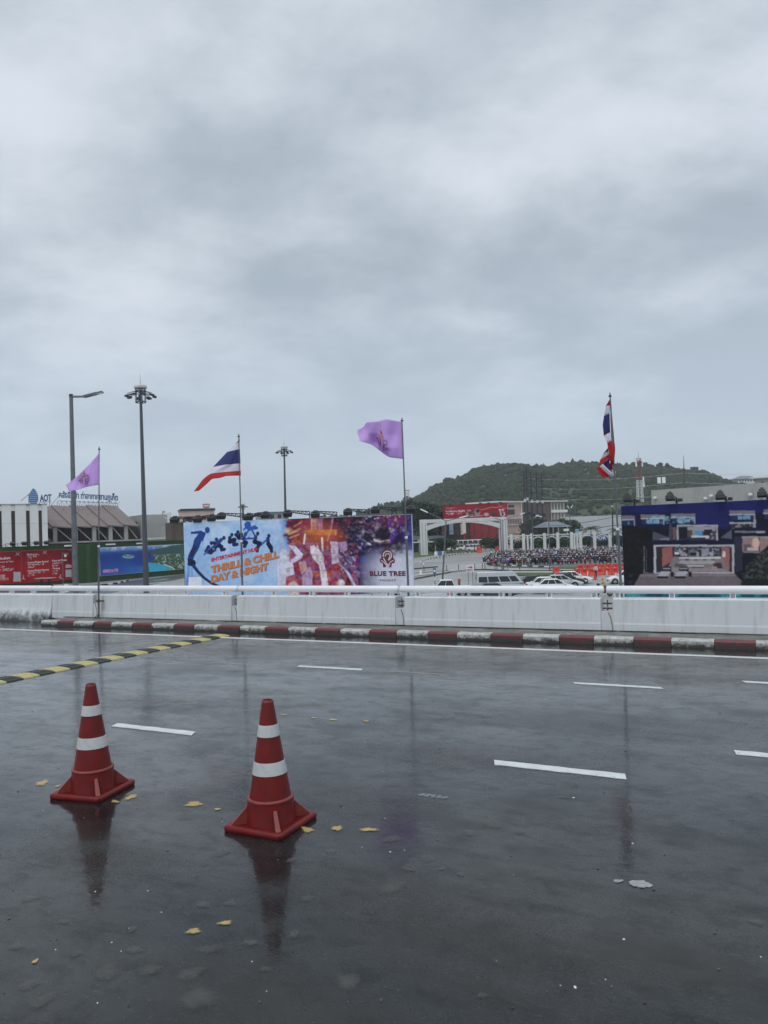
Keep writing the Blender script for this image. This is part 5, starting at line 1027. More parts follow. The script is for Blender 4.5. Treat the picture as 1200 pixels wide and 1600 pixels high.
# ================================================================== lamp posts and masts
g0 = P(117.5, 900, 36); base = Vector((g0.x, g0.y, G)); tp = P(111, 617, 36)
o = thing('street_lamp', 'tall weathered grey lamp post with a single arm, beside the red board', 'street lamp', base); v = Vector((tp.x, tp.y, tp.z))-base
MB().tube((0, 0, 0), v*.45, .14, .125, 14).tube(v*.45, v, .125, .085, 14).build('post', M['galv'], o, smooth=40)
hd0 = v+Vector((0, 0, -.08)); e1 = P(132, 619.5, 36)-base; e2 = P(153.5, 614, 36)-base
MB().tube(v-Vector((0, 0, .1)), v+Vector((0, 0, .03)), .095, .09, 12).build('cap', M['dark_steel'], o); MB().tube(hd0, e1, .055, .05, 10).build('arm', M['galv'], o)
d = (e2-e1).normalized(); R = d.to_track_quat('X', 'Z').to_matrix()
h = MB().box(e1+d*.30, (.66, .26, .12), 0, R).box((e1+e2)/2+d*.25, ((e2-e1).length*.9, .32, .07), 0, R).build('lamp_head', M['galv'], o, bevel=.02); MB().box((e1+e2)/2+d*.3-Vector((0, 0, .045)), ((e2-e1).length*.7, .26, .02), 0, R).build('lens', M['lens'], h)
def mast(px_b, px_t, py_t, Y, H, label, r0=.36, r1=.17, k=1.0):
    b = P(px_b, 900, Y); base = Vector((b.x, b.y, G)); tp = P(px_t, py_t, Y); o = thing('light_mast', label, 'light mast', base, .2, 'tall floodlight masts'); v = Vector((0, 0, tp.z-G)); v = Matrix.Rotation(-.2, 3, 'Z') @ Vector((tp.x-base.x, tp.y-base.y, tp.z-G))
    MB().tube((0, 0, 0), v, r0, r1, 16).build('mast', M['grey_steel'], o, smooth=40)
    c = v
    MB().lathe([(.10, .65), (.75*k, .6), (.85*k, .45), (.82*k, .2), (.2, .1)], 18, 0, c).build('cap', M['pale_concrete'], o, smooth=30)
    MB().tube(c+Vector((0, 0, .6)), c+Vector((0, 0, 2.1)), .035, .012, 6).build('lightning_rod', M['grey_steel'], o)
    mb = MB().lathe([(.62*k, -.1), (.7*k, -.1), (.7*k, -.25), (.62*k, -.25), (.62*k, -.1)], 18, 0, c).lathe([(.62*k, -1.6), (.7*k, -1.6), (.7*k, -1.7), (.62*k, -1.7), (.62*k, -1.6)], 18, 0, c)
    for q in range(10):
        a = q*2*math.pi/10; mb.bar(c+Vector((.66*k*math.cos(a), .66*k*math.sin(a), .3)), c+Vector((.66*k*math.cos(a), .66*k*math.sin(a), -1.65)), .06)
    for q in range(5): a = q*1.256; mb.bar(c+Vector((0, 0, -1.2)), c+Vector((.66*k*math.cos(a), .66*k*math.sin(a), -1.65)), .06)
    mb.build('cage', M['grey_steel'], o)
    for q in range(8):
        a = q*2*math.pi/8+.25; u = Vector((math.cos(a), math.sin(a), 0)); mb = MB().bar(c+u*.5*k+Vector((0, 0, -.2)), c+u*1.75*k+Vector((0, 0, -.55)), .07).bar(c+u*.5*k+Vector((0, 0, -.6)), c+u*1.6*k+Vector((0, 0, -.65)), .06); arm = mb.build('arm', M['grey_steel'], o)
        R = Matrix.Rotation(a, 3, 'Z') @ Matrix.Rotation(.25, 3, 'Y'); MB().box(c+u*1.75*k+Vector((0, 0, -.85)), (.5*k, .55*k, .22), 0, R).build('floodlight', M['dark_steel'], arm)
mast(228, 219.5, 609, 100, 27, 'tallest floodlight mast with a crown of lamps, left of the streaming flag')
mast(448, 444, 701, 172, 27, 'middle floodlight mast standing clear above the big billboard')
mast(381, 379.5, 789, 300, 20, 'farthest floodlight mast, only its crown above the billboard', .45, .4, 1.0)
def twin_lamp(bx, by, tx, ty, hl, hr, label, m='galv'):
    b = GP(bx, by); o = thing('street_lamp', label, 'street lamp', b, 0, 'twin-armed grey street lamps'); f = lambda p: P(p[0], p[1], b.y)-b; t = f((tx, ty))
    MB().tube((0, 0, 0), t, .10, .065, 10).build('post', M[m], o, smooth=40)
    for e in (hl, hr):
        if e is None: continue
        e_ = f(e); dd = (e_-t); mb = MB().tube(t, e_, .045, .04, 8); mb.build('arm', M[m], o); R = dd.to_track_quat('X', 'Z').to_matrix(); hh = MB().box(e_-dd.normalized()*.2, (.85, .28, .13), 0, R).build('lamp_head', M['lens'], o, bevel=.03)
twin_lamp(690, 930, 697, 814, (660, 797), (727, 807), 'twin-armed street lamp nearest, left of the arch, by the pickup')
twin_lamp(787, 893, 785.5, 813, (768, 808), (818, 802), 'twin-armed street lamp in front of the right pillar of the arch')
twin_lamp(784.5, 893, 781.5, 812, (766, 809), None, 'single-armed lamp post close beside the right arch pillar')
twin_lamp(859, 895, 857.5, 810, (840, 806), None, 'lamp post with an arm to the left, before the motorbike lot')
twin_lamp(832.5, 870, 831.5, 812, None, (840, 805), 'lamp post farther back beside the colonnade, arm to the right')
twin_lamp(890, 868, 890.5, 798, (887, 791), (894, 790.5), 'far lamp post with two pale heads right of the hotel')
# ================================================================== hill with its wood
RIDGE = [(480, 812), (540, 806), (580, 798), (600, 792), (620, 786), (640, 779), (660, 771), (680, 760), (700, 750), (720, 743), (740, 736), (760, 731), (780, 728), (800, 727), (830, 730), (860, 728), (890, 726), (910, 724), (940, 726), (970, 724), (1000, 723), (1030, 727), (1060, 733), (1090, 733), (1110, 736), (1122, 744), (1136, 750), (1155, 754), (1200, 756), (1260, 748), (1340, 752), (1450, 775), (1600, 800)]
rx_ = np.array([r[0] for r in RIDGE], float); ry_ = np.array([r[1]+7 for r in RIDGE], float)
D_R, D_F = 860.0, 430.0
def hill_h(px, d):
    zr_ = P(px, float(np.interp(px, rx_, ry_)), D_R).z
    t = (d-D_F)/(D_R-D_F); f = (t*t*(3-2*t))**.9 if 0 < t < 1 else (0 if t <= 0 else max(0, 1-.8*(t-1)))
    nz = 5*math.sin(px*.03+d*.011)*math.sin(d*.021+px*.013)*min(1, max(0, 4*t*(1.1-t)))
    return G+.0+max(0, (zr_-G)*f+nz)
def hp(px, d): 
    x = P(px, 830, d).x; return Vector((x, d, hill_h(px, d)))
nxh, ndh = 90, 26; vs = []; 
for j in range(ndh):
    for i in range(nxh): p = hp(480+1120*i/(nxh-1), D_F-10+(D_R*1.35-D_F)*j/(ndh-1)); vs.append(p)
M['hill'] = mat('hill_ground', (.045, .065, .025), .9, var=.4, vscale=.02, col2=(.10, .075, .05), thr=(.62, .72), cscale=.012)
mb = MB().add(vs, [(j*nxh+i, j*nxh+i+1, (j+1)*nxh+i+1, (j+1)*nxh+i) for j in range(ndh-1) for i in range(nxh-1)]); struct(mb.build('hill', M['hill'], smooth=180))
def ico(sub):
    bm = bmesh.new(); bmesh.ops.create_icosphere(bm, subdivisions=sub, radius=1); v = np.array([x.co[:] for x in bm.verts]); f = np.array([[q.index for q in x.verts] for x in bm.faces]); bm.free(); return v, f
IV, IF = ico(2); IV1, IF1 = ico(1)
def join_np(name, V, Fc, m, kind=None, smooth=False):
    me = bpy.data.meshes.new(name); n = Fc.shape[1]; me.vertices.add(len(V)); me.vertices.foreach_set('co', V.astype(np.float32).ravel()); me.loops.add(Fc.size); me.loops.foreach_set('vertex_index', Fc.astype(np.int32).ravel()); me.polygons.add(len(Fc)); me.polygons.foreach_set('loop_start', (np.arange(len(Fc))*n).astype(np.int32)); me.update(calc_edges=True)
    for q in (m if isinstance(m, list) else [m]): me.materials.append(q)
    if smooth: me.polygons.foreach_set('use_smooth', [True]*len(Fc))
    return me
protos = []
for k in range(6):
    d = 1+RNG.normal(0, .24, len(IV1)); protos.append(IV1*d[:, None])
Vs = []; Fs = []; off = 0; cnt = 0
def crown(p, r, h):
    global off
    a = random.uniform(0, 6.28); c, s_ = math.cos(a), math.sin(a); q = protos[random.randrange(6)]; Rm = np.array(((c, -s_, 0), (s_, c, 0), (0, 0, 1)))
    Vs.append((q@Rm.T)*np.array((r, r, h))+np.array(p)); Fs.append(IF1+off); off += len(q)
rr = random.Random(5)
while cnt < 9500:
    px = rr.uniform(500, 1280); d = rr.uniform(D_F+25, D_R+25); t = (d-D_F)/(D_R-D_F)
    if t < .34 and 800 < px < 1010 and rr.random() < .8: continue
    p = hp(px, d)
    if p.z < G+2: 
        if rr.random() < .7: continue
    r = rr.choice((rr.uniform(1.5, 2.6), rr.uniform(1.8, 3.6))); crown((p.x, p.y, p.z+r*.35), r, r*rr.uniform(.7, 1.05)); cnt += 1
for i in range(260):                                       # the skyline trees stand proud
    px = rr.uniform(560, 1118); p = hp(px, D_R+rr.uniform(-12, 8)); r = rr.uniform(1.8, 4.6); crown((p.x, p.y, p.z+r*rr.uniform(.4, 1.3)), r, r*rr.uniform(.8, 1.3))
def forest_mat():
    m = mat('forest', (.016, .032, .013), .85, var=.55, vscale=.035, col2=(.046, .064, .024), thr=(.42, .70), cscale=.3); return m
M['forest'] = forest_mat(); M['forest'].node_tree.nodes['Principled BSDF'].inputs['Specular IOR Level'].default_value = .15
fo = link('forest', join_np('forest', np.concatenate(Vs), np.concatenate(Fs), M['forest'])); tag(fo, 'dense dark green wood covering the hill behind the car park', 'forest', None, 'stuff')
# single trees standing on the ridge
def leafy(name, label, base, h, r, n, m, trunk_r=.2, seed=1, leaf=.35, squash=.8, lobes=7, group=None, low=.35):
    o = thing(name, label, 'tree', base, 0, group); rg = np.random.default_rng(seed); mb = MB(); mb.tube((0, 0, 0), (0, 0, h*.55), trunk_r, trunk_r*.55, 8); cen = []
    for k in range(lobes):
        a = k*2.4+rg.uniform(0, .6); rad = r*rg.uniform(.15, .68); z = h*(low+(.95-low)*rg.uniform(.15, .9)); c = np.array((rad*math.cos(a), rad*math.sin(a), z)); cen.append((c, r*rg.uniform(.32, .55))); mb.tube((0, 0, h*rg.uniform(.3, .5)), tuple(c), trunk_r*.4, trunk_r*.12, 5)
    mb.build('trunk', M['trunk'], o)
    V = []; 
    for (c, rad) in cen:
        k = n//lobes; u = rg.normal(size=(k, 3)); u /= np.linalg.norm(u, axis=1)[:, None]; rr_ = rad*(.55+.5*rg.random(k))[:, None]; p = c+u*rr_*np.array((1, 1, squash)); e1 = rg.normal(size=(k, 3)); e1 /= np.linalg.norm(e1, axis=1)[:, None]; e2 = np.cross(e1, rg.normal(size=(k, 3))); e2 /= np.linalg.norm(e2, axis=1)[:, None]; s = leaf*rg.uniform(.6, 1.3, (k, 1))
        V.append(np.stack([p-e1*s, p-e2*s*.55, p+e1*s, p+e2*s*.55], 1).reshape(-1, 3))
    V = np.concatenate(V); Fq = np.arange(len(V)).reshape(-1, 4); link('crown', join_np('crown', V, Fq, m), o); return o
def palm(name, label, base, h, r, nf, m, seed=1, group=None, tr=.14, droop=.9):
    o = thing(name, label, 'palm', base, 0, group); rg = random.Random(seed); MB().tube((0, 0, 0), (.05*h*.2, 0, h), tr, tr*.7, 8).build('trunk', M['trunk'], o); mb = MB(); top = Vector((.01*h, 0, h))
    for k in range(nf):
        a = k*2.4+rg.uniform(-.2, .2); el_ = rg.uniform(.1, 1.1); u = Vector((math.cos(a), math.sin(a), 0)); L = r*rg.uniform(.85, 1.15); pts = []
        for i in range(7): t = i/6; pts.append(top+u*(L*t*math.cos(el_*(1-t*.5)))+Vector((0, 0, L*(math.sin(el_)*t-droop*t*t*.8))))
        side = Vector((-u.y, u.x, 0))
        for i in range(6):
            for sgn in (-1, 1):
                for f in (0, .5):
                    p = pts[i].lerp(pts[i+1], f); wl_ = L*.24*(1-abs((i+f)/6-.45)); q = p+side*sgn*wl_+(pts[i+1]-pts[i])*.5+Vector((0, 0, -wl_*.5)); w = (pts[i+1]-pts[i])*.22
                    mb.add([p, p+w, q], [(0, 1, 2)])
        for i in range(6): mb.bar(pts[i], pts[i+1], .04)
    mb.build('crown', m, o, fix=False); return o
def gz(px, py_base): return GP(px, py_base)
def at_d(px, d): p = P(px, 830, d); return Vector((p.x, p.y, G))
for i, (px, hh, rr2, lab) in enumerate(((636, 9, 3.4, 'small leafy tree on the ridge beside the white water tower'), (614, 7, 3.0, 'low tree on the ridge left of the water tower'), (1037, 9, 2.2, 'slim tree standing out on the ridge right of the red and white tower'), (1047, 10, 2.2, 'tallest slim tree on the ridge left of the thin mast'), (1127, 8, 3, 'sparse tree on the bare ridge shoulder, first from the wood'), (1137, 8, 3.2, 'sparse tree on the bare ridge shoulder, second from the wood'), (1147, 8.5, 3.4, 'umbrella-shaped tree on the bare ridge next to the house'), (1190, 6, 5, 'round dark tree right of the house on the hill'))):
    p = hp(px, D_R-15); leafy('ridge_tree', lab, p-Vector((0, 0, .5)), hh, rr2, 500, M['leaf_dark'], .3, 40+i, .9, .7, 6, 'trees on the ridge', .5)
# water tower on the ridge
p = hp(638, D_R-40); o = thing('water_tower', 'small white water tower on the ridge behind the flagpole', 'tower', p); 
for sx in (-1.6, 1.6):
    for sy in (-1.6, 1.6): MB().bar((sx, sy, -3), (sx, sy, 13), .5).build('leg', M['pale_concrete'], o)
MB().b2(-2.6, 2.6, -2.6, 2.6, 8.6, 11.4).build('tank', M['white_wall'], o); MB().b2(-3.2, 3.2, -3.2, 3.2, 13, 13.6).build('roof', M['concrete'], o); MB().b2(-2.4, 2.4, -2.4, 2.4, 4.6, 5.2).build('platform', M['concrete'], o)
# hillside house
p = hp(1170, D_R-60); p.z = P(1170, 753, p.y).z; o = thing('hillside_house', 'white house with a grey hipped roof on the hill at right', 'house', p, .1)
MB().b2(-11, 9, -3, 8, -8, 3.2).build('wall', M['white_wall'], o); mb = MB().add([(-12.5, -4.5, 3.2), (10.5, -4.5, 3.2), (10.5, 9.5, 3.2), (-12.5, 9.5, 3.2), (-6, 2.5, 6.6), (5, 2.5, 6.6)], [(0, 1, 5, 4), (1, 2, 5), (2, 3, 4, 5), (3, 0, 4), (3, 2, 1, 0)]); mb.build('roof', M['bluegrey_roof'], o)
for k in range(6): MB().b2(-9.5+k*3, -8+k*3, -3.1, -2.98, .4, 2.6).build('window', M['window_dark'], o)
# red and white lattice mast
bs = at_d(1002.5, 420); tz = P(1000, 716, 420).z-G; o = thing('lattice_tower', 'red and white lattice telecom tower before the hill', 'tower', bs)
hw = lambda z: 1.7-.75*z/tz
M['tower_red'] = mat('tower_red', (.24, .06, .05), .6); nb_ = 14
for k in range(nb_):
    z0, z1 = tz*k/nb_, tz*(k+1)/nb_; mb = MB(); fr = (z0+z1)/2/tz
    for q in range(4):
        c0 = [(1, 1), (-1, 1), (-1, -1), (1, -1)]; a, b = c0[q], c0[(q+1) % 4]; f = lambda c, z: (c[0]*hw(z), c[1]*hw(z), z)
        mb.bar(f(a, z0), f(a, z1), .17); mb.bar(f(a, z0), f(b, z1), .07); mb.bar(f(b, z0), f(a, z1), .07); mb.bar(f(a, z1), f(b, z1), .09)
    mb.build('lattice_stage', M['tower_red'] if (k // 3) % 2 == 0 and k < nb_-4 or k >= nb_-4 else M['sign_white'], o) if False else mb.build('lattice_stage', M['sign_white'] if 6 <= k < 10 else M['tower_red'], o)
MB().tube((0, 0, tz), (0, 0, tz+4), .12, .05, 6).build('antenna', M['grey_steel'], o)
for k, (sx, z) in enumerate(((1.9, tz*.72), (-1.7, tz*.93), (1.6, tz*.93), (2.0, tz*.66))): MB().box((sx, -1, z), (.7, .5, 3.2)).build('panel_antenna', M['sign_white'], o)
MB().lathe([(1.9, 0), (2.1, .2), (2.1, .5), (1.9, .6)], 12, 0, (0, 0, tz-2.5), True).build('platform', M['tower_red'], o)
# thin dark mast and its cable lines
bs = at_d(1071, 165); tz = P(1068, 711, 165).z-G; o = thing('utility_pole', 'thin dark mast with pointed tip behind the villa billboard', 'pole', bs)
top1 = P(1068, 711, 165)-bs; MB().tube((0, 0, 0), top1*.86, .22, .15, 8).tube(top1*.86, top1, .10, .03, 6).build('pole', M['trunk'], o); MB().bar(top1*.84+Vector((-.5, 0, 0)), top1*.84+Vector((.5, 0, 0)), .12).bar(top1*.72+Vector((-.4, 0, 0)), top1*.72+Vector((.4, 0, 0)), .12).build('crossarm', M['trunk'], o)
# grey concrete building at right
C1 = Front(1020, 150, 1300, 126); o = C1.thing('concrete_building', 'long bare grey concrete building with a stair head, behind the villa billboard', 'building'); zt = C1.loc(1020, 766)[1]
MB().b2(0, C1.w, 0, 12, 0, zt).build('wall', M['concrete'], o); x0, z0 = C1.loc(1175, 748); x1 = C1.loc(1197, 748)[0]; MB().b2(x0, x1, 1, 5, zt, z0).build('stair_head', M['concrete'], o); MB().b2(x0-.6, x1+.3, .4, 5.6, z0, z0+.25).build('stair_roof', M['pale_concrete'], o)
xw, zw = C1.loc(1188, 757); MB().b2(xw-.25, xw+.25, .9, 1.02, zw-.7, zw+.5).build('slot_window', M['window_dark'], o)
for px, py in ((1025, 780), (1104, 781), (1113, 777), (1174, 775), (1190, 778)): x, z = C1.loc(px, py); MB().lathe([(.02, .55), (.3, .45), (.38, .2), (.32, 0), (.02, -.02)], 10, 0, (x, -.42, z)).build('wall_vent', M['pale_concrete'], o)
x, z = C1.loc(1026, 766); o2_ = thing('rooftop_antenna', 'white twin panel antenna on a short pole on the concrete roof corner', 'antenna', C1.A+C1.ex*(x+.2)-C1.n*1.5+Vector((0, 0, zt))); MB().tube((0, 0, 0), (0, 0, 2.4), .06, .06, 6).build('pole', M['galv'], o2_); MB().b2(-.75, -.15, -.25, .0, 1.3, 2.5).build('panel', M['sign_white'], o2_); MB().b2(.15, .75, -.25, .0, 1.3, 2.5).build('panel', M['sign_white'], o2_)
# ================================================================== hotel group
H1 = Front(841, 300, 887, 306); o = H1.thing('hotel', 'four-storey cream hotel with balconies and a dark brown end wall below the hill', 'building'); zt = H1.loc(861, 784)[1]; xs = H1.loc(861, 800)[0]
MB().b2(0, xs, 0, 16, 0, zt).build('end_wall', M['hotel_brown'], o); MB().b2(xs+.002, H1.w, 1.6, 16, 0, zt).build('wall', M['hotel_wall'], o); MB().b2(-.6, H1.w+.4, -.5, 16.5, zt, zt+.45).build('roof', M['pale_concrete'], o)
fl_ = [zt-4.2*k for k in range(1, 6)]
for k, zf in enumerate(fl_[:4]):
    z = zf*1.0; MB().b2(xs+.004, H1.w+.3, -.1, 1.6-.002, z-.1, z+.95).build('balcony', M['white_wall'] if k != 1 else M['hotel_wall'], o)
    for q in range(5):
        w = (H1.w-xs)/5; MB().b2(xs+w*q+w*.1, xs+w*q+.28+w*.1, .1, 1.58, z+.95, z+3.95).build('pier', M['hotel_wall'], o); MB().b2(xs+w*q+w*.35, xs+w*q+w*.9, 1.5, 1.598, z+.5, z+3.1).build('window', M['window_dark'], o)
H2 = Front(781, 282, 842, 298); o = H2.thing('pink_house', 'pink four-storey house with a white roof edge beside the red hoarding', 'building'); zt = H2.loc(815, 783)[1]; xs = H2.loc(815, 790)[0]
MB().b2(0, xs, 0, 14, 0, zt-.5).build('wall', M['pink_wall'], o); MB().b2(xs+.002, H2.w, .6, 14, 0, zt-.4).build('side_wall', M['hotel_brown'], o); MB().b2(-2, xs+.5, -.8, 14.5, zt-.5, zt).build('roof', M['white_wall'], o); MB().b2(xs-.5, xs-.003, -.25, -.002, 0, zt-.5).build('corner_pier', M['white_wall'], o)
for (a, b, c, d) in ((794, 789, 803, 793), (792, 796, 804, 804)): xa, z1 = H2.loc(a, b); xb, z0 = H2.loc(c, d); MB().b2(xa, xb, -.1, .05, z0, z1).build('window', M['window_dark'], o)
for k in range(8): xa, z1 = H2.loc(794+k*2.6, 813); MB().b2(xa, xa+.3, -.08, .02, z1-1.4, z1).build('window', M['window_dark'], o)
for py in (810, 820): xa, z1 = H2.loc(793, py); MB().b2(xa, xs-.6, -.5, -.01, z1-.2, z1).build('floor_band', M['pale_concrete'], o)
H3 = Front(856, 232, 890, 236); o = H3.thing('pavilion', 'low pavilion with a blue-grey hipped roof below the hotel', 'pavilion'); zt = H3.loc(870, 823.5)[1]; zr3 = H3.loc(870, 814.5)[1]
for x in (.4, 2.4, 4.4, H3.w-.6): MB().b2(x, x+.25, .4, .65, 0, zt).build('post', M['pale_concrete'], o)
MB().add([(-.6, -.6, zt), (H3.w+.8, -.6, zt), (H3.w+.8, 7, zt), (-.6, 7, zt), (1.6, 3, zr3), (H3.w-2, 3, zr3)], [(0, 1, 5, 4), (1, 2, 5), (2, 3, 4, 5), (3, 0, 4), (3, 2, 1, 0)]).build('roof', M['bluegrey_roof'], o); MB().b2(.5, H3.w-.5, 5, 5.2, 0, zt).build('back_wall', M['dark_brown'], o)
xq, zq = H3.loc(883, 828); MB().box((xq, -.5, zq), (2.0, .1, .7)).build('sign_board', M['sign_white'], o)
H4 = Front(897, 258, 1010, 262); o = H4.thing('warehouse', 'low grey corrugated warehouse right of the pavilion', 'warehouse'); zt = H4.loc(940, 836)[1]; zr4 = H4.loc(920, 806)[1]
MB().b2(0, H4.w, 0, 20, 0, zt).build('wall', M['corrugated'], o)
MB().add([(-.5, -.8, zt), (H4.w+.5, -.8, zt), (H4.w+.5, 9, zr4), (-.5, 9, zr4), (-.5, -.8, zt-.3), (H4.w+.5, -.8, zt-.3), (H4.w+.5, 9, zr4-.3), (-.5, 9, zr4-.3)], [(0, 1, 2, 3), (7, 6, 5, 4), (0, 4, 5, 1), (1, 5, 6, 2), (2, 6, 7, 3), (3, 7, 4, 0)]).build('roof', M['corrugated'], o)
mb = MB()
for k in range(28): x = k*H4.w/28; mb.bar((x, -.8, zt+.04), (x, 9, zr4+.04), .10)
tag(mb.build('roof_ribs', M['corrugated'], o), None, None, None, 'stuff'); MB().b2(H4.loc(898, 826)[0], H4.loc(904, 826)[0], -.4, -.3, H4.loc(898, 833)[1], H4.loc(898, 827)[1]).build('blue_sign', mat('sign_cyan', (.20, .50, .58), .5), o)
# low blue-white building left of the arch
H5 = Front(640, 242, 692, 246); o = H5.thing('roadside_shop', 'low white and blue building with a dark open front left of the arch', 'building'); zt = H5.loc(660, 838)[1]; zm = H5.loc(660, 848)[1]
MB().b2(0, H5.w, .8, 9, 0, zm).build('wall', M['black'], o); MB().b2(-.3, H5.w+.2, 0, 9, zm, zt-.5).build('upper_wall', M['white_wall'], o); MB().b2(-.5, H5.w+.5, -.6, 9.4, zt-.5, zt).build('roof', M['bluegrey_roof'], o); 
for k in range(4): MB().b2(.3+k*2.8, .6+k*2.8, .2, .6, 0, zm).build('column', M['concrete'], o)
MB().b2(H5.w-3.6, H5.w-.2, -.15, -.002, zm+.2, zt-.8).build('sign_board', M['sign_blue'], o)
for k in range(3): MB().b2(1+k*2.8, 2.6+k*2.8, -.06, -.002, zm+.5, zt-1).build('window', M['window_dark'], o)
# red shop front and hoarding behind the arch
R1 = Front(672, 262, 793, 266); o = R1.thing('red_shop', 'red-fronted shop with banners seen through the arch', 'shop'); zt = R1.loc(740, 813)[1]; zl = R1.loc(740, 838)[1]
MB().b2(0, R1.w, .6, 12, 0, zt).build('wall', M['dark_brown'], o); xa = R1.loc(735, 820)[0]; MB().b2(xa, R1.w, .2, .598, zl-2, zt).build('red_cladding', M['sign_red'], o)
for a, b, m_ in ((702, 709, M['logo_light']), (720, 726, M['hotel_wall']), (690, 696, M['bluegrey_roof'])): x0, z1 = R1.loc(a, 818); x1, z0 = R1.loc(b, 835); MB().b2(x0, x1, .3, .597, z0, z1).build('banner', m_, o)
for k in range(5): x = xa+1.2+k*2.6; MB().b2(x, x+.25, .05, .199, zl-2, zt-.5).build('mullion', M['kerb_red'], o)
MB().b2(0, R1.w, -1.2, .19, zl-2.3, zl-2).build('canopy', M['kerb_red'], o)
R2 = Front(693, 252, 792.5, 255); s3 = Sheet2(R2, R2.loc(693, 800)[0], R2.loc(792.5, 800)[0], R2.loc(693.5, 810.5)[1], R2.loc(693.5, 789)[1], .14); cb = lambda X, Y: (640+X/6.667, 760+Y/6.667)
s3.fill((172, 28, 48)); 
for (X0, Y0, X1, h, sd) in ((378, 222, 510, 12, 1), (376, 250, 580, 20, 2), (378, 278, 540, 18, 3)): a = cb(X0, Y0); s3.scribble(a[0], a[1], cb(X1, 0)[0], h/6.667, (236, 200, 208), sd, -.02)
s3.ell(*cb(625, 275), 6, 6, (110, 60, 60)); s3.mask(np.clip((s3.noise(2.5, 91)-.5)*6, 0, .9)*(np.hypot(s3.X-cb(625, 0)[0], s3.Y-cb(0, 275)[1]) < 6), (214, 180, 170)); s3.ell(*cb(705, 268), 4.5, 6, (170, 160, 160)); s3.ell(*cb(710, 255), 3, 3, (40, 40, 46)); s3.ell(*cb(800, 292), 4, 2.6, (196, 200, 200)); s3.ell(*cb(880, 290), 4.5, 3, (60, 76, 70)); s3.stroke([cb(740, 245), cb(800, 232), cb(860, 215), cb(900, 222), cb(950, 208), cb(985, 235), cb(1000, 222)], 1.0, (226, 170, 150)); s3.stroke([cb(630, 312), cb(760, 304)], 1.2, (220, 190, 190)); s3.ell(*cb(940, 243), 2, 1.2, (240, 236, 236)); s3.ell(*cb(970, 245), 2, 1.2, (240, 236, 236)); s3.stroke([cb(942, 250), cb(950, 300)], 1.4, (236, 230, 230)); s3.ell(*cb(975, 290), 3, 4, (230, 220, 222)); s3.ell(*cb(970, 288), 1.5, 3, (40, 24, 30)); s3.scribble(*cb(910, 190), cb(990, 0)[0], 1.8, (220, 110, 120), 92, -.02)
o = poster_box(R2, 'billboard', 'long red hoarding with pictures above the entrance arch', 'billboard', s3, M['sign_red'], .5, 'roadside billboards'); s3.build('printed_sheet', o, M['print'], gain=.75)
for x in (.5, R2.w*.33, R2.w*.66, R2.w-.35): MB().b2(x-.2, x+.2, .1, .45, 0, s3.zb).build('leg', M['sign_red'], o)
for px in (703, 722, 750, 763, 782): x, z = R2.loc(px, 787); MB().box((x, -.3, s3.zt+.25), (.9, .4, .3)).build('lamp', M['black'], o)
# ================================================================== entrance arch
GA = Front(657, 211, 793, 213); o = GA.thing('entrance_arch', 'wide white entrance arch with a shallow curved span over the driveway', 'arch'); W_ = GA.w; zt = GA.loc(720, 810)[1]
lw = GA.loc(668, 840)[0]; rw = GA.loc(781.5, 840)[0]
MB().b2(0, lw, 0, 1.6, 0, zt).build('pillar', M['pale_concrete'], o, bevel=.08); MB().b2(rw, W_, 0, 1.6, 0, zt-.003).build('pillar', M['pale_concrete'], o, bevel=.08)
for x in (.5, lw-.5, rw+.5, W_-.5): MB().b2(x-.08, x+.08, -.05, -.002, .4, zt-1).build('pillar_groove', M['concrete'], o)
K = 20; zs5 = GA.loc(668, 829)[1]; zc5 = GA.loc(722, 816.5)[1]; pts = []
for k in range(K+1): t = k/K; pts.append((lw+(rw-lw)*t, zs5+(zc5-zs5)*(1-(2*t-1)**2)))
outer = [(x, z+1.0*(1+.25*abs(2*(x-lw)/(rw-lw)-1))) for x, z in pts]
mb = MB()
for k in range(K): mb.prism([pts[k], pts[k+1], (outer[k+1][0], min(outer[k+1][1], zt-.9)), (outer[k][0], min(outer[k][1], zt-.9))], .1, 1.5)
mb.build('arch_span', M['pale_concrete'], o); MB().b2(lw-.002, rw+.002, .05, 1.55, zt-.95, zt-.01).build('top_beam', M['pale_concrete'], o)
for (k0_, k1_) in ((0, 7), (13, 20)):
    mb = MB()
    for k in range(k0_, k1_): 
        if outer[k][1] < zt-1 or outer[k+1][1] < zt-1: mb.prism([(outer[k][0], min(outer[k][1], zt-1)), (outer[k+1][0], min(outer[k+1][1], zt-1)), (outer[k+1][0], zt-.9), (outer[k][0], zt-.9)], .5, .7)
    mb.build('spandrel_grille', M['corrugated'], o)
MB().b2(W_*.48, W_*.52, -.1, .09, zc5-3.0, zc5+1.2).build('hanging_banner', M['hotel_wall'], o)
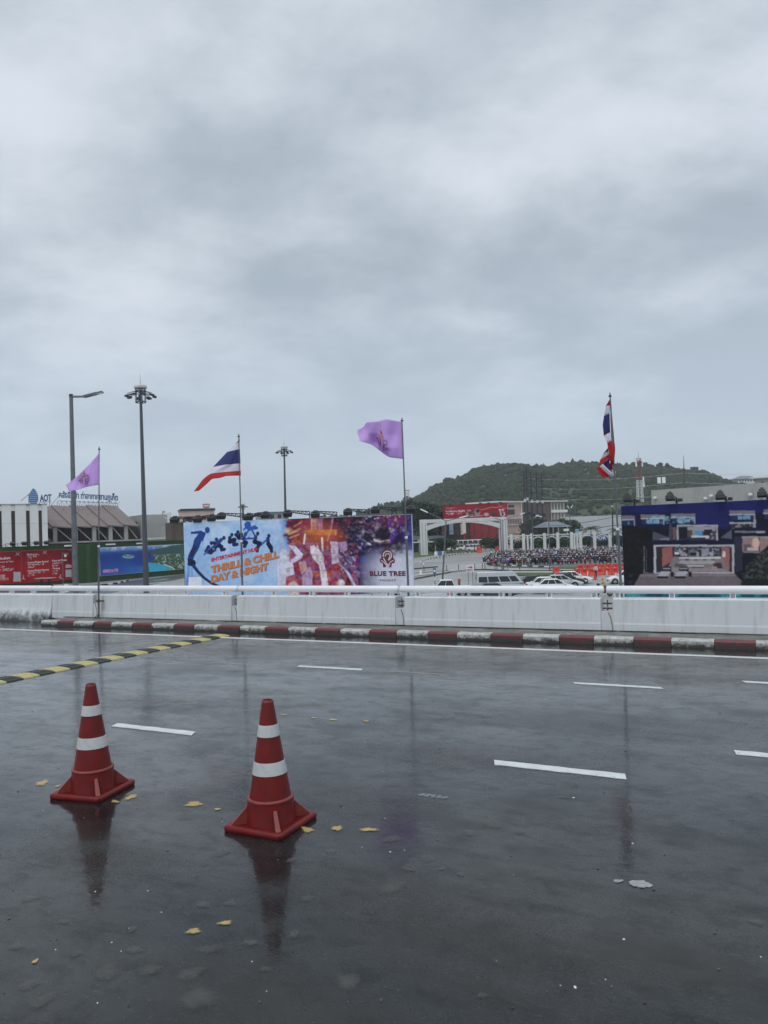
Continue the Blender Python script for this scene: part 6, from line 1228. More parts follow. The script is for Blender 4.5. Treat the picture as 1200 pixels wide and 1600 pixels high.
# ================================================================== colonnade
CO = Front(793, 206, 1010, 204); o = CO.thing('colonnade', 'white colonnade of arches running behind the parked motorbikes', 'colonnade'); zt = CO.loc(850, 835)[1]; cols = [799, 818, 824.5, 831, 851, 871.5, 893, 897.5, 902, 907, 929, 953, 976, 998]
zsp = CO.loc(850, 845)[1]; zcr = CO.loc(850, 839.5)[1]
xs_ = [CO.loc(c, 845)[0] for c in cols]
for c, x in zip(cols, xs_): w = .45 if c in (824.5, 897.5, 902) else .75; MB().b2(x-w/2, x+w/2, -w/2, w/2, 0, zt+(.35 if w > .5 else -.1)).build('column', M['pale_concrete'], o, bevel=.04)
MB().b2(xs_[0]-1.3, xs_[-1], -.15, .15, zt-.30, zt-.02).build('beam', M['pale_concrete'], o)
for a, b in zip(xs_[:-1], xs_[1:]):
    mb = MB(); K = 10; pr_ = [(a+.3+(b-a-.6)*k/K, zsp+(zcr-zsp)*math.sqrt(max(0, 1-(2*k/K-1)**2))) for k in range(K+1)]
    for k in range(K): mb.prism([pr_[k], pr_[k+1], (pr_[k+1][0], pr_[k+1][1]+.28), (pr_[k][0], pr_[k][1]+.28)], -.1, .1)
    mb.build('arch', M['pale_concrete'], o)
for a, b in ((3, 4), (5, 6), (9, 10), (10, 11)):
    MB().b2(xs_[a]+.3, xs_[b]-.3, -.05, .05, .2, 1.0).build('fence_panel', M['galv'], o)
S1 = Front(915, 216, 955, 216); o = S1.thing('airport_sign', 'dark blue panel with white AIRPORT letters behind the colonnade', 'sign'); z0 = S1.loc(930, 846)[1]; z1 = S1.loc(930, 835)[1]; MB().b2(0, S1.w, 0, .3, z0, z1).build('panel', M['sign_blue'], o)
letters('lettering', 'AIRPORT', M['sign_white'], o, S1, (917, 844), (952, 842.5), 5, y=-.02, bold=.02)
for x in (.5, S1.w-.5): MB().b2(x, x+.2, .05, .25, 0, z0).build('leg', M['galv'], o)
# shrubs and trees in the middle ground
shr = [(808, 213, 3.2, 2.6, 'rounded shrub behind the first arch of the colonnade'), (841, 214, 3.0, 2.8, 'rounded shrub behind the third arch of the colonnade'), (861, 213, 4.0, 2.8, 'tall rounded shrub left of the fourth column'), (882, 212, 4.2, 3.0, 'largest rounded shrub, filling the arch near the narrow columns'), (917, 212, 3.6, 2.8, 'rounded shrub left of the airport sign'), (940, 219, 3.2, 3.6, 'broad shrub under the airport sign'), (965, 213, 3.6, 2.6, 'rounded shrub at the right end of the colonnade'),
       (668, 226, 2.6, 2.2, 'low bush at the foot of the left arch pillar'), (688, 228, 4.2, 2.6, 'dark green bush inside the arch, beside the blue drum'), (704, 230, 3.6, 2.4, 'green bush inside the arch, second from the left pillar'), (772, 226, 5.0, 2.8, 'tall green bush inside the arch by the right pillar'), (757, 232, 4.0, 2.4, 'green bush inside the arch left of the orange barrier')]
for i, (px, d, h, r, lab) in enumerate(shr): leafy('shrub', lab, at_d(px, d), h, r, 900, M['leaf'] if i % 2 else M['leaf_dark'], .1, 60+i, .30, .9, 8, 'shrubs by the colonnade and arch', .2); bpy.data.objects[-1] if False else None
leafy('leafy_tree', 'large dark tree behind the right end of the entertainment billboard', at_d(655, 250), 16.3, 7, 6500, M['leaf_dark'], .35, 91, .42, .9, 14)
leafy('leafy_tree', 'dark tree close behind the large dark tree left of the arch', at_d(674, 262), 14.5, 5, 4200, M['leaf_dark'], .3, 92, .42, .9, 11)
leafy('leafy_tree', 'dark tree among the concrete power poles', at_d(846, 268), 11, 5.5, 3200, M['leaf_dark'], .3, 93, .4, .8, 10)
leafy('leafy_tree', 'spreading green tree right of the pavilion below the hotel', at_d(884, 262), 9, 6, 2800, M['leaf'], .3, 94, .4, .6, 9)
leafy('leafy_tree', 'round green tree beside the lattice tower base', at_d(1016, 200), 13, 3.4, 1600, M['leaf'], .3, 95, .35, .9, 7)
leafy('leafy_tree', 'dark tree at the foot of the power poles', at_d(826, 262), 7.5, 5, 2600, M['leaf_dark'], .3, 96, .38, .8, 9)
palm('palm_tree', 'shaggy palm left of the red hoarding', at_d(683, 258), 14.5, 4.4, 54, M['leaf_palm'], 3, tr=.3, droop=1.0)
palm('palm_tree', 'slim palm rising before the airport sign', at_d(923, 196), 5.8, 2.8, 22, M['leaf_palm'], 4)
palm('palm_tree', 'slim palm half hidden by the tall right flagpole', at_d(962, 200), 5.0, 2.5, 20, M['leaf_palm'], 5)
for i, (px, lab) in enumerate(((716, 'small palm inside the arch, first from the left'), (727, 'small palm inside the arch, second from the left'), (740, 'small palm in front of the white minibus inside the arch'))): palm('palm_tree', lab, at_d(px, 222), 2.6, 1.8, 16, M['leaf_palm'], 10+i)
# ================================================================== power poles and lines
PO = [(818.5, 735, 'power pole at the left of the pole cluster'), (822.5, 732, 'tallest power pole with a pale top in the pole cluster'), (829.5, 738, 'power pole in the middle of the pole cluster'), (838, 739, 'power pole joined by rungs to its right neighbour'), (846, 740, 'rightmost power pole of the cluster, ladder rungs on its left')]
tops = []
for i, (px, py, lab) in enumerate(PO):
    d = 232+2*i; b = at_d(px+2.5, d); t = P(px, py, d)-b; tops.append((b, t)); o = thing('power_pole', lab, 'power pole', b, 0, 'cluster of concrete power poles'); MB().tube((0, 0, 0), t, .32, .18, 8).build('pole', M['dark_steel'], o)
    for k in range(5):
        f = .97-.08*k; c = t*f; mb = MB().bar(c+Vector((-1.0, 0, 0)), c+Vector((1.0, 0, 0)), .12)
        for sx in (-.8, -.3, .5): mb.tube(c+Vector((sx, 0, .05)), c+Vector((sx+random.uniform(-.15, .15), 0, .7)), .10, .05, 6)
        if k < 4: mb.build('crossarm', M['dark_steel'], o)
    MB().box(t*.62+Vector((0, -.3, 0)), (.55, .5, .9)).build('switch_box', M['pale_concrete'], o); MB().lathe([(.1, 0), (.42, .1), (.42, 1.0), (.1, 1.1)], 10, 0, t*.42+Vector((.6, -.2, 0)), True).build('transformer', M['dark_steel'], o)
    if i == 3:
        nb2 = at_d(848.5, 240)-b; mb = MB()
        for k in range(7): z = t.z*(.96-.085*k); mb.bar(t*(z/t.z), Vector((P(846, 740, 240)-b).lerp(nb2, .04+.085*k)), .09)
        mb.build('rung', M['galv'], o)
M['wire'] = M['cable']
def wire(label, pts, m, r=.03, group='overhead power lines'):
    w = [P(*p) for p in pts]; o = thing('power_line', label, 'power line', w[0], 0, group); mb = MB()
    for a, b in zip(w[:-1], w[1:]):
        prev = a
        for k in range(1, 11): t = k/10; q = a.lerp(b, t)-Vector((0, 0, .010*(b-a).length*4*t*(1-t))); mb.tube(prev-w[0], q-w[0], r, r, 4, caps=False); prev = q
    mb.build('cable', m, o)
wire('topmost pale power line from the pole cluster past the furled flag', [(846, 749, 240), (1069, 739, 165), (1330, 741, 150)], M['cable_pale'], .028)
wire('second pale power line crossing the hill', [(846, 763, 240), (1069, 754, 165), (1330, 757, 150)], M['cable_pale'], .028)
wire('third pale power line, lowest on the hill', [(846, 777, 240), (960, 780, 200), (1069, 768, 165)], M['cable_pale'], .025)
wire('dark sagging cable in front of the warehouse roof', [(850, 822, 238), (957, 808, 190), (1020, 800, 170)], M['cable'], .06)
wire('lower dark cable in front of the warehouse wall', [(790, 836, 232), (850, 832, 236), (957, 821, 190), (1020, 812, 170)], M['cable'], .07)
wire('dark cable along the rooftop lamps of the concrete building', [(985, 777, 150), (1071, 782, 150), (1135, 776, 140), (1260, 781, 130)], M['cable'], .05)
wire('dark cables running behind the arch to the pole cluster', [(670, 828, 246), (780, 832, 240), (830, 834, 236)], M['cable'], .06)
b = at_d(957, 192); t = P(956.5, 783, 190)-b; o = thing('power_pole', 'dark power pole just left of the tall right flagpole', 'power pole', b); MB().tube((0, 0, 0), t, .2, .14, 8).build('pole', M['dark_steel'], o); MB().bar(t*.75+Vector((-.5, 0, 0)), t*.75+Vector((.5, 0, 0)), .14).build('crossarm', M['dark_steel'], o); MB().box(t*.9, (.3, .3, .5)).build('insulator', M['pale_concrete'], o)
# ================================================================== vehicles
def vehicle(name, label, kind, paint, loc, rz, group='vehicles in the forecourt car park'):
    o = thing(name, label, {'van': 'van', 'pickup': 'pickup', 'bus': 'bus'}.get(kind, 'car'), loc, rz, group)
    K = {'sedan': dict(low=[(-2.28, .42, .78, .66), (-2.18, .26, .93, .80), (-1.5, .2, .96, .86), (0, .2, .93, .88), (1.0, .2, .90, .87), (1.7, .22, .80, .83), (2.15, .25, .66, .76), (2.3, .36, .55, .62)], base=(-1.75, 1.12, .93, .80), roof=(-.98, .28, 1.46, .58), wx=(-1.35, 1.4), split=(.34, .66), wr=.32),
         'hatch': dict(low=[(-1.95, .42, .85, .68), (-1.85, .26, .98, .80), (-1.2, .2, .98, .85), (0, .2, .95, .86), (.9, .2, .92, .85), (1.5, .22, .82, .80), (1.85, .26, .68, .72), (1.95, .36, .58, .6)], base=(-1.8, 1.05, .95, .78), roof=(-1.35, .25, 1.5, .58), wx=(-1.2, 1.25), split=(.36, .66), wr=.31),
         'van': dict(low=[(-2.65, .4, 1.1, .84), (-2.55, .28, 1.15, .92), (-1.5, .25, 1.15, .94), (.8, .25, 1.13, .94), (1.8, .25, 1.08, .92), (2.4, .28, .95, .86), (2.68, .4, .72, .74)], base=(-2.6, 2.3, 1.08, .90), roof=(-2.45, 1.35, 2.28, .76), wx=(-1.55, 1.6), split=(.26, .52, .76), wr=.34),
         'pickup': dict(low=[(-2.6, .55, .98, .82), (-2.5, .38, 1.08, .88), (-.9, .34, 1.08, .90), (.6, .34, 1.08, .90), (1.4, .36, 1.06, .88), (2.2, .38, .98, .84), (2.55, .5, .78, .74)], base=(-.95, 1.25, 1.06, .82), roof=(-.62, .50, 1.78, .66), wx=(-1.6, 1.6), split=(.5,), wr=.38),
         'bus': dict(low=[(-5.2, .5, 1.5, 1.15), (-5.0, .35, 1.6, 1.22), (0, .35, 1.6, 1.24), (4.9, .35, 1.6, 1.22), (5.2, .5, 1.4, 1.1)], base=(-5.05, 5.05, 1.5, 1.2), roof=(-4.95, 4.7, 3.3, 1.08), wx=(-3.3, 3.3), split=(.16, .32, .48, .64, .82), wr=.48)}[kind]
    mb = MB(); rings = []
    for (x, zb, zt_, w) in K['low']: rings.append([(x, -w*.92, zb), (x, -w, zb+(zt_-zb)*.35), (x, -w*.985, zb+(zt_-zb)*.75), (x, -w*.90, zt_), (x, 0, zt_+.03), (x, w*.90, zt_), (x, w*.985, zb+(zt_-zb)*.75), (x, w, zb+(zt_-zb)*.35), (x, w*.92, zb)])
    n = 9; vs = [p for r in rings for p in r]; fs = [(j*n+k, j*n+(k+1) % n, (j+1)*n+(k+1) % n, (j+1)*n+k) for j in range(len(rings)-1) for k in range(n)]+[tuple(range(n)), tuple(range((len(rings)-1)*n, len(rings)*n))]; mb.add(vs, fs)
    xr, xf, zb, wb = K['base']; xr2, xf2, zr, wr = K['roof']
    cv8 = [(xr, -wb, zb), (xf, -wb, zb), (xf, wb, zb), (xr, wb, zb), (xr2, -wr, zr), (xf2, -wr, zr), (xf2, wr, zr), (xr2, wr, zr)]
    mb.add(cv8, [(0, 1, 5, 4), (1, 2, 6, 5), (2, 3, 7, 6), (3, 0, 4, 7), (4, 5, 6, 7), (3, 2, 1, 0)])
    mb.build('body', M[paint], o, smooth=35, bevel=.035)
    V8 = [Vector(p) for p in cv8]
    def pane(nm, a, b, c, d, u0, u1, v0, v1, out):
        q = lambda u, v: (a.lerp(b, u)).lerp(d.lerp(c, u), v); pts = [q(u0, v0), q(u1, v0), q(u1, v1), q(u0, v1)]; nn = (pts[1]-pts[0]).cross(pts[3]-pts[0]).normalized()
        if nn.dot(Vector(out)) < 0: nn = -nn
        pts2 = [p+nn*.012 for p in pts]+[p-nn*.02 for p in pts]; MB().add(pts2, [(0, 1, 2, 3), (7, 6, 5, 4), (0, 4, 5, 1), (1, 5, 6, 2), (2, 6, 7, 3), (3, 7, 4, 0)]).build(nm, M['glass'], o)
    cuts_ = [.04]+list(K['split'])+[.95]
    for (a, b, c, d, out) in ((V8[0], V8[1], V8[5], V8[4], (0, -1, 0)), (V8[3], V8[2], V8[6], V8[7], (0, 1, 0))):
        for u0, u1 in zip(cuts_[:-1], cuts_[1:]): pane('side_window', a, b, c, d, u0+.012, u1-.012, .12 if kind != 'van' else .16, .88 if kind != 'van' else .62, out)
    pane('windscreen', V8[1], V8[2], V8[6], V8[5], .06, .94, .08, .92, (1, 0, .4)); pane('rear_window', V8[3], V8[0], V8[4], V8[7], .08, .92, .25, .88, (-1, 0, .3))
    w0 = max(w for *_, w in K['low'])
    for x in K['wx']:
        for sy in (-1, 1):
            y = sy*(w0-.09); wl_ = MB().tube((x, y-sy*.11, K['wr']), (x, y+sy*.105, K['wr']), K['wr'], K['wr'], 16).build('wheel', M['tyre'], o); MB().tube((x, y+sy*.05, K['wr']), (x, y+sy*.115, K['wr']), K['wr']*.64, K['wr']*.6, 12).build('rim', M['rim'], wl_)
            MB().tube((x, y-sy*.05, K['wr']), (x, y+sy*.094, K['wr']), K['wr']*1.2, K['wr']*1.2, 16).build('wheel_arch', M['black'], o)
    lf = K['low'][-2]; lr = K['low'][1]
    for sy in (-1, 1):
        MB().box((lf[0]+.02, sy*lf[3]*.78, lf[1]+(lf[2]-lf[1])*.72), (.3, .3, .14), 0, Matrix.Rotation(sy*-.35, 3, 'Z')).build('headlight', M['lens'], o, bevel=.03); MB().box((lr[0]-.03, sy*lr[3]*.82, lr[1]+(lr[2]-lr[1])*.75), (.16, .26, .18)).build('tail_light', M['red_lamp'], o, bevel=.02)
        MB().box((xf-.12, sy*(wb+.10), zb+.10), (.12, .2, .13)).build('mirror', M[paint], o, bevel=.03)
    fr = K['low'][-1]; MB().box((fr[0]-.03, 0, fr[1]+.06), (.12, fr[3]*1.3, .16)).build('grille', M['black'], o); MB().box((K['low'][0][0]+.0, 0, K['low'][0][1]+.15), (.06, .5, .12)).build('number_plate', M['sign_white'], o)
    return o
def vat(px, d): return at_d(px, d)
o = vehicle('van', 'silver passenger van with a high roof parked facing right', 'van', 'car_silver', vat(779, 80), -.04)
vehicle('pickup', 'white double-cab pickup at left, partly behind the handrail', 'pickup', 'car_white', vat(693, 78), math.pi+.03)
vehicle('car', 'dark grey car in front of the silver van, only its roof above the handrail', 'sedan', 'car_dark', vat(768, 75.6), .05)
vehicle('car', 'white sedan nearest the handrail, first of the parked row', 'sedan', 'car_white', vat(863, 78.3), -.10)
vehicle('car', 'white sedan second in the parked row, behind the nearest one', 'sedan', 'car_white', vat(852, 81.4), -.10)
vehicle('car', 'silver sedan third in the parked row', 'sedan', 'car_silver', vat(873, 84.4), -.12)
vehicle('car', 'black sedan wedged between the silver and the last white car', 'sedan', 'car_black', vat(880, 87.2), -.12)
vehicle('car', 'white sedan last in the parked row, nose towards the barriers', 'sedan', 'car_white', vat(891, 90.0), -.22)
vehicle('car', 'dark sedan half hidden between van and parked row', 'sedan', 'car_black', vat(832, 84.5), .1)
vehicle('car', 'white hatchback at right, cut off by the villa billboard', 'hatch', 'car_white', vat(974, 87.5), math.pi-.15)
vehicle('car', 'pale car low behind the handrail at the billboard edge', 'hatch', 'car_silver', vat(664, 72.5), math.pi)
vehicle('van', 'white minibus parked inside the arch', 'van', 'car_white', vat(739, 236), .0, 'vehicles beyond the arch')
vehicle('van', 'white minibus farther left inside the arch', 'van', 'car_white', vat(711, 244), math.pi, 'vehicles beyond the arch')
vehicle('bus', 'white coach behind the minibuses inside the arch', 'bus', 'car_white', vat(731, 250), 0.05, 'vehicles beyond the arch')
# ================================================================== motorbikes
BC = [(.02, .02, .022), (.55, .56, .57), (.35, .03, .03), (.05, .10, .28), (.10, .11, .12), (.60, .58, .55), (.04, .04, .045), (.45, .12, .18), (.02, .03, .05)]
def bike_mesh(c, i):
    body = mat('bike_paint', c, .3); seat = M['black']; mb = MB()
    for x in (-.62, .62):
        mb.tube((x, -.05, .28), (x, .05, .28), .28, .28, 10, 1); mb.tube((x, -.058, .28), (x, .058, .28), .16, .16, 8, 2)
    mb.add([(-.75, -.12, .55), (-.75, .12, .55), (.1, .13, .40), (.1, -.13, .40), (-.8, -.1, .78), (-.8, .1, .78), (.12, .12, .72), (.12, -.12, .72)], [(0, 1, 2, 3), (4, 5, 6, 7), (0, 1, 5, 4), (1, 2, 6, 5), (2, 3, 7, 6), (3, 0, 4, 7)], 0)
    mb.box((-.3, 0, .80), (.85, .24, .10), 1); mb.box((.02, 0, .36), (.5, .3, .12), 1)
    mb.add([(.30, -.2, .40), (.30, .2, .40), (.40, .16, 1.0), (.40, -.16, 1.0), (.42, -.14, .42), (.42, .14, .42), (.52, .1, .98), (.52, -.1, .98)], [(0, 1, 2, 3), (4, 5, 6, 7), (0, 1, 5, 4), (1, 2, 6, 5), (2, 3, 7, 6), (3, 0, 4, 7)], 0)
    mb.bar((.62, 0, .28), (.42, 0, 1.02), .07, mi=2); mb.bar((.40, -.34, 1.05), (.40, .34, 1.05), .05, mi=1); mb.box((.55, 0, .95), (.14, .2, .16), 3); mb.box((.66, 0, .58), (.4, .12, .05), 0)
    for s_ in (-1, 1): mb.bar((.40, s_*.28, 1.05), (.36, s_*.36, 1.26), .02, mi=1); mb.box((.36, s_*.37, 1.28), (.03, .14, .09), 3)
    mb.box((-.88, 0, .72), (.08, .18, .1), 4); mb.bar((-.62, 0, .28), (-.2, 0, .5), .08, mi=2)
    if i % 3 == 0: mb.lathe([(.02, .26), (.11, .22), (.14, .1), (.13, 0)], 8, 3 if i % 2 else 0, (.38, .30, 1.03))
    if i % 4 == 1: mb.box((.75, 0, .7), (.3, .36, .22), 2)
    return mb.mesh('motorbike', [body, M['tyre'], M['galv'], M['lens'], M['red_lamp']])
bikes = [bike_mesh(c, i) for i, c in enumerate(BC)]
rb_ = random.Random(11); BN = ['black', 'silver', 'red', 'blue', 'dark grey', 'off-white', 'glossy black', 'pinkish red', 'dark navy']; RN_ = ['front', 'second', 'third', 'fourth', 'fifth', 'sixth', 'back']
for row, (py, x0, x1) in enumerate(((883.5, 763, 985), (879.5, 757, 985), (876, 757, 985), (873, 762, 985), (870.3, 768, 985), (868, 775, 985), (866, 780, 985))):
    a = GP(x0, py+(x1-x0)*.0); b = GP(x1, py-.034*(x1-x0)+3.5); L = (b-a).length; k = 0; x = 0
    while x < L:
        p = a.lerp(b, x/L)+Vector((rb_.uniform(-.1, .1), rb_.uniform(-.35, .35), .06)); me = bikes[rb_.choice((0, 0, 1, 1, 2, 3, 4, 5, 6, 7, 8))]
        ob = link('motorbike', me, None, p, 1.0+math.pi*(rb_.random() < .3)+rb_.uniform(-.45, .45)); ob.rotation_euler = (0, 0, ob.rotation_euler.z)
        k += 1; tag(ob, f'{BN[bikes.index(me)]} motorbike, {k}{"th" if 10 < k % 100 < 14 else {1: "st", 2: "nd", 3: "rd"}.get(k % 10, "th")} from the left in the {RN_[row]} row before the colonnade', 'motorbike', 'motorbikes parked in rows'); x += rb_.uniform(.72, 1.0)
# ================================================================== orange water-filled barriers
def barrier_mesh():
    mb = MB(); W2, H2 = .45, .95; pr = [(-.30, 0), (-.30, .12), (-.22, .2), (-.13, .45), (-.11, H2), (.11, H2), (.13, .45), (.22, .2), (.30, .12), (.30, 0)]; n = len(pr)
    vs = [(-W2, y, z) for y, z in pr]+[(W2, y, z) for y, z in pr]; mb.add(vs, [tuple(range(n)), tuple(range(2*n-1, n-1, -1))]+[(k, n+k, n+(k+1) % n, (k+1) % n) for k in range(n)]); mb.b2(-.30, .30, -.155, -.11, .52, .82); mb.b2(-.25, -.1, -.25, -.15, 0, .16); return mb
bme = barrier_mesh().mesh('barrier', M['barrier'], smooth=30); capm = MB().b2(-.06, .06, -.06, .06, .95, 1.0).mesh('filler_cap', M['sign_white']); slot = MB().b2(-.16, .16, -.158, -.156, .60, .74).mesh('hand_hole', mat('barrier_dark', (.25, .02, .015), .6))
nb3 = 0
rows_b = [(114, 899, 976, 7, 'back'), (103.5, 893, 976, 7, 'front')]
names = ['first', 'second', 'third', 'fourth', 'fifth', 'sixth', 'seventh']
for d, x0, x1, k, rw_ in rows_b:
    for i in range(k):
        px = x0+(x1-x0)*(i+.5)/k; o = thing('water_barrier', f'orange-red plastic barrier, {names[i]} from the left in the {rw_} row by the motorbikes', 'barrier', at_d(px, d+random.uniform(-.15, .15)), random.uniform(-.06, .06), 'orange-red water barriers')
        link('barrier_body', bme, o); link('filler_cap', capm, o); link('hand_hole', slot, o)
for px, d, lab in ((867, 110, 'lone orange-red barrier behind the last white car'), (722, 214, 'orange-red barrier standing in the arch driveway, nearer one'), (748, 222, 'orange-red barrier inside the arch by the tall bush'), (776, 220, 'orange-red barrier at the foot of the right arch pillar')):
    o = thing('water_barrier', lab, 'barrier', at_d(px if px != 722 else 748.5, d), .1, 'orange-red water barriers'); link('barrier_body', bme, o); link('filler_cap', capm, o)
    if px != 867: o.scale = (1.4, 1.4, 1.5)
    if px == 748: o.location = at_d(747, 232)
# white delineator stakes between the barriers
for px, lab in ((915.5, 'short white stake before the front barrier row, left one'), (945.5, 'short white stake before the front barrier row, right one')):
    o = thing('marker_post', lab, 'post', at_d(px, 100.5), 0, 'white marker stakes'); MB().tube((0, 0, 0), (0, 0, .75), .05, .045, 8).build('stake', M['sign_white'], o); MB().b2(-.14, .14, -.14, .14, 0, .05).build('foot', M['black'], o)
# ================================================================== bollards, signs, small street furniture
for px, py, lab in ((662.5, 892, 'dark bollard nearest the entertainment billboard'), (698, 891, 'dark bollard just right of the near street lamp'), (716.5, 890.5, 'dark bollard left of the exit sign'), (742, 889.5, 'dark bollard right of the exit sign'), (754, 889.5, 'dark bollard above the van roof, left of a close pair'), (758, 889.3, 'dark bollard above the van roof, right of a close pair'), (773.5, 889, 'dark bollard left of the arch pillar lamp posts'), (776.5, 889, 'dark bollard closest to the arch pillar lamp posts'), (812, 889, 'dark bollard in front of the island kerb')):
    o = thing('bollard', lab, 'bollard', GP(px, py), 0, 'thin dark bollards'); MB().tube((0, 0, 0), (0, 0, .95), .06, .055, 8).build('stem', M['dark_steel'], o); MB().tube((0, 0, .75), (0, 0, .85), .065, .065, 8).build('band', M['galv'], o); MB().lathe([(.14, 0), (.13, .04), (.06, .07)], 8, 0, (0, 0, 0), True).build('foot', M['black'], o)
SF = Front(729, 88, 741, 88); o = SF.thing('exit_sign', 'white EXIT sign with a red arrow above the van roof', 'sign'); x0, z1 = SF.loc(729, 883); x1, z0 = SF.loc(740.5, 893); MB().b2(x0, x1, 0, .04, z0, z1).build('board', M['sign_white'], o)
for x in (x0+.15, x1-.15): MB().tube((x, .06, 0), (x, .06, z1-.1), .03, .03, 6).build('post', M['galv'], o)
letters('lettering', 'EXIT', M['black'], o, SF, (730.5, 892.3), (739, 892), 3.2, y=-.005, bold=.02); letters('lettering', 'RED', M['ink_red'], o, SF, (730.3, 887.5), (734.5, 887.4), 2.0, y=-.005) if False else None
xc, zc6 = SF.loc(734.8, 886.2); MB().add([(xc-.32, -.02, zc6-.05), (xc+.02, -.02, zc6-.05), (xc+.02, -.02, zc6+.05), (xc-.32, -.02, zc6+.05)], [(0, 1, 2, 3)]).add([(xc+.02, -.02, zc6-.16), (xc+.3, -.02, zc6), (xc+.02, -.02, zc6+.16)], [(0, 1, 2)]).build('arrow', M['ink_red'], o)
SB = Front(789, 118, 798, 118); o = SB.thing('arrow_sign', 'round blue sign with a white arrow by the motorbike lot', 'sign'); xc, zc6 = SB.loc(793, 873.5); R90 = Matrix.Rotation(math.pi/2, 3, 'X'); MB().tube((xc, .03, zc6), (xc, 0, zc6), .38, .38, 18).build('disc', M['logo_blue'], o); MB().tube((xc, .08, 0), (xc, .08, zc6+.3), .04, .04, 8).build('post', M['galv'], o); MB().b2(xc-.22, xc+.12, -.012, -.002, zc6-.04, zc6+.04).build('arrow_bar', M['sign_white'], o); MB().add([(xc+.1, -.012, zc6-.14), (xc+.28, -.012, zc6), (xc+.1, -.012, zc6+.14)], [(0, 1, 2)]).build('arrow_head', M['sign_white'], o)
SC = Front(675, 86, 684, 86); o = SC.thing('direction_sign', 'small blue and white sign on a striped post left of the near street lamp', 'sign'); x0, z1 = SC.loc(676.5, 888); x1, z0 = SC.loc(681.5, 896.5); MB().b2(x0, x1, 0, .03, z0, z1).build('board', M['logo_blue'], o); MB().b2(x0+.05, x1-.05, -.01, -.002, (z0+z1)/2-.1, (z0+z1)/2+.12).build('symbol', M['sign_white'], o)
for k in range(5): MB().tube(((x0+x1)/2, .06, z0*k/5), ((x0+x1)/2, .06, z0*(k+1)/5), .04, .04, 8).build('post_band', M['sign_white'] if k % 2 else M['black'], o)
SD = Front(714, 84, 721, 84); o = SD.thing('notice_board', 'small rusty orange notice on a post behind the pickup', 'sign'); x0, z1 = SD.loc(715, 904.5); x1, z0 = SD.loc(720, 909); MB().b2(x0, x1, 0, .03, z0, z1).build('board', mat('notice_orange', (.42, .20, .12), .6), o); MB().b2(x0+.05, x1-.05, .03, .12, 0, z0).build('stand', M['rust'], o); MB().b2(x0+.08, x1-.08, -.01, -.002, z0+.08, z1-.08).build('symbol', M['ink_red'], o)
for px, m_, lab in ((686.5, M['logo_blue'], 'blue drum at the foot of the arch planting'), (692, M['sign_white'], 'white drum right of the blue drum'), (680, M['sign_white'], 'white drum left of the blue drum')):
    o = thing('drum', lab, 'drum', at_d(px, 205), 0, 'drums by the arch'); MB().lathe([(.42, 0), (.45, .05), (.45, .45), (.47, .5), (.45, .55), (.45, 1.0), (.42, 1.05)], 12, 0, (0, 0, 0), True).build('barrel', m_, o); MB().lathe([(.43, 1.05), (.43, 1.09), (.1, 1.1)], 12).build('lid', m_, o)
g = at_d(655, 118); o = thing('marker_cone', 'small white marker cone beside the entertainment billboard', 'cone', g); MB().lathe([(.2, .05), (.06, .75), (.03, .78)], 12).build('body', M['sign_white'], o); MB().b2(-.28, .28, -.28, .28, 0, .05).build('base', M['sign_white'], o)
g = at_d(926.5, 95.5); o = thing('small_cone', 'small orange cone near the motorcyclist behind the handrail', 'traffic cone', g); MB().lathe([(.2, .04), (.05, .72), (.03, .74)], 12).build('body', M['barrier'], o); MB().b2(-.25, .25, -.25, .25, 0, .04).build('base', M['black'], o); MB().lathe([(.135, .3), (.108, .44)], 12).build('reflective_band', M['sign_white'], o)
# ================================================================== people
def person(label, loc, rz, joints, radii, mats_z, hair, head_c, face_dir=(1, 0), helmet=None):
    """joints: name -> (pos); edges connect into one skinned body, coloured by height bands"""
    o = thing('person', label, 'person', loc, rz); names_ = list(joints); me = bpy.data.meshes.new('body'); E = [(a, b) for a, b in BODY if a in joints and b in joints]
    me.from_pydata([joints[n_] for n_ in names_], [(names_.index(a), names_.index(b)) for a, b in E], []); ob = link('body', me, o)
    sk = ob.modifiers.new('skin', 'SKIN'); sk.use_smooth_shade = True; sl = me.skin_vertices[0].data
    for i, n_ in enumerate(names_): r = radii.get(n_, .05); sl[i].radius = (r, r); sl[i].use_root = n_ == 'pelvis'
    sb2 = ob.modifiers.new('sub', 'SUBSURF'); sb2.levels = 1; sb2.render_levels = 1
    bpy.context.view_layer.update(); m2 = bpy.data.meshes.new_from_object(ob.evaluated_get(dgx())); ob.modifiers.clear(); ob.data = m2
    m2.materials.clear(); ms = [M['skin']]+[x for x in mats_z['mats']]
    for x in ms: m2.materials.append(x)
    for f in m2.polygons: f.material_index = mats_z['f'](f.center); f.use_smooth = True
    c = Vector(head_c)
    MB().lathe([(.001, -.125), (.05, -.115), (.075, -.07), (.088, 0), (.085, .06), (.06, .105), (.001, .125)], 12, 0, c).box(c+Vector((face_dir[0]*.09, face_dir[1]*.09, -.01)), (.035, .03, .045)).build('head', M['skin'], o, smooth=50)
    MB().lathe([(.001, .14), (.065, .118), (.094, .06), (.098, .0), (.09, -.03)], 12, 0, c-Vector((face_dir[0]*.012, face_dir[1]*.012, 0))).build('helmet' if helmet else 'hair', helmet or hair, o, smooth=50)
    for s_ in (-1, 1): MB().box(c+Vector((face_dir[0]*.082-face_dir[1]*.032*s_, face_dir[1]*.082+face_dir[0]*.032*s_, .012)), (.02, .02, .012)).build('eye', M['black'], o)
    return o
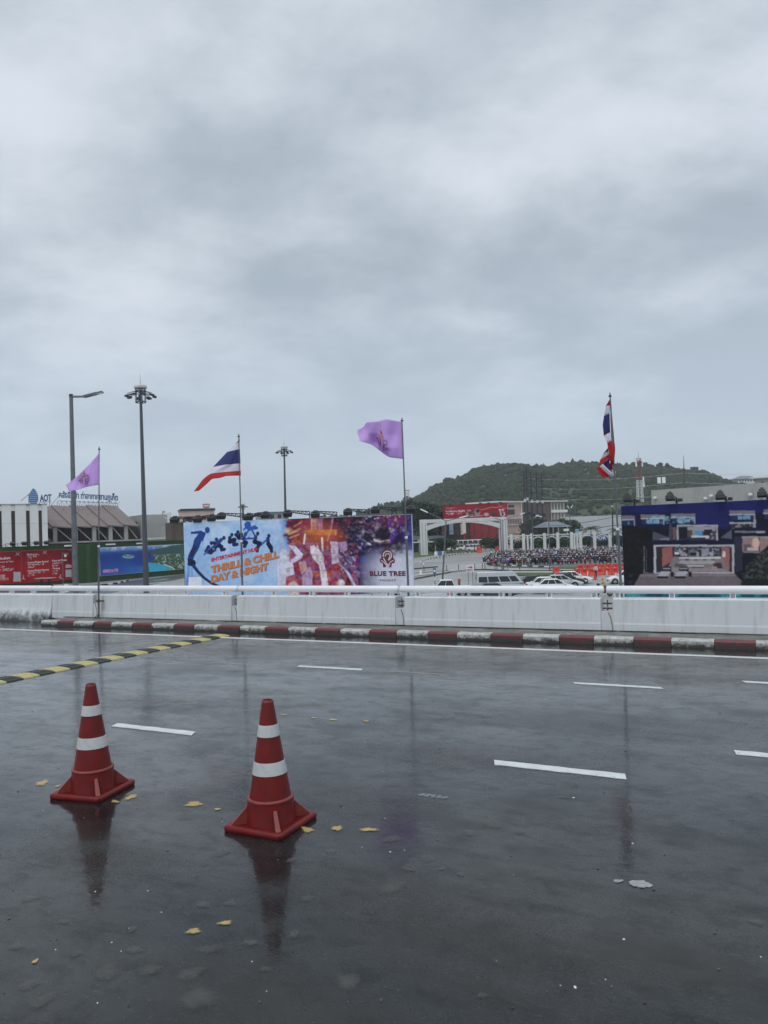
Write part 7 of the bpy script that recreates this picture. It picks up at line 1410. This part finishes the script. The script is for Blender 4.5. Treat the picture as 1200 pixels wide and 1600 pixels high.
BODY = [('pelvis', 'waist'), ('waist', 'chest'), ('chest', 'neck'), ('chest', 'sL'), ('chest', 'sR'), ('sL', 'eL'), ('eL', 'wL'), ('wL', 'hL'), ('sR', 'eR'), ('eR', 'wR'), ('wR', 'hR'), ('pelvis', 'pL'), ('pelvis', 'pR'), ('pL', 'kL'), ('kL', 'aL'), ('aL', 'tL'), ('pR', 'kR'), ('kR', 'aR'), ('aR', 'tR')]
RAD = dict(pelvis=.14, waist=.125, chest=.15, neck=.05, sL=.065, sR=.065, eL=.045, eR=.045, wL=.032, wR=.032, hL=.04, hR=.04, pL=.09, pR=.09, kL=.06, kR=.06, aL=.042, aR=.042, tL=.035, tR=.035)
M['cloth_white'] = mat('shirt_pale', (.62, .55, .60), .8, var=.3, vscale=8); M['cloth_dark'] = mat('trousers_dark', (.035, .03, .06), .8); M['cloth_yellow'] = mat('jacket_yellow', (.46, .42, .11), .8, var=.3, vscale=7, col2=(.42, .22, .10), thr=(.5, .6), cscale=5); M['hair'] = mat('hair', (.012, .010, .009), .6)
J = dict(pelvis=(0, 0, .95), waist=(0, 0, 1.08), chest=(.02, 0, 1.32), neck=(.02, 0, 1.48), sL=(.02, .19, 1.38), sR=(.02, -.19, 1.38), eL=(.0, .25, 1.1), eR=(.08, -.27, 1.12), wL=(.1, .24, .88), wR=(.26, -.2, 1.0), hL=(.13, .23, .79), hR=(.34, -.18, 1.0), pL=(0, .1, .88), pR=(0, -.1, .88), kL=(.1, .11, .48), kR=(-.02, -.11, .48), aL=(.05, .11, .09), aR=(-.14, -.11, .1), tL=(.19, .12, .04), tR=(.0, -.12, .04))
person('person in pale top and dark trousers walking by the orange barriers', at_d(928.5, 98.5), -2.4, J, RAD, dict(mats=[M['cloth_white'], M['cloth_dark']], f=lambda c: 2 if c.z < .98 and abs(c.y) < .2 else 1 if c.z < 1.45 and not (abs(c.y) > .17 and c.z < .98) and c.x < .22 else 0), M['hair'], (.05, 0, 1.62))
mp = at_d(938.5, 73)
o = link('motorbike', bikes[0], None, mp, 2.6); tag(o, 'black motorbike with its rider, just behind the handrail gap at right', 'motorbike')
JR = dict(pelvis=(-.22, 0, .95), waist=(-.18, 0, 1.08), chest=(-.08, 0, 1.32), neck=(-.03, 0, 1.46), sL=(-.06, .19, 1.38), sR=(-.06, -.19, 1.38), eL=(.14, .27, 1.16), eR=(.14, -.27, 1.16), wL=(.36, .28, 1.09), wR=(.36, -.28, 1.09), hL=(.42, .28, 1.08), hR=(.42, -.28, 1.08), pL=(-.2, .11, .90), pR=(-.2, -.11, .90), kL=(.22, .2, .80), kR=(.22, -.2, .80), aL=(.05, .2, .42), aR=(.05, -.2, .42), tL=(.2, .2, .38), tR=(.2, -.2, .38))
person('person in a yellowish jacket and helmet sitting on the black motorbike', mp, 2.6, JR, RAD, dict(mats=[M['cloth_yellow'], M['cloth_dark']], f=lambda c: 2 if c.z < .97 else 1 if c.z < 1.44 and c.x < .38 else 0), M['hair'], (.02, 0, 1.6), helmet=M['cloth_yellow'])
# ================================================================== damp air
hz = MB().b2(-2750, 2750, -120, 2750, G-1.6, 140).build('haze', []); hz['kind'] = 'stuff'; hz['label'] = 'thin damp haze over the whole place'; hz['category'] = 'haze'
hm = bpy.data.materials.new('damp_air'); hm.use_nodes = True; t = hm.node_tree; t.nodes.clear(); ou = t.nodes.new('ShaderNodeOutputMaterial'); pv = t.nodes.new('ShaderNodeVolumePrincipled')
pv.inputs['Color'].default_value = (.86, .90, .95, 1); pv.inputs['Density'].default_value = .00025; pv.inputs['Anisotropy'].default_value = 0.0; t.links.new(pv.outputs[0], ou.inputs['Volume']); hz.data.materials.append(hm)
